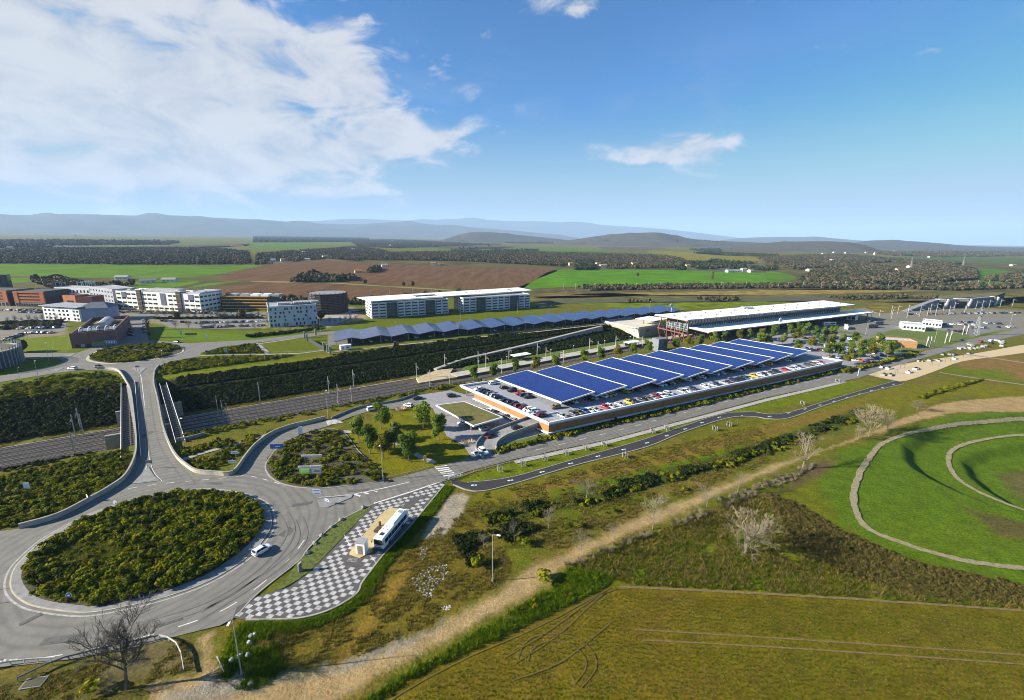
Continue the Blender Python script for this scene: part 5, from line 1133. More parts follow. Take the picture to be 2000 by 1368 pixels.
for kn, K in KIND.items():
    b = MB(); loft(b, [sec(*s_) for s_ in K['st']])
    c = K['cab']; (xa, wa, za), (xb, wb_, zb), (xm, wm_, zm), (xc, wc, zc), (xd, wd, zd) = c
    b.hexa([(xb - .05, -wb_ - .02, zb - .02), (xc + .05, -wc - .02, zc - .02), (xc + .05, wc + .02, zc - .02), (xb - .05, wb_ + .02, zb - .02)], [(xb + .05, -wb_ + .06, zb + .05), (xc - .1, -wc + .06, zc + .05), (xc - .1, wc - .06, zc + .05), (xb + .05, wb_ - .06, zb + .05)])
    for s_ in (-1, 1):
        b.beam((xd - .05, s_ * wd, zd), (xc, s_ * wc, zc), .07, .06).beam((xa + .05, s_ * wa, za), (xb, s_ * wb_, zb), .14, .1).beam(((xa + xd) / 2 - .1, s_ * (wa + .01), za), ((xb + xc) / 2 - .05, s_ * (wm_ + .01), zc), .08, .05).box((xd - .25, s_ * (wd + .16), zd + .08), (.18, .22, .14))
    body = b.mesh('body', [PAINT['white']])
    g = MB(); loft(g, [[(x, -w, z0), (x, w, z0), (x, w * .99, z), (x, -w * .99, z)] for x, w, z0, z in ((xa, wa, za - .06, za), (xb, wb_ + .07, za - .06, zb - .01), (xc, wc + .07, zd - .06, zc - .01), (xd, wd, zd - .06, zd))])
    gl = g.mesh('windows', [CGL])
    w_ = MB(); w_.tube((0, -.11, 0), (0, .11, 0), .32, n=14); w_.use(1).tube((0, -.115, 0), (0, .115, 0), .20, n=10); wh = w_.mesh('wheel', [TYRE, RIMM])
    hx = K['st'][-1][0]; tx = K['st'][0][0]; zz0 = K['st'][-1][3]
    hm = MB().box((0, 0, 0), (.16, .34, .14)).mesh('headlight', [HL]); tm = MB().box((0, 0, 0), (.12, .26, .22)).mesh('taillight', [TL])
    one = MB(); one.v = list(b.v); one.f = list(b.f); one.mi = [0] * len(b.f); i0 = len(one.v); one.v += g.v; one.f += [tuple(i0 + k for k in f) for f in g.f]; one.mi += [1] * len(g.f); one.k = 2
    for x in (-1.3, 1.3):
        for y in (-.8, .8): one.tube((x, y - .1, .32), (x, y + .1, .32), .32, n=8)
    CARM[kn] = (body, gl, wh, hm, tm, one.mesh('car', [PAINT['white'], CGL, TYRE]), K)
def paint(o, p):
    o.material_slots[0].link = 'OBJECT'; o.material_slots[0].material = PAINT[p]
def car(pos, rz, kind, col, label, group=None, lights=False, simple=False, name='parked_car'):
    body, gl, wh, hm, tm, one, K = CARM[kind]
    if simple:
        o = link(name, one, None, pos, rz=rz); paint(o, col); return tag(o, label, 'car', group)
    r = empty(name, label, 'car', pos, rz, group)
    o = link('body', body, r); paint(o, col); link('windows', gl, r)
    for x in (-1.3, 1.32):
        for y in (-.80, .80): link('wheel', wh, r, (x, y, .32))
    if lights:
        for y in (-.62, .62): link('headlight', hm, r, (K['st'][-1][0] - .06, y, K['st'][-1][3] - .06)); link('taillight', tm, r, (K['st'][0][0], y, K['st'][0][3] - .08))
    return r
RC_ = random.Random(21)
PAL = ['white'] * 26 + ['black'] * 20 + ['silver'] * 14 + ['dark grey'] * 12 + ['navy'] * 6 + ['blue'] * 6 + ['red'] * 4 + ['orange'] * 3 + ['yellow'] * 3 + ['maroon'] * 5 + ['bronze'] * 5 + ['pale blue'] * 3
KS = ['hatchback', 'hatchback', 'saloon', 'suv']
h1, h2 = math.atan2(E1.y, E1.x), math.atan2(E2.y, E2.x)
n_ = 0
for k in range(int((LEN - 16) / 2.55)):
    if k > 0 and RC_.random() < .30 or k in (1,): continue
    n_ += 1; kd, cl_ = RC_.choice(KS), RC_.choice(PAL)
    car(DK(9.5 + 2.55 * k + RC_.uniform(-.15, .15), 3.9 + RC_.uniform(-.3, .3)), h2 + R(90) - h1 + h1 - R(90) + math.pi * (RC_.random() < .8) + R(RC_.uniform(-2, 2)), kd, cl_, f'{cl_} {kd} in the roof deck front row, {ordinal(n_)} from the near corner', 'cars parked on the roof deck')
n_ = 0
for k in range(int((WID - 12) / 2.6)):
    if RC_.random() < .12 and k > 2: continue
    n_ += 1; kd, cl_ = RC_.choice(KS), RC_.choice(['white', 'white', 'black', 'dark grey', 'maroon', 'navy', 'silver', 'black', 'pale blue'])
    car(DK(3.8 + RC_.uniform(-.3, .3), 8.2 + 2.6 * k), h1 + math.pi * (RC_.random() < .5) + R(RC_.uniform(-2, 2)), kd, cl_, f'{cl_} {kd} along the left deck edge, {ordinal(n_)} from the near corner', 'cars parked on the roof deck')
n_ = 0
for k in range(16):
    if RC_.random() < .4: continue
    n_ += 1; kd, cl_ = RC_.choice(KS), RC_.choice(PAL)
    car(DK(14.2, 13 + 2.6 * k), h1 + math.pi * (RC_.random() < .5), kd, cl_, f'{cl_} {kd} beside the nearest solar canopy, {ordinal(n_)} from its tip', 'cars parked on the roof deck')
n_ = 0
for k in range(int((LEN - 30) / 2.55)):
    if RC_.random() < .42: continue
    n_ += 1; kd, cl_ = RC_.choice(KS), RC_.choice(PAL)
    car(DK(20 + 2.55 * k, 15.2 + RC_.uniform(-.3, .3)), h2 + math.pi * (RC_.random() < .5), kd, cl_, f'{cl_} {kd} half under the deck canopies, {ordinal(n_)} from the near end', 'cars parked on the roof deck')
# cars elsewhere near
def cp(px, py, z=0.0): return P(px, py, z + .05)
rh = R(30)
for (px, py, z, a, kd, cl_, lb) in [
    (512, 1078, 0, R(62), 'hatchback', 'white', 'white hatchback driving round the near roundabout'),
    (944, 885, .1, R(-55), 'suv', 'white', 'white car leaving the curved ramp towards the road'), (933, 889, 0, R(150), 'hatchback', 'silver', 'silver hatchback waiting at the forecourt exit by the lawn'),
    (1010, 838, 1.6, R(28), 'suv', 'black', 'black car climbing the curved ramp to the deck'), (958, 854, .4, R(50), 'saloon', 'maroon', 'dark red car at the foot of the curved ramp'),
    (904, 829, 0, R(200), 'hatchback', 'white', 'white hatchback under the front of the sedum roofed pavilion'), (946, 840, 0, R(35), 'hatchback', 'silver', 'silver car on the forecourt just past the pavilion'),
    (727, 801, 0, R(35), 'suv', 'white', 'white car on the access road beside the park trees'), (797, 794, 0, R(160), 'hatchback', 'white', 'white hatchback turning into the forecourt behind the lawn'),
    (816, 780, 0, R(35), 'saloon', 'black', 'black saloon on the access road beside the railway'), (882, 775, 0, R(30), 'suv', 'dark grey', 'dark grey car behind the pavilion near the deck'),
    (956, 804, 0, R(130), 'hatchback', 'white', 'white car under the timber edge of the deck'), (990, 816, 0, R(130), 'saloon', 'black', 'black car under the timber edge of the deck'), (1002, 822, 0, R(130), 'hatchback', 'silver', 'silver car under the deck nearest the ramp'),
    (142, 722, 0, R(175), 'suv', 'white', 'white van like car entering the far roundabout from the left'), (193, 718, 0, R(-5), 'saloon', 'black', 'black saloon crossing in front of the far roundabout'), (345, 669, 0, R(160), 'saloon', 'dark grey', 'dark car leaving the far side of the far roundabout'),
    (1915, 669, 0, R(25), 'suv', 'red', 'red van on the main road at the far right'), (1936, 672, 0, R(25), 'hatchback', 'navy', 'dark blue car behind the red van on the main road'), (1877, 666, 0, R(20), 'hatchback', 'dark grey', 'dark car passing the entrance pylons on the main road')]:
    car(cp(px, py, z), a, kd, cl_, lb, None, True, name='road_car' if 'park' not in lb or 'deck' not in lb else 'parked_car')
# distant car parks: rows of cars, one mesh each
FARC = MB(); FARM = [CGL, TYRE] + list(PAINT.values()); FARN = list(PAINT)
def joined(q, rz, kd, c_):
    me = CARM[kd][5]; i0 = len(FARC.v); c, s_ = math.cos(rz), math.sin(rz)
    FARC.v += [(q.x + v.co.x * c - v.co.y * s_, q.y + v.co.x * s_ + v.co.y * c, q.z + v.co.z) for v in me.vertices]
    for p in me.polygons: FARC.f.append(tuple(i0 + k for k in p.vertices)); FARC.mi.append((2 + FARN.index(c_), 0, 1)[p.material_index])
def row(p0, p1, n, a, group, where, fill=.85, pal=PAL, far=False):
    q0, q1 = P(*p0), P(*p1); i = 0
    for k in range(n):
        if RC_.random() > fill: continue
        i += 1; c_ = RC_.choice(pal); kd = RC_.choice(KS)
        if far: joined(q0.lerp(q1, (k + RC_.uniform(-.1, .1)) / max(1, n - 1)) + Vector((0, 0, .05)), a + math.pi * (RC_.random() < .5), kd, c_); continue
        car(q0.lerp(q1, (k + RC_.uniform(-.1, .1)) / max(1, n - 1)) + Vector((0, 0, .05)), a + math.pi * (RC_.random() < .5), kd, c_, f'{c_} {kd} {where}, {ordinal(i)} from the left', group, simple=True)
DKP = ['white', 'white', 'silver', 'black', 'dark grey', 'navy', 'dark grey', 'silver', 'maroon', 'blue']
row((395, 641), (515, 637), 26, R(95), 'cars in the car park by the hotel', 'in the front row before the hotel', .8, DKP)
row((385, 632), (520, 629), 30, R(95), 'cars in the car park by the hotel', 'in the middle row before the hotel', .8, DKP)
row((320, 628), (375, 632), 8, R(30), 'cars in the car park by the hotel', 'near the kerbed end of the hotel car park', .5, DKP)
row((425, 616.5), (510, 617), 22, R(95), 'cars below the yellow banded office', 'below the yellow banded office', .85, DKP, True)
row((240, 612), (420, 613), 30, R(95), 'cars before the white rendered office', 'below the white rendered office', .5, DKP, True)
row((12, 665), (40, 655), 6, R(60), 'cars in the left car park', 'in the nearest row of the left car park', .9, DKP); row((52, 652), (100, 651), 12, R(75), 'cars in the left car park', 'in the second row of the left car park', .9, DKP); row((40, 643), (112, 641), 18, R(75), 'cars in the left car park', 'in the third row of the left car park', .85, DKP)
row((0, 607), (75, 607), 22, R(85), 'cars before the orange offices', 'in front of the orange brick offices', .8, DKP, True); row((40, 611), (78, 612), 8, R(85), 'cars before the orange offices', 'by the small white office', .8, DKP, True)
row((252, 640), (256, 656), 4, R(10), 'cars parked along the shaded street', 'along the shaded side street', 1, DKP); row((282, 628), (284, 650), 6, R(100), 'cars parked along the shaded street', 'at the right kerb of the shaded street', .8, DKP)
row((690, 611), (705, 608), 4, R(30), 'cars beside the white office', 'beside the round car park', 1, DKP, True); row((1040, 602), (1075, 600), 9, R(30), 'cars beside the white office', 'right of the white office blocks', .8, DKP, True)
for j, (p0, p1, n) in enumerate((((1830, 634), (1900, 636), 14), ((1870, 630), (1960, 634), 14), ((1845, 646), (1880, 650), 6), ((1900, 642), (1975, 640), 10), ((1770, 615), (1990, 612), 44))):
    row(p0, p1, n, R(60), 'cars in the right hand car park', ('in the middle of the right car park', 'at the back of the right car park', 'beside the low white rental buildings', 'at the end of the right car park', 'in the long row below the portal')[j], .7, DKP, j in (1, 4))
gi_ = 0
for (p0, p1, n) in (((1570, 652), (1690, 668), 20), ((1560, 660), (1700, 682), 22), ((1550, 668), (1720, 694), 24), ((1575, 682), (1740, 704), 20), ((1620, 698), (1720, 712), 14), ((1480, 660), (1540, 670), 8)):
    gi_ += 1; row(p0, p1, n, R(60), 'cars among the young car park trees', f'in the {ordinal(gi_)} row among the young trees', .7)
for k in range(16):
    q = (A0 + per * (.3 + k * .55)) + Vector((-uy, ux, 0)) * 5; c_ = RC_.choice(DKP)
    joined(Vector((q.x, q.y, .05)), ang + R(90), 'hatchback', c_)
tag(FARC.build('distant_cars', FARM, kind='stuff'), 'small parked cars in the far rows around the offices, station and portal', 'cars')

# ================================================================== BUS PLAZA
plz = [(455, 1207), (463, 1186), (500, 1167), (565, 1147), (600, 1122), (640, 1083), (690, 1030), (727, 986), (800, 964), (862, 942), (868, 947), (822, 1003), (790, 1040), (748, 1085), (722, 1118), (706, 1140), (700, 1155), (680, 1172), (640, 1193), (590, 1207), (540, 1210), (480, 1211)]
PZ = PL(plz); MB().sheet(PZ, .050).build('bus_plaza', mat('plaza_asphalt', (.085, .078, .075), .85, .2, 1.0, bump=.15, bscale=8), kind='structure')
plaza = bpy.data.objects['bus_plaza']
MB().ribbon(spline(PL(plz[10:]), 4), .35, -.1, .22).build('kerb', CONC, kind='structure')
ga = P(668.1, 1108.1) - P(674, 1102.5); gb = P(683.8, 1104.4) - P(674, 1102.5); g0_ = P(668, 1108)
ga = ga.normalized() * 1.0; gb = gb.normalized() * 1.16
lane = PL([(735, 1085), (700, 1100), (672, 1095), (690, 1078), (740, 1020), (755, 1000), (800, 975), (850, 960), (830, 975), (790, 1000), (795, 1045)])
bustxt = PL([(668, 1112), (662, 1092), (690, 1082), (716, 1098), (704, 1114)])
cells = []
for i in range(-60, 60):
    for j in range(-60, 60):
        if (i + j) % 2 == 0: cells.append((i, j, g0_ + ga * i + gb * j))
cx_ = np.array([c[2].x for c in cells]); cy_ = np.array([c[2].y for c in cells])
ok = (sdist(cx_, cy_, PZ) > .55) & (sdist(cx_, cy_, lane) < .3) & (sdist(cx_, cy_, bustxt) < .3)
TILE = mat('white_tile_paint', (.50, .49, .48), .75, scale=1.1, col2=(.22, .215, .21), thr=(.36, .72), bump=.1)
tm_ = MB().prism([ga * -.47 + gb * -.47, ga * .47 + gb * -.47, ga * .47 + gb * .47, ga * -.47 + gb * .47], .0, .012).mesh('white_square', [TILE])
cl_ = sorted([c for c, o_ in zip(cells, ok) if o_], key=lambda c: c[2].length); rest = MB()
for n_, (i, j, q) in enumerate(cl_):
    if n_ < 290: link('white_square', tm_, plaza, (q.x, q.y, .052))
    else: rest.prism([q + ga * -.47 + gb * -.47, q + ga * .47 + gb * -.47, q + ga * .47 + gb * .47, q + ga * -.47 + gb * .47], .052, .064)
if rest.v: rest.build('white_squares', TILE, plaza, kind='stuff')
hd = math.atan2(-ga.y, -ga.x)
for px, s_ in (((686, 1098), 1.7), ((781, 989), 1.7)):
    q = P(*px); t_ = text_mesh('BUS', 1.15, MATS['worn_grey_paint'], 'bus_lettering', plaza, (q.x, q.y, .056), (0, 0, R(-8)), ext=.002); t_.scale = (1.1, 1.5, 1)
MB().prism(PL([(682, 1084), (688, 1072), (740, 1010), (760, 993), (792, 996), (793, 1001), (725, 1075), (728, 1078), (703, 1091)]), -.1, .17).build('bus_platform', SAND, kind='structure')
lines([(723, 1086), (736, 1102)], .12, z=.07, sm=1) ; lines([(672, 1045), (684, 1068)], .12, z=.07, sm=1); lines([(697, 1034), (706, 1048)], .12, z=.07, sm=1)
# bus
f0, f1, r1_ = P(728.7, 1072), P(751, 1077), P(798, 1018)
bd = (r1_ - f1); bl_ = 12.0; bd.normalize(); bw = 2.55; bz = math.atan2(-bd.y, -bd.x)
nb_ = Vector((-bd.y, bd.x, 0)); org = (f0 + f1) / 2
org.z = .07
bus = empty('city_bus', 'white city bus parked beside the sandy platform on the checkered plaza', 'bus', org, bz)     # local +x is forward, origin at the front bumper
BW = mat('bus_white', (.76, .77, .78), .35, .04, .3, spec=.5)
b = MB()
def bsec(x, w, zb, zt): return [(x, -w * .97, zb), (x, w * .97, zb), (x, w, zb + .3), (x, w, zt - .35), (x, w * .85, zt), (x, -w * .85, zt), (x, -w, zt - .35), (x, -w, zb + .3)]
loft(b, [bsec(-12, 1.24, .35, 2.95), bsec(-11.8, 1.27, .3, 3.05), bsec(-.5, 1.27, .3, 3.05), bsec(-.12, 1.25, .32, 3.0), bsec(0, 1.15, .4, 2.85)])
b.build('body', BW, bus)
for s_ in (-1, 1):
    for k in range(7): MB().box((-1.5 - k * 1.5, s_ * 1.275, 1.85), (1.38, .04, 1.15)).build('side_window', CGL, bus)
    for x in (-2.6, -8.8): MB().tube((x, s_ * 1.1, .48), (x, s_ * 1.3, .48), .48, n=16).build('wheel', TYRE, bus)
    MB().box((-6, s_ * 1.28, .75), (7.5, .03, .5)).build('blue_stripe', mat('bus_blue', (.05, .15, .30), .4), bus)
    MB().box((.02, s_ * .85, .85), (.08, .35, .22)).build('headlight', HL, bus)
    MB().beam((-.1, s_ * 1.27, 2.5), (.35, s_ * 1.45, 2.3), .07, .07).box((.36, s_ * 1.45, 2.1), (.12, .16, .42)).build('mirror', DARKM, bus)
MB().box((.0, 0, 1.95), (.10, 2.1, 1.3)).build('windscreen', CGL, bus)
MB().box((.03, 0, .62), (.06, 2.0, .2)).build('bumper', DARKM, bus)
MB().box((.03, 0, 1.08), (.05, 1.2, .28)).build('grille', mat('bus_grey', (.35, .36, .38), .5), bus)
MB().box((-1.6, .1, 3.07), (1.0, .9, .08)).build('roof_hatch', DARKM, bus)
MB().hexa([(-11.4, -.95, 3.04), (-5.2, -.95, 3.04), (-5.2, .95, 3.04), (-11.4, .95, 3.04)], [(-11.2, -.8, 3.28), (-5.6, -.8, 3.28), (-5.6, .8, 3.28), (-11.2, .8, 3.28)]).build('roof_unit', BW, bus)
MB().box((-10.3, 0, 3.31), (1.0, 1.0, .08)).build('roof_grille', STEEL, bus)
for x, y in ((-3.2, .5), (-3.3, -.5), (-4.3, .5), (-4.4, -.4)): MB().box((x, y, 3.09), (.18, .18, .1)).build('roof_lamp', DARKM, bus)
# kiosk, bench, boulders, stele on the plaza
ko = P(708, 1079); ko.z = .17; k_ = empty('toilet_kiosk', 'small white kiosk with a brown door at the tip of the sandy platform', 'kiosk', ko, bz + R(90) + R(8))
MB().box((0, 0, 1.4), (2.1, 1.9, 2.8)).build('wall', WHITE, k_); MB().box((0, 0, 2.86), (2.25, 2.05, .14)).build('roof', STEEL, k_); MB().box((-.1, -.96, 1.1), (1.1, .06, 2.1)).build('door', mat('door_brown', (.24, .19, .13), .6, .15, 2), k_)
q = P(738, 1038); q.z = .17; bn = empty('platform_bench', 'dark slatted bench on the sandy platform beside the bus', 'bench', q, bz)
for k in range(5): MB().box((0, -.5 + k * .25, .5), (2.2, .18, .06)).build('slat', mat('bench_brown', (.07, .055, .045), .7), bn)
for x in (-.8, .8): MB().box((x, 0, .24), (.1, 1.1, .48)).build('leg', DARKM, bn)
q = P(742, 1028); q.z = .17; r = empty('litter_bin', 'brown round litter bin beside the platform bench', 'bin', q); MB().tube((0, 0, 0), (0, 0, .95), .28, .3, 12).build('drum', mat('bin_brown', (.13, .09, .05), .6), r); MB().tube((0, 0, .95), (0, 0, 1.05), .33, .25, 12).build('lid', DARKM, r)
STONE = mat('grey_stone', (.22, .21, .19), .9, .3, 3, bump=.6)
def rock(name, label, pos, sx, sy, sz, seed, group=None, m=None):
    bm = bmesh.new(); bmesh.ops.create_icosphere(bm, subdivisions=2, radius=1); rg = random.Random(seed)
    for v in bm.verts:
        k = 1 + rg.uniform(-.16, .16); v.co = Vector((v.co.x * sx * k, v.co.y * sy * k, max(-.25, v.co.z) * sz * k))
    me = bpy.data.meshes.new(name); bm.to_mesh(me); bm.free(); me.materials.append(m or STONE)
    o = link(name, me, None, pos, rz=rg.uniform(0, 3)); return tag(o, label, 'boulder', group)
for k, px in enumerate(((709, 992), (667, 1016), (648, 1030), (629, 1047), (615, 1062), (600, 1082))):
    rock('boulder', f'grey boulder on the grass strip beside the plaza, {ordinal(k + 1)} from the top end', P(*px), .75, .55, .6, 40 + k, 'boulders on the grass strip')
MB().sheet(spline(PL([(727, 987), (715, 990), (690, 1004), (660, 1022), (630, 1049), (600, 1080), (582, 1097), (560, 1130), (530, 1156), (560, 1146), (600, 1120), (640, 1081), (690, 1028)]), 2, True), .072).build('grass_strip', mat('strip_grass', (.085, .105, .018), .95, .45, 1.2, bump=.6, bscale=6), kind='structure')
MB().ribbon(spline(PL([(728, 985), (690, 1003), (658, 1021), (627, 1047), (600, 1074), (582, 1097), (505, 1158), (463, 1203)]), 4), .3, -.1, .2).build('kerb', CONC, kind='structure')
q = P(587, 1116); r = empty('stone_stele', 'upright grey stone stele on the grass strip beside the checkered plaza', 'stele', q, R(40)); MB().hexa([(-.45, -.3, 0), (.45, -.3, 0), (.45, .3, 0), (-.45, .3, 0)], [(-.35, -.2, 1.9), (.3, -.25, 2.3), (.3, .25, 2.3), (-.35, .25, 1.9)]).build('stone', STONE, r)
for k, (px, lb) in enumerate((((490, 1243), 'pale rock at the corner of the weedy slope below the plaza'), ((497, 1240), 'pale rock beside another at the top of the weedy slope'), ((487, 1256), 'grey rock beneath the two pale ones on the weedy slope'), ((468, 1282), 'pale rock by the foot of the foreground lamp post'), ((484, 1280), 'grey rock right of the foreground lamp post foot'), ((489, 1336), 'round pale rock low on the weedy slope'), ((452, 1290), 'white block standing at the edge of the weedy slope'))):
    rock('boulder', lb, P(*px), .5, .4, .45, 60 + k, None, mat('pale_rock', (.42, .41, .38), .9, .2, 3))
# ================================================================== VEGETATION
def leafm(name, c1, c2, rnd=.28, sc=.6, tr=.25): return mat(name, c1, .7, scale=sc, col2=c2, rnd=rnd, trans=tr, spec=.06, thr=(.3, .7), sat=1.2)
L_SHR = leafm('shrub_leaf', (.098, .132, .013), (.19, .172, .018), .38); L_DRK = leafm('hedge_leaf', (.017, .027, .007), (.028, .036, .009), .4, tr=.12)
L_TREE = leafm('young_tree_leaf', (.15, .20, .045), (.095, .15, .035), .25, tr=.45); L_PALE = leafm('pale_tree_leaf', (.15, .165, .065), (.10, .13, .035), .2); L_YEL = leafm('yellowish_tree_leaf', (.15, .135, .025), (.09, .105, .02), .2)
L_GRS = leafm('grass_blade', (.12, .165, .016), (.075, .135, .012), .3, tr=.45); L_DRY = leafm('dry_grass_blade', (.24, .18, .075), (.14, .13, .04), .3, tr=.45); L_BRN = leafm('heath_leaf', (.085, .062, .026), (.075, .075, .022), .3); L_OLV = leafm('olive_grass_blade', (.16, .155, .03), (.11, .10, .025), .3, tr=.45)
BARK = mat('bark', (.15, .12, .09), .9, .25, 3); BARKP = mat('pale_bark', (.19, .165, .12), .9, .2, 3); BARKD = mat('dark_bark', (.11, .092, .075), .9, .25, 3); TWIG = mat('twig', (.17, .14, .095), .9, .25, 2)
L_FOR = leafm('bare_wood_crown', (.098, .076, .050), (.070, .062, .034), .26, .02, .1); L_EVG = leafm('evergreen_crown', (.024, .036, .016), (.035, .045, .018), .3, .05, .1)
def card(b, p, n_, sz, rg, asp=1.0):
    n_ = n_.normalized(); x = n_.orthogonal().normalized(); y = n_.cross(x); a = rg.uniform(0, 6.28); x, y = x * math.cos(a) + y * math.sin(a), y * math.cos(a) - x * math.sin(a)
    b.face(p - x * sz - y * sz * asp, p + x * sz - y * sz * asp * .6, p + x * sz * .7 + y * sz * asp, p - x * sz * .8 + y * sz * asp)
def rdir(rg):
    v = Vector((rg.gauss(0, 1), rg.gauss(0, 1), rg.gauss(0, 1))); return v.normalized()
def clump_mesh(name, rx, rz_, n_, sz, m, seed, lobes=5):
    rg = random.Random(seed); b = MB(); cs = [(Vector((rg.uniform(-.55, .55) * rx, rg.uniform(-.55, .55) * rx, rz_ * rg.uniform(.35, .6))), rg.uniform(.4, .6) * rx) for _ in range(lobes)]
    for k in range(n_):
        c, r = cs[k % lobes]; d = rdir(rg); d.z = abs(d.z) * 1.1 - .15
        p = c + Vector((d.x * r, d.y * r, d.z * r * rz_ / rx * .9)) * rg.uniform(.72, 1.05); p.z = max(.03, p.z)
        card(b, p, d + rdir(rg) * .55, sz * rg.uniform(.6, 1.2), rg)
    return b.mesh(name, m)
def tuft_mesh(name, r, h, n_, m, seed):
    rg = random.Random(seed); b = MB()
    for _ in range(n_):
        a = rg.uniform(0, 6.28); q = Vector((math.cos(a), math.sin(a), 0)) * r * math.sqrt(rg.random()); t_ = q * 1.5 + Vector((rg.uniform(-.15, .15), rg.uniform(-.15, .15), h * rg.uniform(.5, 1.1))); s_ = Vector((-math.sin(a), math.cos(a), 0)) * rg.uniform(.03, .07)
        b.face(q - s_, q + s_, t_)
    return b.mesh(name, m)
LIB = bpy.data.collections.new('plant_library')          # not linked: only the scattered copies stand in the scene
def lib(name, meshes):
    c = bpy.data.collections.new(name)
    for i, me in enumerate(meshes):
        o = bpy.data.objects.new(f'{name}_{i:02d}', me); c.objects.link(o)
    return c
L_SH2 = leafm('russet_shrub_leaf', (.12, .085, .016), (.085, .08, .014), .3); L_SH3 = leafm('deep_shrub_leaf', (.035, .055, .009), (.055, .07, .012), .3)
P_SHR = lib('shrub', [clump_mesh('shrub', .75, .85, 120, .105, L_SHR, s) for s in range(4)] + [clump_mesh('tall_shrub', .6, 1.15, 120, .10, L_SH3, 5, 4), clump_mesh('flat_shrub', .9, .55, 120, .10, L_SH3, 6, 7), clump_mesh('russet_shrub', .65, .75, 100, .095, L_SH2, 7, 5)])
P_HDG = lib('hedge_shrub', [clump_mesh('hedge_shrub', 1.1, 1.1, 110, .19, L_DRK, 20 + s) for s in range(4)])
P_GRS = lib('grass_tuft', [tuft_mesh('grass_tuft', .4, .42, 34, L_GRS, 30 + s) for s in range(3)] )
P_DRY = lib('dry_tuft', [tuft_mesh('dry_tuft', .4, .5, 30, L_DRY, 40 + s) for s in range(2)] + [tuft_mesh('olive_tuft', .4, .4, 30, L_OLV, 50 + s) for s in range(2)])
P_BRN = lib('heath_tuft', [clump_mesh('heath_tuft', .5, .45, 60, .09, L_BRN, 60 + s) for s in range(3)])
def twig_mesh(seed):
    rg = random.Random(seed); b = MB()
    for _ in range(46):
        a = rg.uniform(0, 6.28); l = rg.uniform(.6, 1.5); d = Vector((math.cos(a) * rg.uniform(.2, .8), math.sin(a) * rg.uniform(.2, .8), 1)).normalized(); s_ = d.orthogonal().normalized() * .022; q = Vector((rg.uniform(-.3, .3), rg.uniform(-.3, .3), 0))
        m_ = q + d * l * .5; b.face(q - s_, q + s_, q + d * l)
        for _ in range(2): e = (d + rdir(rg) * .7).normalized(); b.face(m_ - s_ * .7, m_ + s_ * .7, m_ + e * l * .5)
    return b.mesh('bramble', TWIG)
P_TWG = lib('bramble', [twig_mesh(70 + s) for s in range(3)])
P_STN = lib('loose_stone', [])
for i in range(3):
    bm = bmesh.new(); bmesh.ops.create_icosphere(bm, subdivisions=1, radius=.16); rg = random.Random(i)
    for v in bm.verts: v.co *= rg.uniform(.7, 1.25); v.co.z *= .6
    me = bpy.data.meshes.new('loose_stone'); bm.to_mesh(me); bm.free(); me.materials.append(mat('loose_stone', (.40, .38, .34), .9, .2, 2, rnd=.3)); P_STN.objects.link(bpy.data.objects.new(f'loose_stone_{i}', me))
def far_crown(name, m, seed, rx, h, n_=46):
    rg = random.Random(seed); b = MB()
    for k in range(n_):
        d = rdir(rg); d.z = d.z * .8; p = Vector((d.x * rx, d.y * rx, h * .55 + d.z * h * .5)) * rg.uniform(.75, 1.02); p.z = max(.3, p.z)
        card(b, p, d + rdir(rg) * .4, rx * rg.uniform(.22, .42), rg)
    return b.mesh(name, m)
P_FOR = lib('wood_tree', [far_crown('wood_tree', L_FOR, 80 + s, 4.2, 9) for s in range(4)] + [far_crown('wood_evergreen', L_EVG, 90 + s, 4.0, 9.5) for s in range(2)])
P_EVG = lib('evergreen_wood_tree', [far_crown('evergreen_tree', L_EVG, 100 + s, 4.2, 10) for s in range(3)] + [far_crown('evergreen_mixed_tree', L_FOR, 110, 4, 9)])
NG = {}
def scatter_group(c):
    if c.name in NG: return NG[c.name]
    g = bpy.data.node_groups.new('scatter_' + c.name, 'GeometryNodeTree'); NG[c.name] = g
    g.interface.new_socket('Geometry', in_out='INPUT', socket_type='NodeSocketGeometry'); g.interface.new_socket('Geometry', in_out='OUTPUT', socket_type='NodeSocketGeometry')
    n = g.nodes; l = g.links; i = n.new('NodeGroupInput'); o = n.new('NodeGroupOutput'); ip = n.new('GeometryNodeInstanceOnPoints'); ci = n.new('GeometryNodeCollectionInfo')
    ci.inputs['Collection'].default_value = c; ci.inputs['Separate Children'].default_value = True; ci.inputs['Reset Children'].default_value = True
    def at(nm, ty):
        a = n.new('GeometryNodeInputNamedAttribute'); a.data_type = ty; a.inputs[0].default_value = nm; return a.outputs[0]
    l.new(i.outputs[0], ip.inputs['Points']); l.new(ci.outputs[0], ip.inputs['Instance']); ip.inputs['Pick Instance'].default_value = True
    l.new(at('pick', 'INT'), ip.inputs['Instance Index']); l.new(at('sc', 'FLOAT_VECTOR'), ip.inputs['Scale'])
    cx = n.new('ShaderNodeCombineXYZ'); l.new(at('rz', 'FLOAT'), cx.inputs[2])
    er = n.new('FunctionNodeEulerToRotation'); l.new(cx.outputs[0], er.inputs[0]); l.new(er.outputs[0], ip.inputs['Rotation'])
    l.new(ip.outputs[0], o.inputs[0]); return g
NPTS = [0]
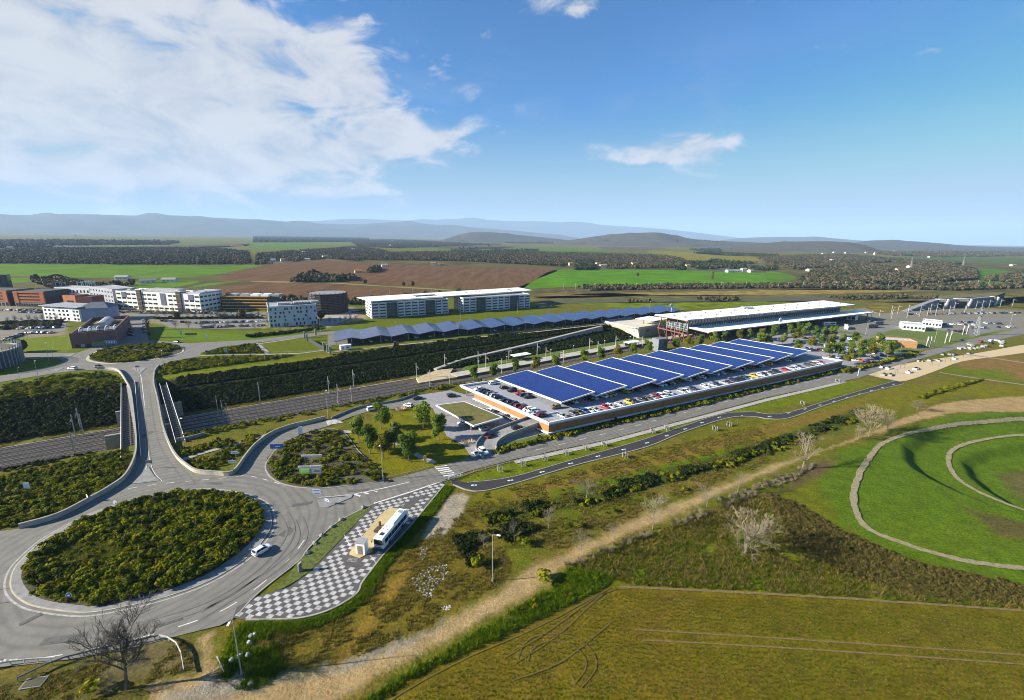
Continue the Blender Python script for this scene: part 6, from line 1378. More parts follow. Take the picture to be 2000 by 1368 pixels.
def scatter(name, label, cat, pts, coll, smin=.7, smax=1.3, zs=1.0, seed=0):
    n = len(pts); NPTS[0] += n
    if n == 0: return
    rg = np.random.RandomState(seed + n); me = bpy.data.meshes.new(name); me.vertices.add(n); me.vertices.foreach_set('co', np.asarray(pts, np.float32).ravel())
    sc = rg.uniform(smin, smax, n); S3 = np.stack([sc, sc, sc * zs * rg.uniform(.8, 1.2, n)], -1)
    a = me.attributes.new('sc', 'FLOAT_VECTOR', 'POINT'); a.data.foreach_set('vector', S3.astype(np.float32).ravel())
    a = me.attributes.new('rz', 'FLOAT', 'POINT'); a.data.foreach_set('value', rg.uniform(0, 6.28, n).astype(np.float32))
    a = me.attributes.new('pick', 'INT', 'POINT'); a.data.foreach_set('value', rg.randint(0, len(coll.objects), n).astype(np.int32))
    o = link(name, me, kind='stuff'); tag(o, label, cat); md = o.modifiers.new('scatter', 'NODES'); md.node_group = scatter_group(coll); return o
def fill(poly, d, thr=None, nsc=4.0, seed=0, dens=None, z=None, inset=.3, excl=()):
    xs = [p[0] for p in poly]; ys = [p[1] for p in poly]; rg = np.random.RandomState(seed + 11)
    X, Y = np.meshgrid(np.arange(min(xs), max(xs), d), np.arange(min(ys), max(ys), d)); X = X.ravel() + rg.uniform(-.5, .5, X.size) * d; Y = Y.ravel() + rg.uniform(-.5, .5, Y.size) * d
    m_ = sdist(X, Y, poly) > inset
    if thr is not None: m_ &= vnoise(X, Y, nsc, seed + 3) > thr
    for e in excl: m_ &= sdist(X, Y, e) < .2
    X, Y = X[m_], Y[m_]; Z = hz_np(X, Y) if z is None else np.full(X.shape, z)
    return np.stack([X, Y, Z], -1)
def fillpx(px, d, z0=0.0, **k): return fill(PL(px, z0), d, **k)
def band(px, w0, w1, d, world=None, **k):
    q = spline(PL(px), 5) if world is None else world
    return fill([tuple(p) for p in offset(q, w0)] + [tuple(p) for p in reversed(offset(q, w1))], d, **k)
glade = PL([(95, 1085), (160, 1050), (200, 1062), (260, 1075), (345, 1085), (330, 1098), (240, 1095), (180, 1105), (110, 1115)])
scatter('shrubbery', 'dense dark green shrubs filling the near roundabout island', 'shrubs', fill([tuple(p) for p in isl_in], .85, z=.28, seed=1, thr=.30, nsc=2.2, excl=(glade,)), P_SHR, .7, 1.9, seed=1)
scatter('shrubbery', 'scattered small shrubs growing in the glade of the near roundabout', 'shrubs', fill(glade, .95, z=.28, seed=61, thr=.42, nsc=2.0), P_SHR, .5, 1.1)
scatter('grass', 'pale green rough grass glade inside the near roundabout shrubs', 'grass', fill(glade, .45, z=.3, seed=2), P_DRY, .7, 1.2); scatter('grass', 'fresh grass tufts mixed in the glade of the near roundabout', 'grass', fill(glade, .5, z=.3, seed=3), P_GRS, .7, 1.2)
rag = [(395, 962), (420, 963), (470, 972), (505, 988), (512, 1010), (498, 1045)]
scatter('shrubbery', 'scattered shrubs with bare mulch gaps on the road island by the lawn', 'shrubs', fill([tuple(p) for p in shrink(SHR, .6)], .85, z=.15, seed=4, thr=.47, nsc=2.4), P_SHR, .7, 1.25)
scatter('grass', 'thin grass between the shrubs of the road island by the lawn', 'grass', fill([tuple(p) for p in shrink(SHR, .6)], .75, z=.15, seed=5, thr=.4), P_DRY, .5, .9)
scatter('shrubbery', 'green shrubs covering the far roundabout island', 'shrubs', fill([tuple(p) for p in shrink(ISF, 1.8)], 1.15, z=.28, seed=6, thr=.36, nsc=5), P_SHR, 1.1, 1.9)
for lb, px, d, thr, sc in (('dense shrubs between the left parapet and the railway cutting', [(-60, 1042), (34, 1028), (108, 1005), (172, 975), (216, 950), (241, 930), (257, 893), (240, 880), (120, 905), (0, 932), (-60, 945)], .95, .3, 1.3),
                           ('shrubs with earth gaps above the left railway cutting', [(-60, 765), (0, 754), (110, 735), (200, 729), (226, 734), (240, 752), (236, 757), (120, 775), (0, 786), (-60, 795)], 1.3, .45, 1.6),
                           ('shrubs between the bridge parapet and the access road', [(352, 880), (420, 864), (520, 845), (636, 816), (610, 824), (530, 846), (496, 868), (478, 888), (455, 921), (420, 923), (388, 919), (366, 904)], 1.0, .42, 1.3),
                           ('green shrubs in the triangle right of the far roundabout', [(394, 693), (432, 681), (500, 673), (513, 690), (450, 692)], 1.3, .25, 1.6),
                           ('green shrubs in the long strip above the hedge bank', [(314, 716), (335, 709), (390, 701), (500, 697), (580, 694), (530, 703), (420, 717), (330, 731), (312, 734)], 1.2, .25, 1.5)):
    scatter('shrubbery', lb, 'shrubs', fillpx(px, d, seed=len(lb), thr=thr, nsc=4), P_SHR, sc * .65, sc * 1.2)
def bank(s0, s1, t0, t1, d, seed, thr=None):
    rg = np.random.RandomState(seed); S_, T_ = np.meshgrid(np.arange(s0, s1, d), np.arange(t0, t1, d)); S_ = S_.ravel() + rg.uniform(-.5, .5, S_.size) * d; T_ = T_.ravel() + rg.uniform(-.5, .5, T_.size) * d
    X = S_ * RC - T_ * RS; Y = S_ * RS + T_ * RC; Z = hz_np(X, Y)
    k = np.ones(X.shape, bool)
    rx = np.array([p.x for p in rp]); ry = np.array([p.y for p in rp])
    for x, y in zip(rx, ry): k &= (X - x) ** 2 + (Y - y) ** 2 > 2.4 ** 2
    k &= ~((S_ > -34) & (S_ < -16)) | (T_ > 276)
    if thr is not None: k &= vnoise(X, Y, 3, seed) > thr
    return np.stack([X, Y, Z], -1)[k]
scatter('hedge', 'dark hedge planting on the far bank of the cutting left of the bridge', 'hedge', bank(-190, -33, 238, 270, 1.25, 1), P_HDG, .8, 1.35)
scatter('hedge', 'dark hedge planting on the lower far bank right of the bridge', 'hedge', bank(-18, 292, 237.5, 257.5, 1.25, 2), P_HDG, .8, 1.3)
scatter('hedge', 'dark hedge planting along the upper step of the far bank', 'hedge', np.concatenate([bank(-18, 284, 262, 270.5, 1.15, 3), bank(60, 284, 270.5, 273.5, 1.3, 4, .4)]), P_HDG, .8, 1.3)
scatter('undergrowth', 'patchy undergrowth on the near bank of the cutting', 'undergrowth', np.concatenate([bank(-140, -36, 186, 202, 1.3, 5, .45), bank(-16, 104, 192, 203, 1.2, 6, .42)]), P_HDG, .45, .9)
scatter('undergrowth', 'green bushes along the top of the near bank beside the tracks', 'undergrowth', np.concatenate([bank(-12, 110, 184.5, 191, 1.4, 7, .5)]), P_SHR, .9, 1.6)
scatter('weeds', 'dry weeds growing between the railway tracks', 'weeds', np.concatenate([bank(-150, 90, 213.2, 214.2, 1.6, 8, .55), bank(-150, 90, 231.5, 236.5, 1.0, 9, .4), bank(-150, 300, 204.3, 205.8, .9, 10, .4)]), P_DRY, .8, 1.6)
q0 = [DK(-2, -2.5, 0), DK(60, -2.8, 0), DK(120, -2.6, 0), DK(LEN, -2.2, 0)]
scatter('shrubbery', 'low green shrubs along the foot of the timber deck front', 'shrubs', band(None, -1.2, 1.6, .95, world=q0, seed=31, thr=.3, nsc=5), P_SHR, .9, 1.9)
scatter('shrubbery', 'shrubs bordering the small lawn between ramp and road', 'shrubs', band([(962, 886), (985, 880), (1010, 873), (1045, 864), (1076, 856)], -1.5, 1.5, .8, seed=32), P_SHR, .8, 1.6)
scatter('shrubbery', 'green shrub border along the car park beside the main road', 'shrubs', band([(1655, 731), (1700, 719), (1760, 704), (1798, 694)], -3.5, -.8, 1.2, seed=33), P_SHR, 1.4, 2.6)
scatter('undergrowth', 'dark bushes along the ditch below the cycle path', 'undergrowth', np.concatenate([band(None, -2.6, 1.8, .85, world=DITCH, seed=34, thr=.56, nsc=7), fillpx([(1080, 1000), (1140, 968), (1300, 935), (1290, 945), (1180, 975)], .9, seed=35, thr=.5)]), P_HDG, .6, 1.2)
scatter('undergrowth', 'bright green bushes in a row right of the ditch', 'undergrowth', np.concatenate([fillpx([(1790, 775), (1850, 757), (1925, 738), (1920, 744), (1850, 765), (1800, 780)], 1.0, seed=36), band(None, -1.0, 3.8, 1.1, world=DITCH, seed=37, thr=.55)]), P_SHR, .8, 1.5)
scatter('grass', 'thick green grass bordering the checkered plaza', 'grass', band(plz[10:], -3.2, -.4, .42, seed=38), P_GRS, .8, 1.5)
scatter('weeds', 'green weeds along the lower edge of the dirt track', 'weeds', fillpx([(690, 1380), (780, 1320), (862, 1272), (930, 1232), (1005, 1188), (1045, 1165), (1092, 1126), (1110, 1108), (1200, 1125), (1190, 1145), (1100, 1188), (1000, 1238), (860, 1298), (720, 1380)], .55, seed=39, thr=.25), P_GRS, .8, 1.9)
scatter('shrubbery', 'small green bushes along the lower edge of the dirt track', 'shrubs', fillpx([(720, 1366), (862, 1275), (1005, 1192), (1095, 1130), (1180, 1130), (1100, 1180), (1000, 1230), (860, 1292)], .95, seed=40, thr=.55, nsc=3), P_SHR, .4, .9)
scatter('weeds', 'rough weeds over the slope above the sown field', 'weeds', fillpx([(1110, 1105), (1300, 1030), (1480, 960), (1560, 985), (1650, 1040), (1800, 1105), (2060, 1160), (2060, 1196), (1500, 1157), (1240, 1144)], .75, seed=41, thr=.3), P_DRY, .8, 1.5); scatter('weeds', 'green tufts over the slope above the sown field', 'weeds', fillpx([(1110, 1110), (1480, 1010), (1800, 1120), (2060, 1170), (2060, 1196), (1500, 1157), (1240, 1144)], .95, seed=42, thr=.42), P_GRS, .7, 1.3)
scatter('heath', 'dark brown heath below the grass amphitheatre', 'heath', fillpx([(1495, 960), (1560, 985), (1650, 1040), (1800, 1100), (2060, 1155), (2060, 1184), (1800, 1165), (1640, 1120), (1540, 1060)], .62, seed=43, thr=.25), P_BRN, .8, 1.5)
scatter('brambles', 'brown leafless brambles along the lower side of the dirt track', 'brambles', fillpx([(1100, 1100), (1200, 1062), (1320, 1012), (1420, 968), (1500, 935), (1560, 912), (1600, 905), (1560, 935), (1440, 985), (1300, 1040), (1180, 1085), (1110, 1112)], .95, seed=44, thr=.42), P_TWG, .5, 1.0)
scatter('grass', 'dry and olive grass over the waste ground by the plaza', 'grass', fillpx([(800, 1070), (900, 1000), (1000, 1090), (1000, 1128), (862, 1211), (712, 1281), (600, 1310), (470, 1300), (460, 1216), (600, 1214), (720, 1145)], .62, seed=45, thr=.42), P_DRY, .5, 1.0)
scatter('grass', 'grass tufts on the slope between cycle path and dirt track', 'grass', fillpx([(930, 965), (1000, 950), (1260, 880), (1500, 825), (1500, 905), (1310, 980), (1150, 1052), (1040, 1095), (905, 1000)], .85, seed=46, thr=.45), P_DRY, .6, 1.2)
scatter('grass', 'winter grass in the corner below the near roundabout', 'grass', fillpx([(-40, 1345), (100, 1315), (300, 1262), (368, 1246), (383, 1308), (300, 1328), (250, 1372), (-40, 1390)], .5, seed=47, thr=.4), P_DRY, .5, .9)
scatter('undergrowth', 'weedy green slope between the plaza and the dirt track', 'undergrowth', fillpx([(425, 1300), (448, 1240), (470, 1222), (520, 1225), (560, 1300), (520, 1345), (450, 1350)], .6, seed=48, thr=.3), P_GRS, .9, 1.9)
scatter('undergrowth', 'dark bush patches beside the stones near the tall lamp', 'undergrowth', np.concatenate([fillpx([(880, 1050), (935, 1040), (950, 1060), (920, 1075), (945, 1105), (915, 1110), (895, 1075)], .7, seed=49), fillpx([(930, 1040), (1000, 1020), (1060, 1030), (1000, 1060), (960, 1055)], .9, seed=50, thr=.4)]), P_HDG, .5, 1.0)
scatter('stones', 'heap of pale stones in the grass right of the plaza', 'stones', np.concatenate([fillpx([(800, 1130), (830, 1105), (875, 1100), (880, 1120), (850, 1150), (845, 1172), (815, 1160)], .5, seed=51, thr=.35), fillpx([(815, 1070), (835, 1062), (838, 1075), (822, 1110)], .5, seed=52, thr=.4), fillpx([(855, 1180), (885, 1180), (882, 1193), (862, 1194)], .35, seed=53)]), P_STN, .7, 1.6)
scatter('stones', 'loose stones lying on the dirt track', 'stones', fillpx([(500, 1368), (640, 1303), (800, 1243), (962, 1163), (1040, 1105), (1105, 1108), (1000, 1183), (857, 1265), (675, 1366)], 1.3, seed=54, thr=.45), P_STN, .25, .7)
scatter('stones', 'pale clods and stones in the sown field', 'stones', fillpx([(760, 1368), (1000, 1245), (1200, 1150), (1500, 1165), (2000, 1200), (2000, 1368)], 1.0, seed=55, thr=.35), P_STN, .15, .4)
rdir_ = (P(2100, 1287) - P(1240, 1230)).normalized(); fpoly = PL([(745, 1385), (1000, 1247), (1200, 1153), (1500, 1167), (2030, 1203), (2030, 1385)]); nrm_ = Vector((-rdir_.y, rdir_.x, 0)); o_ = P(1240, 1230)
U, V = np.meshgrid(np.arange(-75, 75, .34), np.arange(-40, 40, .95)); U = U + np.random.RandomState(5).uniform(-.15, .15, U.shape); V = V + np.random.RandomState(6).uniform(-.36, .36, V.shape)
X = (o_.x + rdir_.x * U + nrm_.x * V).ravel(); Y = (o_.y + rdir_.y * U + nrm_.y * V).ravel(); k_ = (sdist(X, Y, fpoly) > .4) & (vnoise(X, Y, 3, 77) > .2)
for w_ in WHL[1:]: k_ &= np.min([(X - p.x) ** 2 + (Y - p.y) ** 2 for p in (a_ for a_, h_ in along(w_, 1.0))], axis=0) > .45
X, Y = X[k_], Y[k_]; cr_ = np.stack([X, Y, hz_np(X, Y)], -1); hf = np.random.RandomState(7).rand(len(cr_)) < .5
scatter('crop', 'young green crop sprouting in rows across the sown field', 'crop', cr_[hf], P_GRS, .22, .45, seed=1); scatter('crop', 'yellowish crop blades between the green rows of the sown field', 'crop', cr_[~hf], P_DRY, .22, .42, seed=2)
# --- trees
def crown_mesh(name, m, rx, h, z0, n_, sz, seed, lobes=9, cone=0.0):
    rg = random.Random(seed); b = MB(); cs = []
    for k in range(lobes):
        f = (k + .5) / lobes; rr_ = rx * (1 - cone * f) * rg.uniform(.35, .62); a = rg.uniform(0, 6.28); R0 = rx * (1 - cone * f) * rg.uniform(.2, .62); cs.append((Vector((math.cos(a) * R0, math.sin(a) * R0, z0 + h * (.12 + .78 * f))), rr_))
    for k in range(n_):
        c, r = cs[rg.randrange(lobes)]; d = rdir(rg); p = c + Vector((d.x * r, d.y * r, d.z * r * .8)) * rg.uniform(.55, 1.08); card(b, p, d + rdir(rg) * .7, sz * rg.uniform(.6, 1.25), rg)
    return b.mesh(name, m)
def branchy(name, m, h, r0, seed, levels=4, spread=.55, first=.22, n1=6, nsub=2, twist=.25, tubes=5):
    rg = random.Random(seed); b = MB()
    def grow(p, d, l, r, lv):
        n_ = 3 if lv < 2 else 2; q = p
        for k in range(n_):
            d2 = (d + rdir(rg) * (.10 if lv == 0 else .2) + Vector((0, 0, .08))).normalized(); e = q + d2 * (l / n_); b.tube(q, e, max(.018, r * (1 - k / n_ * .5)), max(.014, r * (1 - (k + 1) / n_ * .5)), tubes if lv < 2 else 3)
            if lv < levels:
                for _ in range(n1 // 2 if lv == 0 and k > 0 else (nsub // 2 if lv else 1)):
                    if lv == 0 and k == 0 and first > .15: continue
                    a = rg.uniform(0, 6.28); s_ = d2.orthogonal().normalized(); s_ = s_ * math.cos(a) + d2.cross(s_) * math.sin(a)
                    grow(q.lerp(e, rg.uniform(.3, 1)), (d2 * (1 - spread) + s_ * spread + Vector((0, 0, twist))).normalized(), l * rg.uniform(.45, .72), r * .5, lv + 1)
            q = e; d = d2
        if lv < levels:
            for _ in range(2): grow(q, (d + rdir(rg) * .5).normalized(), l * .55, r * .45, lv + 1)
    grow(Vector((0, 0, -.1)), Vector((0, 0, 1)), h * .52, r0, 0)
    return b.mesh(name, m)
TK = MB().tube((0, 0, -.1), (0, 0, 3.2), .16, .11, 7).tube((0, 0, 2.6), (.7, .3, 4.4), .09, .04, 5).tube((0, 0, 2.8), (-.6, .5, 4.6), .09, .04, 5).tube((0, 0, 3.1), (.1, -.5, 5.4), .09, .03, 5).mesh('trunk', BARK)
TPR = [crown_mesh('crown', m, 3.5, 6.4, 1.9, 2300, .20, 200 + i, 12, .3) for i, m in enumerate((L_TREE, L_TREE, L_PALE, L_YEL, L_TREE))]
def tree(q, label, group, me, sc, rz, tk=TK):
    r = empty('young_tree', label, 'tree', q, rz, group); r.scale = (sc, sc, sc); link('crown', me, r); link('trunk', tk, r); return r
PT = [((701, 864), 8.4, 0), ((723, 886), 8.8, 1), ((744, 837), 8.6, 4), ((771, 877), 8.8, 2), ((749, 895), 7.0, 3), ((798, 902), 9.0, 0), ((827, 839), 9.4, 1), ((857, 859), 8.6, 0)]
pl_ = ['round green tree at the left end of the lawn', 'dark green tree standing in front of the leftmost lawn tree', 'dark green tree at the back of the lawn near the access road', 'pale grey-green tree in the middle of the lawn grove', 'yellowish small tree beside the lamp post on the lawn', 'large green tree beside the footpath nearest the crossing', 'tall slim tree at the back of the lawn beside the pavilion', 'green tree on the lawn in front of the sedum pavilion']
for ((px, h, k), lb) in zip(PT, pl_): tree(P(*px), lb, None, TPR[k], h / 7.3, px[0] * .7)
for i, (x, y) in enumerate([(926, 746), (966, 741), (1006, 731), (1046, 726), (1085, 721), (1140, 711), (1172, 706), (1206, 700), (1236, 695), (1264, 690), (1320, 684), (1344, 679), (1368, 677), (1394, 672), (1415, 670), (1444, 666)]):
    tree(P(x, y), f'bushy green tree in the row behind the deck, {ordinal(i + 1)} from the left', 'trees in the row between deck and railway', TPR[(0, 4, 1, 3)[i % 4]], 1.0, i * 1.3)
CT = [(30, 575), (160, 580), (320, 555), (475, 540), (670, 510), (800, 485), (910, 470), (880, 545), (1010, 560), (1140, 545), (1250, 530), (590, 620), (760, 590), (1225, 640), (1090, 650), (960, 690), (780, 715), (410, 640), (300, 650), (1350, 630), (1525, 605), (1460, 740), (1310, 790), (1190, 790), (1610, 720), (1720, 690), (1830, 660), (1600, 830), (1740, 790), (1900, 770), (1460, 890), (1950, 810), (2010, 720), (1980, 760)]
CT = sorted(CT)
for i, (x, y) in enumerate(CT):
    k = (0, 2, 1, 3, 4)[i % 5]; ad = ('green', 'pale', 'dark green', 'yellowish', 'green')[i % 5]
    tree(P(1440 + x / 6.667, 570 + y / 6.667 + 9), f'{ad} young tree among the station\'s parked cars, {ordinal(i + 1)} from the left', 'young trees of the station car park', TPR[k], .96 + .1 * (i % 3), i * 2.1)
TB = [branchy('branches', BARKP, 10, .17, 300 + i, 4, .6, .2, 5, 2) for i in range(3)] + [branchy('branches', BARKD, 11.5, .24, 310, 4, .58, .25, 6, 4)] + [branchy('branches', TWIG, 6.5, .08, 320 + i, 4, .55, .1, 8, 3) for i in range(2)]
print('BARE', [len(m_.polygons) for m_ in TB])
def bare(base, top, label, me, h0, cat='tree', wide=1.0, group=None):
    h = HT(base, top); q = ground(*base); s_ = h / h0; o = link('bare_tree', me, None, q, rz=base[0] * .37); o.scale = (s_ * wide, s_ * wide, s_); return tag(o, label, cat, group)
bare((247, 1345), (228, 1212), 'large dark leafless tree at the lower left corner by the guard rail', TB[3], 12.3, wide=1.15)
for b_, t_, lb, k, w in (((1567, 915), (1568, 845), 'pale leafless twin stemmed tree beside the dirt track left of the amphitheatre', 0, 1.2), ((1145, 977), (1146, 930), 'pale leafless tree above the dark ditch bushes', 1, 1.3), ((1274, 1033), (1276, 968), 'tall leafless tree on the lower edge of the dirt track', 2, 1.1), ((1455, 1082), (1460, 1006), 'wide leafless bushy tree standing alone on the weedy slope', 4, 1.9),
                         ((1380, 992), (1380, 944), 'leafless tree at the bend of the dirt track', 1, 1.1), ((1441, 963), (1445, 918), 'leafless tree beside the dirt track below the big twin stem', 0, 1.0), ((1134, 1086), (1137, 1034), 'leafless tree at the lower end of the bramble row', 2, 1.1), ((1197, 1052), (1195, 1018), 'thin leafless tree in the middle of the bramble row', 1, 1.0),
                         ((1697, 853), (1702, 795), 'tall multi stemmed leafless tree where the track meets the amphitheatre', 5, 1.3), ((1732, 843), (1737, 803), 'leafless tree right of the tall multi stemmed one', 5, 1.0), ((1675, 859), (1672, 832), 'small leafless bush left of the multi stemmed tree', 4, 1.2), ((1790, 803), (1790, 780), 'small bare bush near the pale gravel bank', 4, 1.4), ((945, 1072), (947, 1040), 'thin bare tree left of the tall lamp on the slope', 0, .9), ((1005, 1058), (1006, 1018), 'thin bare tree in the dark bushes right of the tall lamp', 1, .8), ((1071, 1033), (1073, 990), 'slim bare tree on the slope above the dirt track', 2, .8)):
    bare(b_, t_, lb, TB[k], 10.8 if k < 3 else 6.6, wide=w)
SAP = MB().tube((0, 0, -.1), (0, 0, 2.6), .035, .02, 4).tube((0, 0, 1.4), (.4, .1, 2.2), .015, .01, 3).tube((0, 0, 1.6), (-.3, .25, 2.4), .015, .01, 3).tube((0, 0, 1.9), (.1, -.35, 2.7), .015, .01, 3).mesh('sapling', TWIG)
for i, (x, y) in enumerate(sorted([(1221, 935), (1265, 920), (1304, 912), (1342, 898), (1411, 875), (1176, 950), (1018, 955), (1064, 940), (1256, 886), (1287, 876), (1012, 1003), (1070, 983), (1450, 860), (1490, 848), (1530, 832), (1570, 818), (1610, 806), (1650, 796), (1690, 786), (1560, 850), (1600, 836), (1640, 822), (1440, 828), (1480, 790), (1540, 780), (1600, 765)])):
    o = link('sapling', SAP, None, ground(x, y), rz=i * 1.1); tag(o, f'thin leafless sapling on the verge slope, {ordinal(i + 1)} from the left', 'sapling', 'leafless saplings on the slope')
GD = [(977, 921), (1021, 910), (1064, 899), (1105, 888), (1144, 879), (1180, 871), (1221, 894), (1275, 845), (1302, 839), (1396, 841), (1424, 832), (1567, 791), (1635, 747)]
gw = mat('weathered_wood', (.36, .35, .32), .85, .2, 3); gl0 = clump_mesh('evergreen_plant', .5, 1.5, 70, .12, L_DRK, 7)
for i, px in enumerate(GD):
    r = empty('tree_guard', f'grey timber tree guard beside the cycle path, {ordinal(i + 1)} from the left', 'tree guard', ground(*px), R(28), 'tree guards along the cycle path')
    for x in (-.6, .6):
        for y in (-.6, .6): MB().box((x, y, .9), (.12, .12, 1.8)).build('post', gw, r)
    for z in (.5, 1.1, 1.7):
        for y in (-.6, .6): MB().box((0, y * 1.08, z), (1.3, .05, .12)).build('rail', gw, r)
    link('plant', gl0, r)
for i, (px, s_, lb) in enumerate((((931, 1108), 2.4, 'round green bush left of the tall lamp on the slope'), ((1022, 1060), 2.0, 'spreading green bush by the dirt track'), ((1130, 1030), 1.6, 'low green bush beside a smaller one above the dirt track'), ((1108, 1027), 1.1, 'smaller low green bush above the dirt track'), ((1060, 1130), 2.6, 'large bright green bush mound at the edge of the dirt track'), ((185, 1352), 2.0, 'dark green bush at the foot of the large leafless tree'), ((215, 1356), 1.8, 'grey twiggy bush right of the dark bush under the large tree'), ((1335, 957), 1.2, 'small bush casting a shadow in the slope grass'), ((1200, 1000), 1.2, 'low yellow green bush on the slope below the ditch'))):
    o = link('bush', (TB[4] if 'twiggy' in lb else bpy.data.objects[f'shrub_0{i % 4}'].data), None, ground(*px), rz=i); k = s_ / (3.5 if 'twiggy' in lb else 1.0); o.scale = (k * 1.2, k * 1.2, k); tag(o, lb, 'bush')
gp = tuft_mesh('ornamental_grass', .9, 1.2, 140, mat('straw_plume', (.55, .43, .28), .9, .15, 3), 5)
for px, lb in (((913, 866), 'pale ornamental grass clump at the forecourt edge of the lawn'), ((782, 801), 'pale ornamental grass clump at the back edge of the lawn')):
    o = link('ornamental_grass', gp, None, P(*px)); o.scale = (2.2, 1.2, 1.2); tag(o, lb, 'grass clump')
b = PL([(960, 886), (985, 880), (1076, 854), (1060, 848), (1010, 860), (975, 870)]); MB().sheet(b, .075).build('grass_strip', MATS['lawn'], kind='structure')
# ================================================================== STREET FURNITURE
LAMPP = mat('lamp_pole_grey', (.33, .33, .32), .5, .1, 1, metal=.2)
def lamp_proto():
    r = empty('street_lamp', 'tall grey street lamp', 'street lamp')
    MB().tube((0, 0, 0), (0, 0, 11.2), .11, .06, 8).build('pole', LAMPP, r); MB().beam((0, 0, 11.1), (-1.1, 0, 11.35), .08, .08).build('arm', LAMPP, r); MB().box((-1.3, 0, 11.36), (.8, .32, .14)).build('lamp_head', WHITE, r); MB().box((0, 0, .15), (.4, .4, .3)).build('base', CONCD, r)
    return r
LPO = lamp_proto()
LST = [((472, 1318), 100, 1, 'street lamp in the foreground beside the weedy slope'), ((962, 1135), 160, 1, 'street lamp standing alone by the dirt track'), ((748, 936), 90, 1, 'street lamp at the roadside in front of the lawn trees'), ((641, 815), 120, 1, 'street lamp at the access road crossing above the tracks'), ((361, 878), 150, 1, 'street lamp beside the right foot of the bridge'), ((322, 726), 140, 1, 'street lamp at the far right end of the bridge'), ((303, 733), 190, .75, 'street lamp by the far end of the right parapet'), ((78, 750), 150, 1, 'street lamp in the shrubs above the left cutting'), ((97, 709), 150, 1, 'street lamp on the grass wedge left of the far roundabout'), ((40, 745), 180, .6, 'short street lamp at the left roadside above the cutting'), ((105, 706), 200, .7, 'short street lamp right of the grass wedge lamp'), ((775, 660), 90, 1, 'street lamp before the left white office block'), ((899, 625), 90, 1, 'street lamp before the gap of the white offices'), ((1011, 613), 90, 1, 'street lamp before the right white office block'), ((626, 649), 90, 1, 'street lamp at the right foot of the hotel'), ((518, 705), 120, 1, 'street lamp at the corner of the fenced lawn'), ((1268, 612), 100, 1, 'street lamp behind the right end of the zigzag canopy'), ((1690, 655), 100, 1, 'street lamp at the station forecourt'), ((1971, 640), 120, 1, 'street lamp at the right end of the far car park'), ((1825, 668), 120, 1, 'street lamp on the lawn of the right car park'), ((1758, 690), 120, .8, 'short street lamp at the car park exit')]
for i, (px, a, s_, lb) in enumerate(LST):
    q = P(*px); lb = ('grey ' if s_ < 1 else 'tall grey ') + lb.replace('short ', 'short ')
    if i == 0: LPO.location = q; LPO.rotation_euler = (0, 0, R(a)); tag(LPO, lb, 'street lamp')
    else: dup(LPO, q, R(a), lb, scale=s_)
# bollard line beside the main road
bl = MB().tube((0, 0, 0), (0, 0, 1.0), .07, .06, 6).mesh('bollard', mat('wood_post', (.25, .24, .22), .8, .2, 2))
pts = [q for q, a in along(PL([(925, 922), (1005, 902), (1192, 863), (1500, 781), (1648, 747)]), 4.2)]
for i, q in enumerate(pts): o = link('bollard', bl, None, q); tag(o, f'slim grey bollard along the gravel footway, {ordinal(i + 1)} from the crossing', 'bollard', 'bollards along the footway')
def rail(name, label, px, zz=(.75,), post=2.0, m=STEEL, w=.30, pm=None):
    q = PL(px); r = empty(name, label, name.split('_')[-1] if name != 'guard_rail' else 'guard rail', q[0]); b = MB()
    for i in range(len(q) - 1):
        for z in zz: MB().beam(q[i] - q[0] + Vector((0, 0, z)), q[i + 1] - q[0] + Vector((0, 0, z)), .09, w).build('rail', m, r)
    for p, a in along(q, post): MB().beam(p - q[0], p - q[0] + Vector((0, 0, max(zz) + .02)), .12, .12).build('post', pm or m, r)
    return r
WG = mat('weathered_white_rail', (.50, .49, .45), .6, .15, 1)
rail('guard_rail', 'curved pale guard rail right of the large leafless tree', [(313, 1248), (328, 1251), (345, 1262), (354, 1280), (360, 1315)], m=WG)
rail('guard_rail', 'dark guard rail running behind the large leafless tree', [(35, 1332), (95, 1303), (130, 1290), (220, 1268), (310, 1248)], m=mat('dark_rail', (.16, .16, .155), .6))
rail('guard_rail', 'pale guard rail curving along the road at the lower left', [(-40, 1312), (0, 1303), (20, 1299), (70, 1294), (110, 1292)], m=WG)
rail('guard_rail', 'short pale rail at the edge of the weedy slope', [(425, 1290), (438, 1318)], m=WG)
rail('barrier_railing', 'green grey pedestrian railing at the end of the crossing', [(868, 943), (897, 933)], (.5, 1.0), 1.0, mat('green_rail', (.16, .24, .20), .5), .06)
rail('barrier_railing', 'white pedestrian railing behind the green one at the crossing', [(876, 938), (905, 929)], (.5, 1.0), 1.0, WHITE, .06)
rail('fence_railing', 'low post fence along the far bank path by the zigzag canopy', [(650, 688), (760, 675), (900, 661), (1060, 646), (1225, 628)], (.5, 1.0), 4.0, STEEL, .06)
rail('fence_railing', 'low fence along the lawn edge between road and crossing', [(757, 934), (800, 924), (838, 914)], (.45,), 3.0, CONC, .08)
rail('fence_railing', 'thin fence around the lawn left of the gate pillars', [(524, 691), (560, 689), (600, 689), (632, 685)], (.5, .9), 3.0, STEEL, .05)
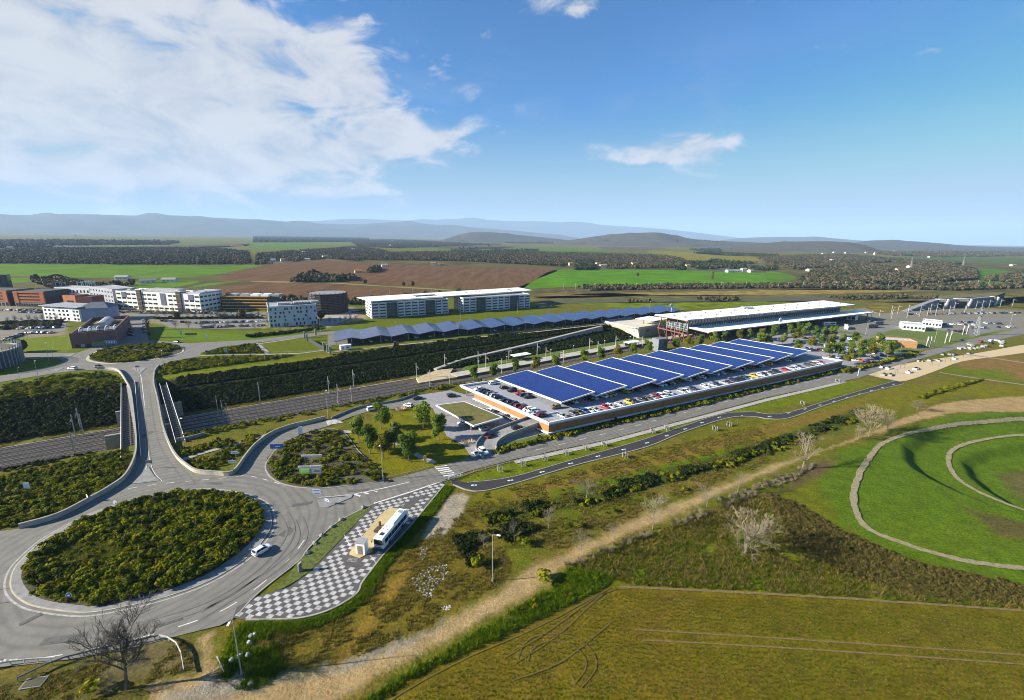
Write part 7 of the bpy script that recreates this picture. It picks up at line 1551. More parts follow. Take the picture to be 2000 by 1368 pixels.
# signs
def sign(name, label, px, w, h, zc, rz, m, posts=2, extra=None, cat='sign'):
    r = empty(name, label, cat, P(*px), R(rz)); MB().box((0, 0, zc), (w, .14, h)).build('panel', m, r)
    for k in range(posts): x = 0 if posts == 1 else (-w * .35 + w * .7 * k / (posts - 1)); MB().box((x, .12, zc / 2), (.12, .1, zc)).build('post', STEEL, r)
    if extra: extra(r)
    return r
SBL = mat('sign_blue', (.02, .09, .32), .4); SGR = mat('sign_green', (.22, .50, .06), .5); SGY = mat('sign_grey', (.35, .36, .38), .5)
sign('direction_board', 'blue direction board at the access road entrance', (542, 884), 4.2, 1.6, 2.2, 5, SBL, 2, lambda r: [MB().box((.5 * k - .2, -.09, 2.2), (.35, .03, .14)).build('lettering', WHITE, r) for k in range(3)])
def bill(r):
    MB().box((-1.55, -.1, 2.4), (3.0, .06, 1.7)).build('green_field', SGR, r)
    for k in range(4): MB().box((-1.5, -.15, 2.9 - .3 * k), (2.4, .03, .08)).build('text_line', mat('pale_green_print', (.55, .72, .40), .6), r)
    MB().box((1.7, -.1, 2.4), (2.6, .06, 1.7)).build('picture_field', SGY, r); MB().box((1.8, -.14, 2.35), (1.5, .03, .35), 0).build('picture_shape', mat('dark_green_print', (.06, .10, .05), .6), r)
    MB().box((-.1, -.02, 3.75), (6.8, .1, .55)).build('header', WHITE, r)
    for k in range(10): MB().box((-2.9 + k * .62 + (.25 if k > 4 else 0), -.09, 3.75), (.36, .03, .24)).build('lettering', mat('lettering_grey', (.16, .17, .19), .6), r)
sign('billboard', 'green and grey billboard with a white header among the island shrubs', (608, 934), 6.4, 1.9, 2.4, 4, SGY, 2, bill)
sign('name_board', 'white name board on two posts behind the billboard', (610, 905), 6.2, .6, 2.6, 4, WHITE, 2, lambda r: [MB().box((-2.7 + k * .58 + (.3 if k > 4 else 0), -.09, 2.6), (.34, .03, .24)).build('lettering', MATS['lettering_grey'], r) for k in range(10)])
sign('totem_sign', 'white totem sign beside the access road', (588, 856), 1.4, 2.6, 3.0, 25, WHITE, 1, lambda r: MB().box((0, -.1, 1.3), (1.3, .05, .4)).build('dark_band', DARKM, r))
def arrow(name, label, px, z, rz, w=2.0, h=.5, n_=1):
    r = empty(name, label, 'sign', P(*px), R(rz)); MB().tube((0, 0, 0), (0, 0, z + h * n_), .06, .06, 6).build('pole', STEEL, r)
    for k in range(n_):
        b = MB(); q = [(-w / 2, -h / 2), (w * .32, -h / 2), (w / 2, 0), (w * .32, h / 2), (-w / 2, h / 2)]; zc = z + k * h * 1.1
        b.hexa([(x, -.12, zc + y) for x, y in q], [(x, -.05, zc + y) for x, y in q]).build('arrow_panel', mat('sign_pale_blue', (.50, .56, .68), .5), r)
        for j in range(5): MB().box((-w * .36 + j * w * .14, -.14, zc), (w * .09, .02, h * .3)).build('lettering', SBL, r)
    return r
arrow('direction_sign', 'pale blue arrow direction sign in the shrubs nearer the access road', (461, 893), 1.6, 5, 2.6, .8); arrow('direction_sign', 'pale blue arrow direction sign lower in the shrubs by the parapet', (456, 911), 1.6, 8, 2.6, .8)
arrow('direction_sign', 'white arrow sign at the tip of the splitter island', (621, 974), 1.7, 0, 2.4, .7, 2); arrow('direction_sign', 'white arrow sign on the near side of the splitter island', (640, 986), 1.4, -25, 1.6, .7)
for px, lb, hh, rz in (((293, 916), 'dark lattice direction sign on the bridge foot island', 2.4, 5), ((270, 727), 'dark direction sign on the triangular island at the far roundabout', 3.0, 5)):
    sign('direction_sign', lb, px, 1.9, .9, hh, rz, mat('sign_back_grey', (.12, .12, .12), .6), 2)
sign('direction_sign', 'small green sign at the corner of the cream parapet', (455, 926), 1.4, .9, 1.2, 0, mat('sign_back_green', (.10, .22, .10), .6), 2)
def disc(label, px, z, rz, m=SBL):
    r = empty('round_sign', label, 'sign', P(*px), R(rz)); MB().tube((0, 0, 0), (0, 0, z), .05, .05, 6).build('pole', STEEL, r); MB().tube((0, -.06, z), (0, -.02, z), .55, n=18).build('border', WHITE, r); MB().tube((0, -.1, z), (0, -.065, z), .47, n=18).build('disc', m, r)
    MB().beam((-.25, -.12, z), (.12, -.12, z), .04, .12).beam((.28, -.12, z), (.02, -.12, z + .2), .04, .1).beam((.28, -.12, z), (.02, -.12, z - .2), .04, .1).build('arrow', WHITE, r)
disc('blue round arrow sign at the lower edge of the near roundabout shrubs', (138, 1176), 1.6, 8); disc('blue round arrow sign at the top edge of the near roundabout', (226, 989), 1.1, 180); disc('round sign at the top edge of the parapet shrubs', (172, 980), 1.6, 150, SGY); disc('red rimmed round sign beside the crossing railing', (881, 946), 1.8, 10, mat('sign_red', (.35, .03, .03), .5))
sign('parking_totem', 'yellow and dark totem at the lawn footpath', (831, 914), .8, 2.6, 2.9, 20, mat('totem_yellow', (.55, .40, .06), .5), 1)
sign('utility_box', 'white upright utility box in the shrubs at the far left', (54, 958), 1.4, 2.2, 1.2, 10, WHITE, 1, cat='box'); sign('white_totem', 'white slanted totem at the main road beside the sandy yard', (1677, 735), 1.6, 4.0, 2.3, 20, WHITE, 1)
sign('white_totem', 'slim white totem on the lawn in front of the hotel car park', (405, 664), 1.0, 3.4, 2.0, 10, WHITE, 1); sign('white_totem', 'blue white totem left of the slim totem on the lawn', (354, 656), 1.2, 3.2, 2.0, 10, mat('pale_blue_panel', (.40, .50, .60), .5), 1); sign('name_board', 'long dark board lying low on the hotel car park lawn', (373, 655), 8, 1.2, .8, 5, mat('board_dark_green', (.03, .05, .03), .6), 3); sign('direction_sign', 'pale sign in the shrub triangle beside the far roundabout', (442, 693), 1.6, 2.2, 2.6, 10, SGY, 2)
def bb2(r):
    for k in range(4): MB().box((-2 + k * 1.3, -.1, 3.1), (.5, .04, .9)).build('picture_shape', WHITE, r)
sign('billboard', 'blue picture billboard in front of the red building', (218, 678), 6.5, 2.8, 3.0, 25, mat('billboard_blue', (.12, .22, .36), .5), 3, bb2); sign('billboard', 'green billboard beside the blue one at the red building', (196, 680), 6, 2.4, 2.6, 25, mat('billboard_green', (.09, .17, .10), .5), 3)
r = empty('manhole_cover', 'square grey hatch in the grass at the lower left', 'manhole', P(66, 1334), R(12)); MB().box((0, 0, .04), (3.0, 1.9, .08)).build('frame', CONCD, r); MB().box((0, 0, .09), (2.6, 1.5, .03)).build('lid', MATS['mulched_earth'], r)
for px in ((755, 941), (764, 942)): MB().tube(P(*px, .066), P(*px, .072), .8, n=20).build('manhole_lid', ASPD, kind='structure')
q = P(675, 683); r = empty('site_cabin', 'white site cabin by the left end of the zigzag canopy', 'cabin', q, R(32)); MB().box((0, 0, 1.5), (6.5, 2.6, 2.8)).build('wall', WHITE, r); MB().box((0, 0, 2.98), (6.8, 2.9, .14)).build('roof', WHITE, r); MB().box((1, -1.32, 1.7), (1.2, .05, .9)).build('window', GLASS, r); MB().box((-1.8, -1.32, 1.3), (.9, .05, 2.0)).build('door', SGY, r)
q = P(773, 676); r = empty('construction_machine', 'red construction machine beside the zigzag canopy', 'machine', q, R(30)); MB().box((0, 0, 1.2), (3.2, 2.0, 1.2)).build('body', REDP, r); MB().box((-.6, 0, 2.2), (1.4, 1.6, 1.2)).build('cab', CGL, r); MB().beam((1.2, 0, 1.6), (5.5, .5, 1.9), .4, .4).build('boom', REDP, r)
for s_ in (-.9, .9): MB().box((0, s_, .35), (3.4, .5, .7)).build('track', TYRE, r)
# buses by the station
for px, rz, lb, dk_ in (((1630, 636), 10, 'white coach half under the lower station roof', False), ((1652, 640), 55, 'white coach turning on the station forecourt', False), ((1712, 640), 20, 'long dark articulated bus on the station forecourt', True), ((1722, 634), 25, 'dark coach behind the articulated bus', True)):
    c = bus.copy(); COL.objects.link(c); c.location = P(*px); c.rotation_euler = (0, 0, R(rz)); c['label'] = lb
    for ch in list(bus.children):
        k = ch.copy(); COL.objects.link(k); k.parent = c
        if dk_ and ch.name.split('.')[0] in ('body', 'roof_unit'): k.material_slots[0].link = 'OBJECT'; k.material_slots[0].material = PAINT['dark grey']
# sandy yard: bike racks, blocks, frames
rg = random.Random(77)
YD = sorted(rg.random() for _ in range(26))
for i in range(26):
    u = YD[i]; q = P(1700, 733).lerp(P(1900, 690), u) + Vector((rg.uniform(-5, 5), rg.uniform(-5, 5), 0)); rz = R(30 + rg.uniform(-20, 20)); nth = ''
    if i % 3 == 0:
        r = empty('timber_frame', f'dark open frame in the sandy yard, {ordinal(i // 3 + 1)} from the left', 'frame', q, rz, 'open frames in the sandy yard')
        for x in (-1.8, 1.8): MB().box((x, 0, 1.1), (.12, .12, 2.2)).build('post', DARKM, r)
        MB().box((0, 0, 2.2), (3.8, .12, .12)).build('beam', DARKM, r)
    else:
        r = empty('stone_planter', f'pale planter in the sandy yard, {ordinal(i - i // 3)} from the left', 'planter', q, rz, 'planters in the sandy yard'); MB().box((0, 0, .4), (rg.uniform(2, 5), rg.uniform(1.2, 2), .8)).build('tub', rg.choice([CONC, WHITE, CONCD]), r)
        k = link('plants', bpy.data.objects['hedge_shrub_00'].data, r, (0, 0, .7)); k.scale = (.9, .6, .5)
for i in range(16):
    u = rg.random(); q = P(1860, 682).lerp(P(1960, 668), u) + Vector((rg.uniform(-7, 7), rg.uniform(-7, 7), 0)); r = empty('stacked_slabs', 'white stack of building slabs in the sandy yard by the main road', 'stack', q, rg.uniform(0, 3), 'white stacks in the sandy yard')
    for k in range(3): MB().box((0, 0, .2 + k * .42), (rg.uniform(1.6, 3.5), rg.uniform(1, 2), .36), rg.uniform(-.1, .1)).build('slab', rg.choice([CONC, CONCD, RIM]), r)
# ================================================================== FAR COUNTRY
HILLM = mat('wooded_hill', (.070, .058, .040), .95, scale=.03, col2=(.040, .040, .024), bump=1.0, bscale=.06)
MTM = mat('far_mountain', (.075, .075, .06), .95, scale=.0012, col2=(.055, .062, .04), thr=(.42, .6))
def ridge(name, sky_px, dist, depth, m, rough=0.0, seed=1, lead=None):
    """a hill range: its crest stands `dist` metres away, its slopes fall away before and behind"""
    rg = np.random.RandomState(seed); sp_ = spline([(a, b, 0) for a, b in sky_px], 10); b = MB(); rows = []; nz_ = {}
    pr = [(-1, 0), (-.75, .18), (-.5, .45), (-.28, .74), (-.1, .95), (0, 1), (.25, .8), (.6, .35), (1, 0)]
    for i, q in enumerate(sp_):
        d = ray(q.x, q.y); hd = Vector((d.x, d.y, 0)); k = dist / hd.length; z = CAM_H + d.z * k; u = hd.normalized(); base = Vector((d.x * k, d.y * k, 0)); z = max(z, 1.0)
        col = []
        for w, f in pr:
            ph = w * 9 + seed; wob = math.sin(i * .55 + ph) * .5 + math.sin(i * .21 + 2 * ph) * .5; zz = z * f * (1 + (rough * .5 * wob if f < 1 and f > 0 else 0)); v = base + u * (w * depth * (1 + rough * .4 * math.sin(i * .33 + ph))); v.z = zz if f > 0 else -2.0; col.append(v)
        rows.append(col)
    n = len(pr)
    for r in rows: b.v += [tuple(v) for v in r]
    for i in range(len(rows) - 1):
        for k in range(n - 1): b.f.append((i * n + k, (i + 1) * n + k, (i + 1) * n + k + 1, i * n + k + 1)); b.mi.append(0)
    o = b.build(name, m, smooth=True, kind='structure'); return o, rows
ridge('mountains', [(-120, 430), (-20, 421), (80, 420), (150, 418), (250, 421), (340, 421), (430, 426), (520, 430), (600, 436), (700, 438), (780, 434), (860, 440), (960, 447), (1060, 456), (1110, 462), (1160, 470)], 15000, 3500, MTM, .35, 3)
ridge('mountains', [(480, 450), (600, 434), (690, 428), (800, 431), (900, 428), (1000, 432), (1070, 433), (1180, 440), (1300, 448), (1420, 462), (1470, 468), (1530, 475)], 24000, 3500, MTM, .3, 4)
ridge('mountains', [(1380, 474), (1440, 466), (1520, 463), (1600, 464), (1680, 470), (1740, 475), (1800, 482)], 14000, 1500, MTM, .3, 5)
ridge('hills', [(1650, 478), (1700, 470), (1770, 471), (1830, 475), (1900, 481), (2000, 484), (2120, 486), (2200, 490)], 7500, 1800, HILLM, .3, 6)
ridge('hills', [(860, 470), (890, 461), (920, 454), (960, 454), (1000, 458), (1050, 463), (1090, 467), (1120, 471)], 6200, 800, HILLM, .25, 7)
ridge('hills', [(1080, 473), (1130, 467), (1170, 461), (1210, 457), (1250, 455), (1290, 455), (1330, 463), (1370, 469), (1430, 472), (1500, 475), (1560, 480)], 5200, 800, HILLM, .25, 8)
ridge('hills', [(1400, 486), (1450, 479), (1520, 473), (1570, 472), (1630, 472), (1680, 477), (1715, 488), (1740, 494)], 4000, 420, HILLM, .2, 9)
RT = mat('terracotta_roof', (.34, .13, .06), .85, .2, .5); HW = mat('house_white', (.72, .69, .62), .85, .06, .3); HC = mat('house_cream', (.60, .50, .33), .85, .08, .3); RS_ = mat('roof_grey_tile', (.28, .25, .22), .85, .15, .5)
HOUSES = [((846, 519), 1, 'white two storey house at the back edge of the brown field', None, None), ((861, 519), 0, 'cream house joined beside the white two storey house', HC, None), ((751, 521), 0, 'white house with dark conifers beside the brown field', None, RS_), ((700, 533), 0, 'small tan house behind the brown field tree clump', HC, None), ((601, 509), 0, 'white cottage at the left edge of the brown field', None, RS_), ((634, 503), 0, 'cream house in the wood left of the brown field', HC, RS_), ((553, 511), 1, 'tan house under the trees at the left field edge', HC, None), ((534, 512), 1, 'grey house at the left end of the tree row', None, RS_), ((594, 494), 0, 'tiny white house in the bushy wood', None, RS_),
                       ((1115, 519), 1, 'cream house left of the dark conifer hedge', HC, None), ((1168, 517), 0, 'yellow cream house right of the dark conifer hedge', HC, None), ((1178, 521), 2, 'long low white wall house right of the conifer hedge', None, RS_), ((1238, 517), 2, 'long pinkish farmhouse in the brown wood belt', HC, None), ((1343, 523), 1, 'orange roofed house in a dark garden beside the poplar', HC, None), ((1440, 532), 2, 'white villa in the group right of the poplar', None, RS_), ((1452, 531), 1, 'tall white villa in the middle of the group right of the poplar', None, RS_), ((1466, 532), 0, 'white house at the right end of the villa group', None, RS_), ((1425, 532), 2, 'low white house at the left end of the villa group', None, RS_), ((1580, 530), 0, 'tan roofed house behind a green hedge right of the villas', HC, RS_), ((1624, 511), 1, 'pale stone house with a long wall in the right wood', HC, RS_), ((1752, 529), 2, 'orange roofed house on the slope below the right wood', HC, None), ((1775, 523), 0, 'white house above the orange roofed one', None, RS_), ((1815, 503), 2, 'red roofed farm on the right plain', None, None), ((1978, 520), 2, 'tan barn at the far right field edge', HC, RS_),
                       ((766, 470), 2, 'long white shed in the far village', None, RS_), ((778, 467), 2, 'white shed standing above the long village shed', None, RS_), ((762, 480), 1, 'white house below the village sheds', None, RS_), ((690, 488), 0, 'white cottage in the trees right of the bushy wood', None, RS_), ((453, 483), 1, 'cream farmhouse among the far green strips', HC, None), ((116, 483), 2, 'long white shed in front of the far left trees', None, RS_), ((20, 485), 2, 'long pale greenhouse at the left photo edge', None, RS_), ((290, 553), 2, 'row of white garden sheds behind the business park', None, RS_), ((332, 551), 2, 'second row of white garden sheds beside a dark hedge', None, RS_), ((240, 546), 2, 'pale barn in the lane behind the business park', None, RS_)]
WFL = mat('woodland_floor', (.075, .060, .036), .95, scale=.03, col2=(.055, .06, .022), bump=.6, bscale=.4)
HSP = [(P(*h_[0]).x, P(*h_[0]).y) for h_ in HOUSES]
def wood(label, px, d, coll, thr=None, smin=.42, smax=.95, seed=0, zf=0.0):
    MB().sheet(PL(px, zf), .12 + .004 * seed).build('woodland_floor', WFL, kind='structure')
    pts = fill(PL(px, zf), d, seed=seed, thr=thr if thr is not None else .25, nsc=60, z=0.0, inset=0)
    for hx, hy in HSP:                                  # gardens and the clearing in front of each house stay open
        hd = math.hypot(hx, hy); ux_, uy_ = hx / hd, hy / hd; dx, dy = pts[:, 0] - hx, pts[:, 1] - hy; al = dx * ux_ + dy * uy_; ac = -dx * uy_ + dy * ux_
        pts = pts[~((al < 14) & (al > -max(45, hd * .06)) & (np.abs(ac) < 17))]
    scatter('wood', label, 'wood', pts, coll, smin, smax, seed=seed)
wood('dark leafless wood behind the left green field', [(-80, 492), (60, 487), (150, 486), (330, 485), (440, 488), (485, 494), (490, 514), (480, 517), (300, 518), (110, 516), (-80, 515)], 8.5, P_FOR, seed=1)
wood('thin tree lines far behind the left wood', [(-80, 471), (200, 471), (340, 473), (330, 480), (200, 479), (100, 484), (-80, 487)], 15, P_FOR, .5, seed=2, smax=1.8); wood('dark evergreen line beyond the left fields', [(210, 474), (350, 472), (350, 476), (290, 477)], 12, P_EVG, seed=3)
wood('bushy wood with houses left of the brown field', [(500, 498), (560, 492), (640, 487), (700, 482), (760, 492), (720, 504), (700, 511), (640, 506), (560, 513), (500, 519)], 8.5, P_FOR, .3, seed=4)
wood('brown leafless wood belt behind the brown and green fields', [(702, 502), (760, 495), (880, 493), (1000, 493), (1160, 496), (1300, 501), (1335, 508), (1330, 524), (1200, 526), (1130, 523), (1080, 520), (900, 511), (780, 509), (710, 508)], 7.5, P_FOR, .2, seed=5)
wood('evergreen patches in the brown wood belt', [(880, 490), (1050, 488), (1060, 500), (960, 505), (900, 503)], 12, P_EVG, .45, seed=6)
wood('village trees on the plain before the pylons', [(680, 470), (760, 468), (820, 470), (900, 475), (980, 478), (900, 481), (780, 486), (700, 482)], 13, P_FOR, .42, seed=7)
wood('far tree line left of the village', [(495, 463), (640, 463), (720, 466), (720, 472), (600, 474), (495, 474)], 16, P_FOR, .35, seed=8, smax=1.8)
wood('long tree line below the left wooded hill', [(980, 474), (1200, 475), (1430, 478), (1420, 480), (1300, 480), (1180, 477), (1000, 476)], 12, P_FOR, .4, seed=9, smax=1.6)
wood('tree line before the far village on the right', [(1345, 488), (1405, 487), (1410, 493), (1350, 495), (1420, 495), (1520, 499), (1520, 503), (1420, 500)], 9, P_EVG, .3, seed=10)
wood('bushy wood behind the station on the right', [(1560, 548), (1600, 530), (1650, 518), (1720, 520), (1760, 532), (1800, 522), (1850, 518), (1905, 528), (1908, 546), (1840, 552), (1740, 556), (1640, 562), (1590, 560)], 4.6, P_FOR, .12, seed=11); wood('leafless wood behind the houses on the right', [(1480, 506), (1560, 500), (1650, 498), (1760, 508), (1880, 516), (1840, 520), (1740, 512), (1640, 520), (1560, 528), (1500, 520)], 6, P_FOR, .28, seed=12)
wood('trees round the white houses on the right', [(1310, 512), (1400, 510), (1500, 514), (1520, 528), (1440, 532), (1320, 528)], 8, P_EVG, .5, seed=13); wood('hedge of dark conifers beside the cream house', [(1122, 513), (1160, 513), (1160, 528), (1122, 528)], 4.5, P_EVG, seed=14)
wood('clump of trees standing in the brown field', [(565, 552), (572, 543), (612, 535), (660, 543), (690, 541), (705, 548), (650, 552), (600, 553)], 6, P_FOR, .2, seed=15); wood('dark conifers beside the white house in the brown field', [(712, 534), (735, 524), (745, 528), (735, 533)], 4, P_EVG, seed=16)
wood('bushes and trees along the far side of the business park', [(60, 553), (110, 545), (150, 552), (180, 562), (260, 556), (270, 552), (270, 556), (190, 568), (110, 566)], 6, P_FOR, .3, seed=17); wood('low scrub strip behind the yellow office and round car park', [(440, 580), (530, 583), (700, 590), (760, 584), (900, 572), (900, 577), (780, 590), (700, 597), (520, 590), (440, 585)], 5.5, P_FOR, .3, .35, .7, seed=18)
wood('low scrub on the railway bank behind the station', [(1130, 562), (1300, 558), (1560, 557), (1720, 560), (1720, 563), (1500, 564), (1300, 566), (1150, 569)], 5, P_FOR, .35, .3, .6, seed=19); wood('brown scrub along the lower railway bank', [(1030, 588), (1300, 584), (1600, 580), (1850, 578), (1850, 584), (1600, 588), (1300, 590), (1060, 594)], 5, P_FOR, .5, .2, .5, seed=20)
wood('bushes on the bank above the portal', [(1560, 563), (1700, 560), (1900, 558), (2060, 556), (2060, 562), (1880, 568), (1700, 567)], 6, P_FOR, .35, .4, .8, seed=21); wood('scrub beside the hillside field on the right', [(1910, 548), (2060, 560), (2060, 540), (2000, 534)], 8, P_FOR, .4, seed=22)
wood('plain of far trees on the right', [(1700, 494), (1800, 492), (2060, 494), (2060, 500), (1850, 503), (1740, 500)], 16, P_FOR, .35, seed=23, smax=1.5)
for (pxs, dist, dep, sd, lb) in (([(1110, 470), (1190, 459), (1290, 456), (1340, 465), (1430, 472), (1540, 478)], 5200, 640, 31, 'leafless wood covering the round hill'), ([(1430, 482), (1520, 474), (1570, 473), (1630, 473), (1680, 478), (1705, 486)], 4000, 330, 32, 'leafless wood covering the flat topped hill'), ([(875, 466), (920, 455), (1000, 459), (1090, 468)], 6200, 640, 33, 'leafless wood covering the low left hill')):
    rg = np.random.RandomState(sd); sp_ = spline([(a, b, 0) for a, b in pxs], 12); pts = []
    for _ in range(4200):
        q = sp_[rg.randint(len(sp_))]; d = ray(q.x + rg.uniform(-6, 6), q.y + 1.0); hd = Vector((d.x, d.y, 0)); k = dist / hd.length; w = rg.uniform(-.8, .12); f = np.interp(w, [-1, -.75, -.5, -.28, -.1, 0, .25], [0, .18, .45, .74, .95, 1, .8])
        v = Vector((d.x * k, d.y * k, 0)) + hd.normalized() * (w * dep * 1.2); pts.append((v.x, v.y, max(0, (CAM_H + d.z * k) * f - 3)))
    scatter('wood', lb, 'wood', pts, P_FOR, .45, .8, seed=sd)
# hedgerow trees one can tell apart
FT = [far_crown('crown', L_FOR, 400, 3.6, 9, 110), far_crown('crown', L_EVG, 401, 3.2, 9, 110), far_crown('crown', L_FOR, 402, 1.6, 15, 120)]
ftk = MB().tube((0, 0, 0), (0, 0, 4.5), .3, .2, 6).mesh('trunk', BARKD)
for px, k, s_, lb in (((1391, 548), 2, 1.25, 'tall leafless poplar standing alone in the green field'), ((713, 555), 0, .8, 'lone round leafless tree in the brown field'), ((788, 559), 0, .7, 'left of two leafless trees in the brown field'), ((806, 559), 0, .8, 'right of two leafless trees in the brown field'), ((613, 538), 1, 1.3, 'tall dark conifer at the back of the brown field clump'), ((120, 551), 1, 1.2, 'dark palm like evergreen behind the business park'), ((70, 552), 0, 1.3, 'leafless tree at the left end of the far lane'), ((898, 486), 1, 1.3, 'dark tree first of four on the far green strip'), ((905, 485), 1, 1.5, 'dark tree second of four on the far green strip'), ((917, 486), 1, 1.3, 'dark tree third of four on the far green strip'), ((930, 486), 1, 1.4, 'dark tree last of four on the far green strip'), ((954, 482), 1, 1.4, 'dark tall cypress by the far farm'), ((1245, 540), 0, .8, 'small leafless tree at the edge of the bright green field'),
                     ((40, 688), 0, .9, 'dark leafless tree on the lawn left of the red building'), ((243, 634), 0, .75, 'bare tree at the left kerb of the shaded street'), ((292, 660), 2, .8, 'tall brown bare tree at the right kerb of the shaded street'), ((290, 645), 2, .7, 'second tall brown bare tree at the shaded street'), ((346, 622), 0, .6, 'reddish bare tree before the white rendered office'), ((473, 621), 0, .8, 'reddish bare tree before the yellow banded office'), ((628, 623), 0, .8, 'bare tree between hotel and round car park'), ((233, 605), 1, .6, 'bright bush at the left foot of the white rendered office'), ((1290, 605), 0, .5, 'small bare tree behind the zigzag canopy'), ((368, 612), 0, .5, 'thin bare tree before the white rendered office')):
    r = empty('field_tree', lb, 'tree', P(*px), px[0] * .3); r.scale = (s_,) * 3; link('crown', FT[k], r); link('trunk', ftk, r)
SBT = branchy('branches', TWIG, 6, .09, 350, 3, .5, .2, 6, 4)
bp_px = []
for x0, y0, x1, y1, n_ in ((245, 613, 420, 614, 12), (300, 621, 420, 622, 8), (420, 621, 512, 620, 7), (330, 643, 510, 645, 7), (20, 648, 120, 637, 9), (10, 632, 120, 629, 8), (640, 636, 700, 626, 6), (560, 652, 620, 645, 4), (700, 632, 1030, 606, 0)):
    bp_px += [(x0 + (x1 - x0) * (k + .5) / n_, y0 + (y1 - y0) * (k + .5) / n_) for k in range(n_)]
for i, px in enumerate(sorted(bp_px)): o = link('bare_tree', SBT, None, P(*px), rz=i * 1.7); o.scale = (.8 + .1 * (i % 4),) * 3; tag(o, f'small leafless tree between the business park car rows, {ordinal(i + 1)} from the left', 'tree', 'leafless trees of the business park')
for lb, px in (('clipped hedge strip before the white rendered office', [(230, 609), (420, 610.5), (420, 612), (230, 611)]), ('hedge strip between the two car rows below the offices', [(300, 622), (512, 621), (512, 623), (300, 624.5)]), ('brown hedge strip along the left car park', [(0, 631), (125, 627), (125, 631), (0, 636)]), ('dark hedge strip on the lawn below the hotel', [(480, 657), (560, 650), (625, 640), (625, 643), (560, 653), (480, 661)]), ('brown bushes at the side of the left car park lane', [(0, 640), (60, 636), (120, 634), (120, 637), (0, 646)])):
    scatter('hedge', lb, 'hedge', fillpx(px, 1.5, seed=len(lb), thr=.25), P_SHR if 'clipped' in lb else P_HDG, .8, 1.7)
# houses
def house_meshes(w, d, h):
    wl = MB().box((0, 0, h / 2), (w, d, h)); 
    for s_ in (-1, 1): wl.face((s_ * w / 2, -d / 2, h), (s_ * w / 2, d / 2, h), (s_ * w / 2, 0, h + 2.0))
    rf_ = MB(); o = .5
    for s_ in (-1, 1): rf_.hexa([(-w / 2 - o, s_ * (d / 2 + o), h - .4), (w / 2 + o, s_ * (d / 2 + o), h - .4), (w / 2 + o, 0, h + 2.05), (-w / 2 - o, 0, h + 2.05)][::s_ if s_ > 0 else 1], [(-w / 2 - o, s_ * (d / 2 + o), h - .15), (w / 2 + o, s_ * (d / 2 + o), h - .15), (w / 2 + o, 0, h + 2.3), (-w / 2 - o, 0, h + 2.3)][::s_ if s_ > 0 else 1])
    return wl.mesh('wall', HW), rf_.mesh('roof', RT), w, d, h
HM = [house_meshes(13, 9, 4.2), house_meshes(11, 9, 6.2), house_meshes(18, 9, 4.0)]
def house(px, k, label, wm=None, rm=None, s_=1.0, rz=None, group=None):
    a, b_, w, d, h = HM[k]; r = empty('house', label, 'house', P(*px), R(25 + (px[0] * 7) % 40 - 20) if rz is None else R(rz), group); r.scale = (s_,) * 3
    o = link('wall', a, r); o2 = link('roof', b_, r)
    for q, m_ in ((o, wm), (o2, rm)):
        if m_: q.material_slots[0].link = 'OBJECT'; q.material_slots[0].material = m_
    for x in (-.3, 0, .3):
        for z in ([2.0] if k != 1 else [1.8, 4.6]): v = link('window', WIN, r, (x * w, -d / 2 - .03, z)); v.scale = (1.2, 1, 1.4)
for px, k, lb, wm, rm in HOUSES:
    house(px, k, lb, wm, rm)
rg = random.Random(4)
VPX = sorted((rg.uniform(1390, 1560), rg.uniform(479, 488)) if i < 12 else (rg.uniform(1600, 1780), rg.uniform(491, 501)) if i < 26 else (rg.uniform(1290, 1400), rg.uniform(476, 485)) for i in range(34))
for i, px in enumerate(VPX):
    house(px, i % 3, f'tiny white house of the far right village, {ordinal(i + 1)} from the left', None, (None, RS_)[i % 2], 1.1, group='houses of the far village')
# pylons and masts
def pylon(px, h, label, arms=3):
    r = empty('lattice_pylon', label, 'pylon', P(*px), R(20)); b = MB(); w0, w1 = h * .075, h * .018
    L4 = lambda z: (w0 + (w1 - w0) * min(1, z / (h * .75)))
    for sx in (-1, 1):
        for sy in (-1, 1): b.beam((sx * w0, sy * w0, 0), (sx * w1, sy * w1, h * .75), h * .009, h * .009).beam((sx * w1, sy * w1, h * .75), (sx * w1 * .6, sy * w1 * .6, h), h * .008, h * .008)
    b.build('legs', STEEL, r, kind='stuff'); b = MB(); n_ = 7
    for k in range(n_):
        z0, z1 = h * .75 * k / n_, h * .75 * (k + 1) / n_; a, c = L4(z0), L4(z1)
        for s_ in (-1, 1): b.beam((-a, s_ * a, z0), (c, s_ * c, z1), h * .006, h * .006).beam((a, s_ * a, z0), (-c, s_ * c, z1), h * .006, h * .006).beam((s_ * a, -a, z0), (s_ * c, c, z1), h * .006, h * .006)
    b.build('bracing', STEEL, r, kind='stuff')
    for k in range(arms):
        z = h * (.72 + .13 * k); l = h * (.22 - .04 * k)
        MB().beam((-l, 0, z), (l, 0, z), h * .012, h * .012).beam((-l, 0, z), (0, 0, z + h * .06), h * .007, h * .007).beam((l, 0, z), (0, 0, z + h * .06), h * .007, h * .007).build('crossarm', STEEL, r)
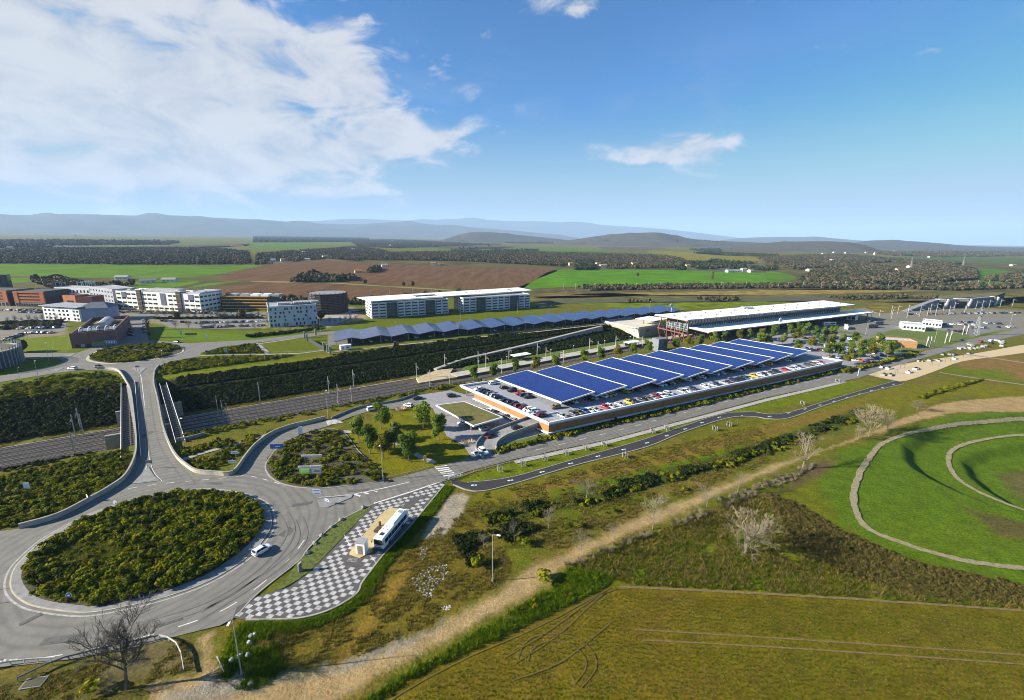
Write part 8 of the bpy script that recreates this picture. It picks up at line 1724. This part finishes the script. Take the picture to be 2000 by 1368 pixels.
for px, h, lb in (((150, 472), 46, 'large lattice pylon on the left plain before the mountains'), ((82, 470), 40, 'distant lattice pylon left of the large one'), ((365, 466), 36, 'small distant pylon mast on the left plain'), ((498, 464), 44, 'distant pylon at the left of the pylon line'), ((687, 463), 52, 'lattice pylon second in the far pylon line'), ((749, 462), 52, 'lattice pylon third in the far pylon line'), ((815, 462), 52, 'lattice pylon fourth in the far pylon line'), ((854, 462), 56, 'lattice pylon above the far village, last of the line'), ((1778, 526), 32, 'steel lattice pylon beside the orange roofed house'), ((1880, 520), 30, 'distant lattice pylon on the right plain'), ((1905, 655), 22, 'tall slender lattice pylon before the concrete portal')):
    pylon(px, h, lb)
MSM = MB().beam((0, 0, 0), (0, 0, 9), .22, .22).beam((0, 0, 8), (0, -3, 7.6), .12, .12).mesh('far_mast', LAMPP)
fm_ = []
for x0, x1, y0, y1, n_ in ((440, 700, 577, 587, 12), (700, 900, 584, 573, 6), (1100, 1500, 566, 561, 12), (1520, 1990, 563, 557, 18), (1740, 1990, 615, 598, 14), (1700, 1900, 626, 612, 9), (250, 430, 568, 572, 6)):
    fm_ += [(x0 + (x1 - x0) * (k + .3 * math.sin(k * 5)) / n_, y0 + (y1 - y0) * k / n_) for k in range(n_)]
for i, px in enumerate(sorted(fm_)): o = link('far_mast', MSM, None, P(*px), rz=R(25)); tag(o, f'distant grey railway mast behind the buildings, {ordinal(i + 1)} from the left', 'mast', 'distant masts of the high speed line')
for k, (x, y) in enumerate(((160, 572), (168, 571), (176, 570), (183, 570), (118, 572), (126, 572))):
    r = empty('substation_gantry', f'white steel substation gantry behind the business park, {ordinal(k + 1)} of six', 'gantry', P(x, y), R(10), 'substation gantries')
    for s_ in (-3, 3): MB().beam((s_, 0, 0), (s_, 0, 13), .5, .5).build('post', WHITE if k < 4 else STEEL, r)
    MB().beam((-3.2, 0, 12), (3.2, 0, 12), .5, .6).build('beam', WHITE if k < 4 else STEEL, r)
# the air
hz_o = MB().box((0, 12000, 595), (58000, 58000, 1220)).build('haze', [], kind='stuff')
tag(hz_o, 'thin blue haze lying over the whole valley', 'haze')
HM_ = bpy.data.materials.new('valley_haze'); HM_.use_nodes = True; n = HM_.node_tree.nodes; n.clear(); o = n.new('ShaderNodeOutputMaterial'); v = n.new('ShaderNodeVolumePrincipled')
v.inputs['Color'].default_value = (.46, .67, 1.0, 1); v.inputs['Density'].default_value = HAZE; v.inputs['Anisotropy'].default_value = 0.0
HM_.node_tree.links.new(v.outputs[0], o.inputs['Volume']); hz_o.data.materials.append(HM_)
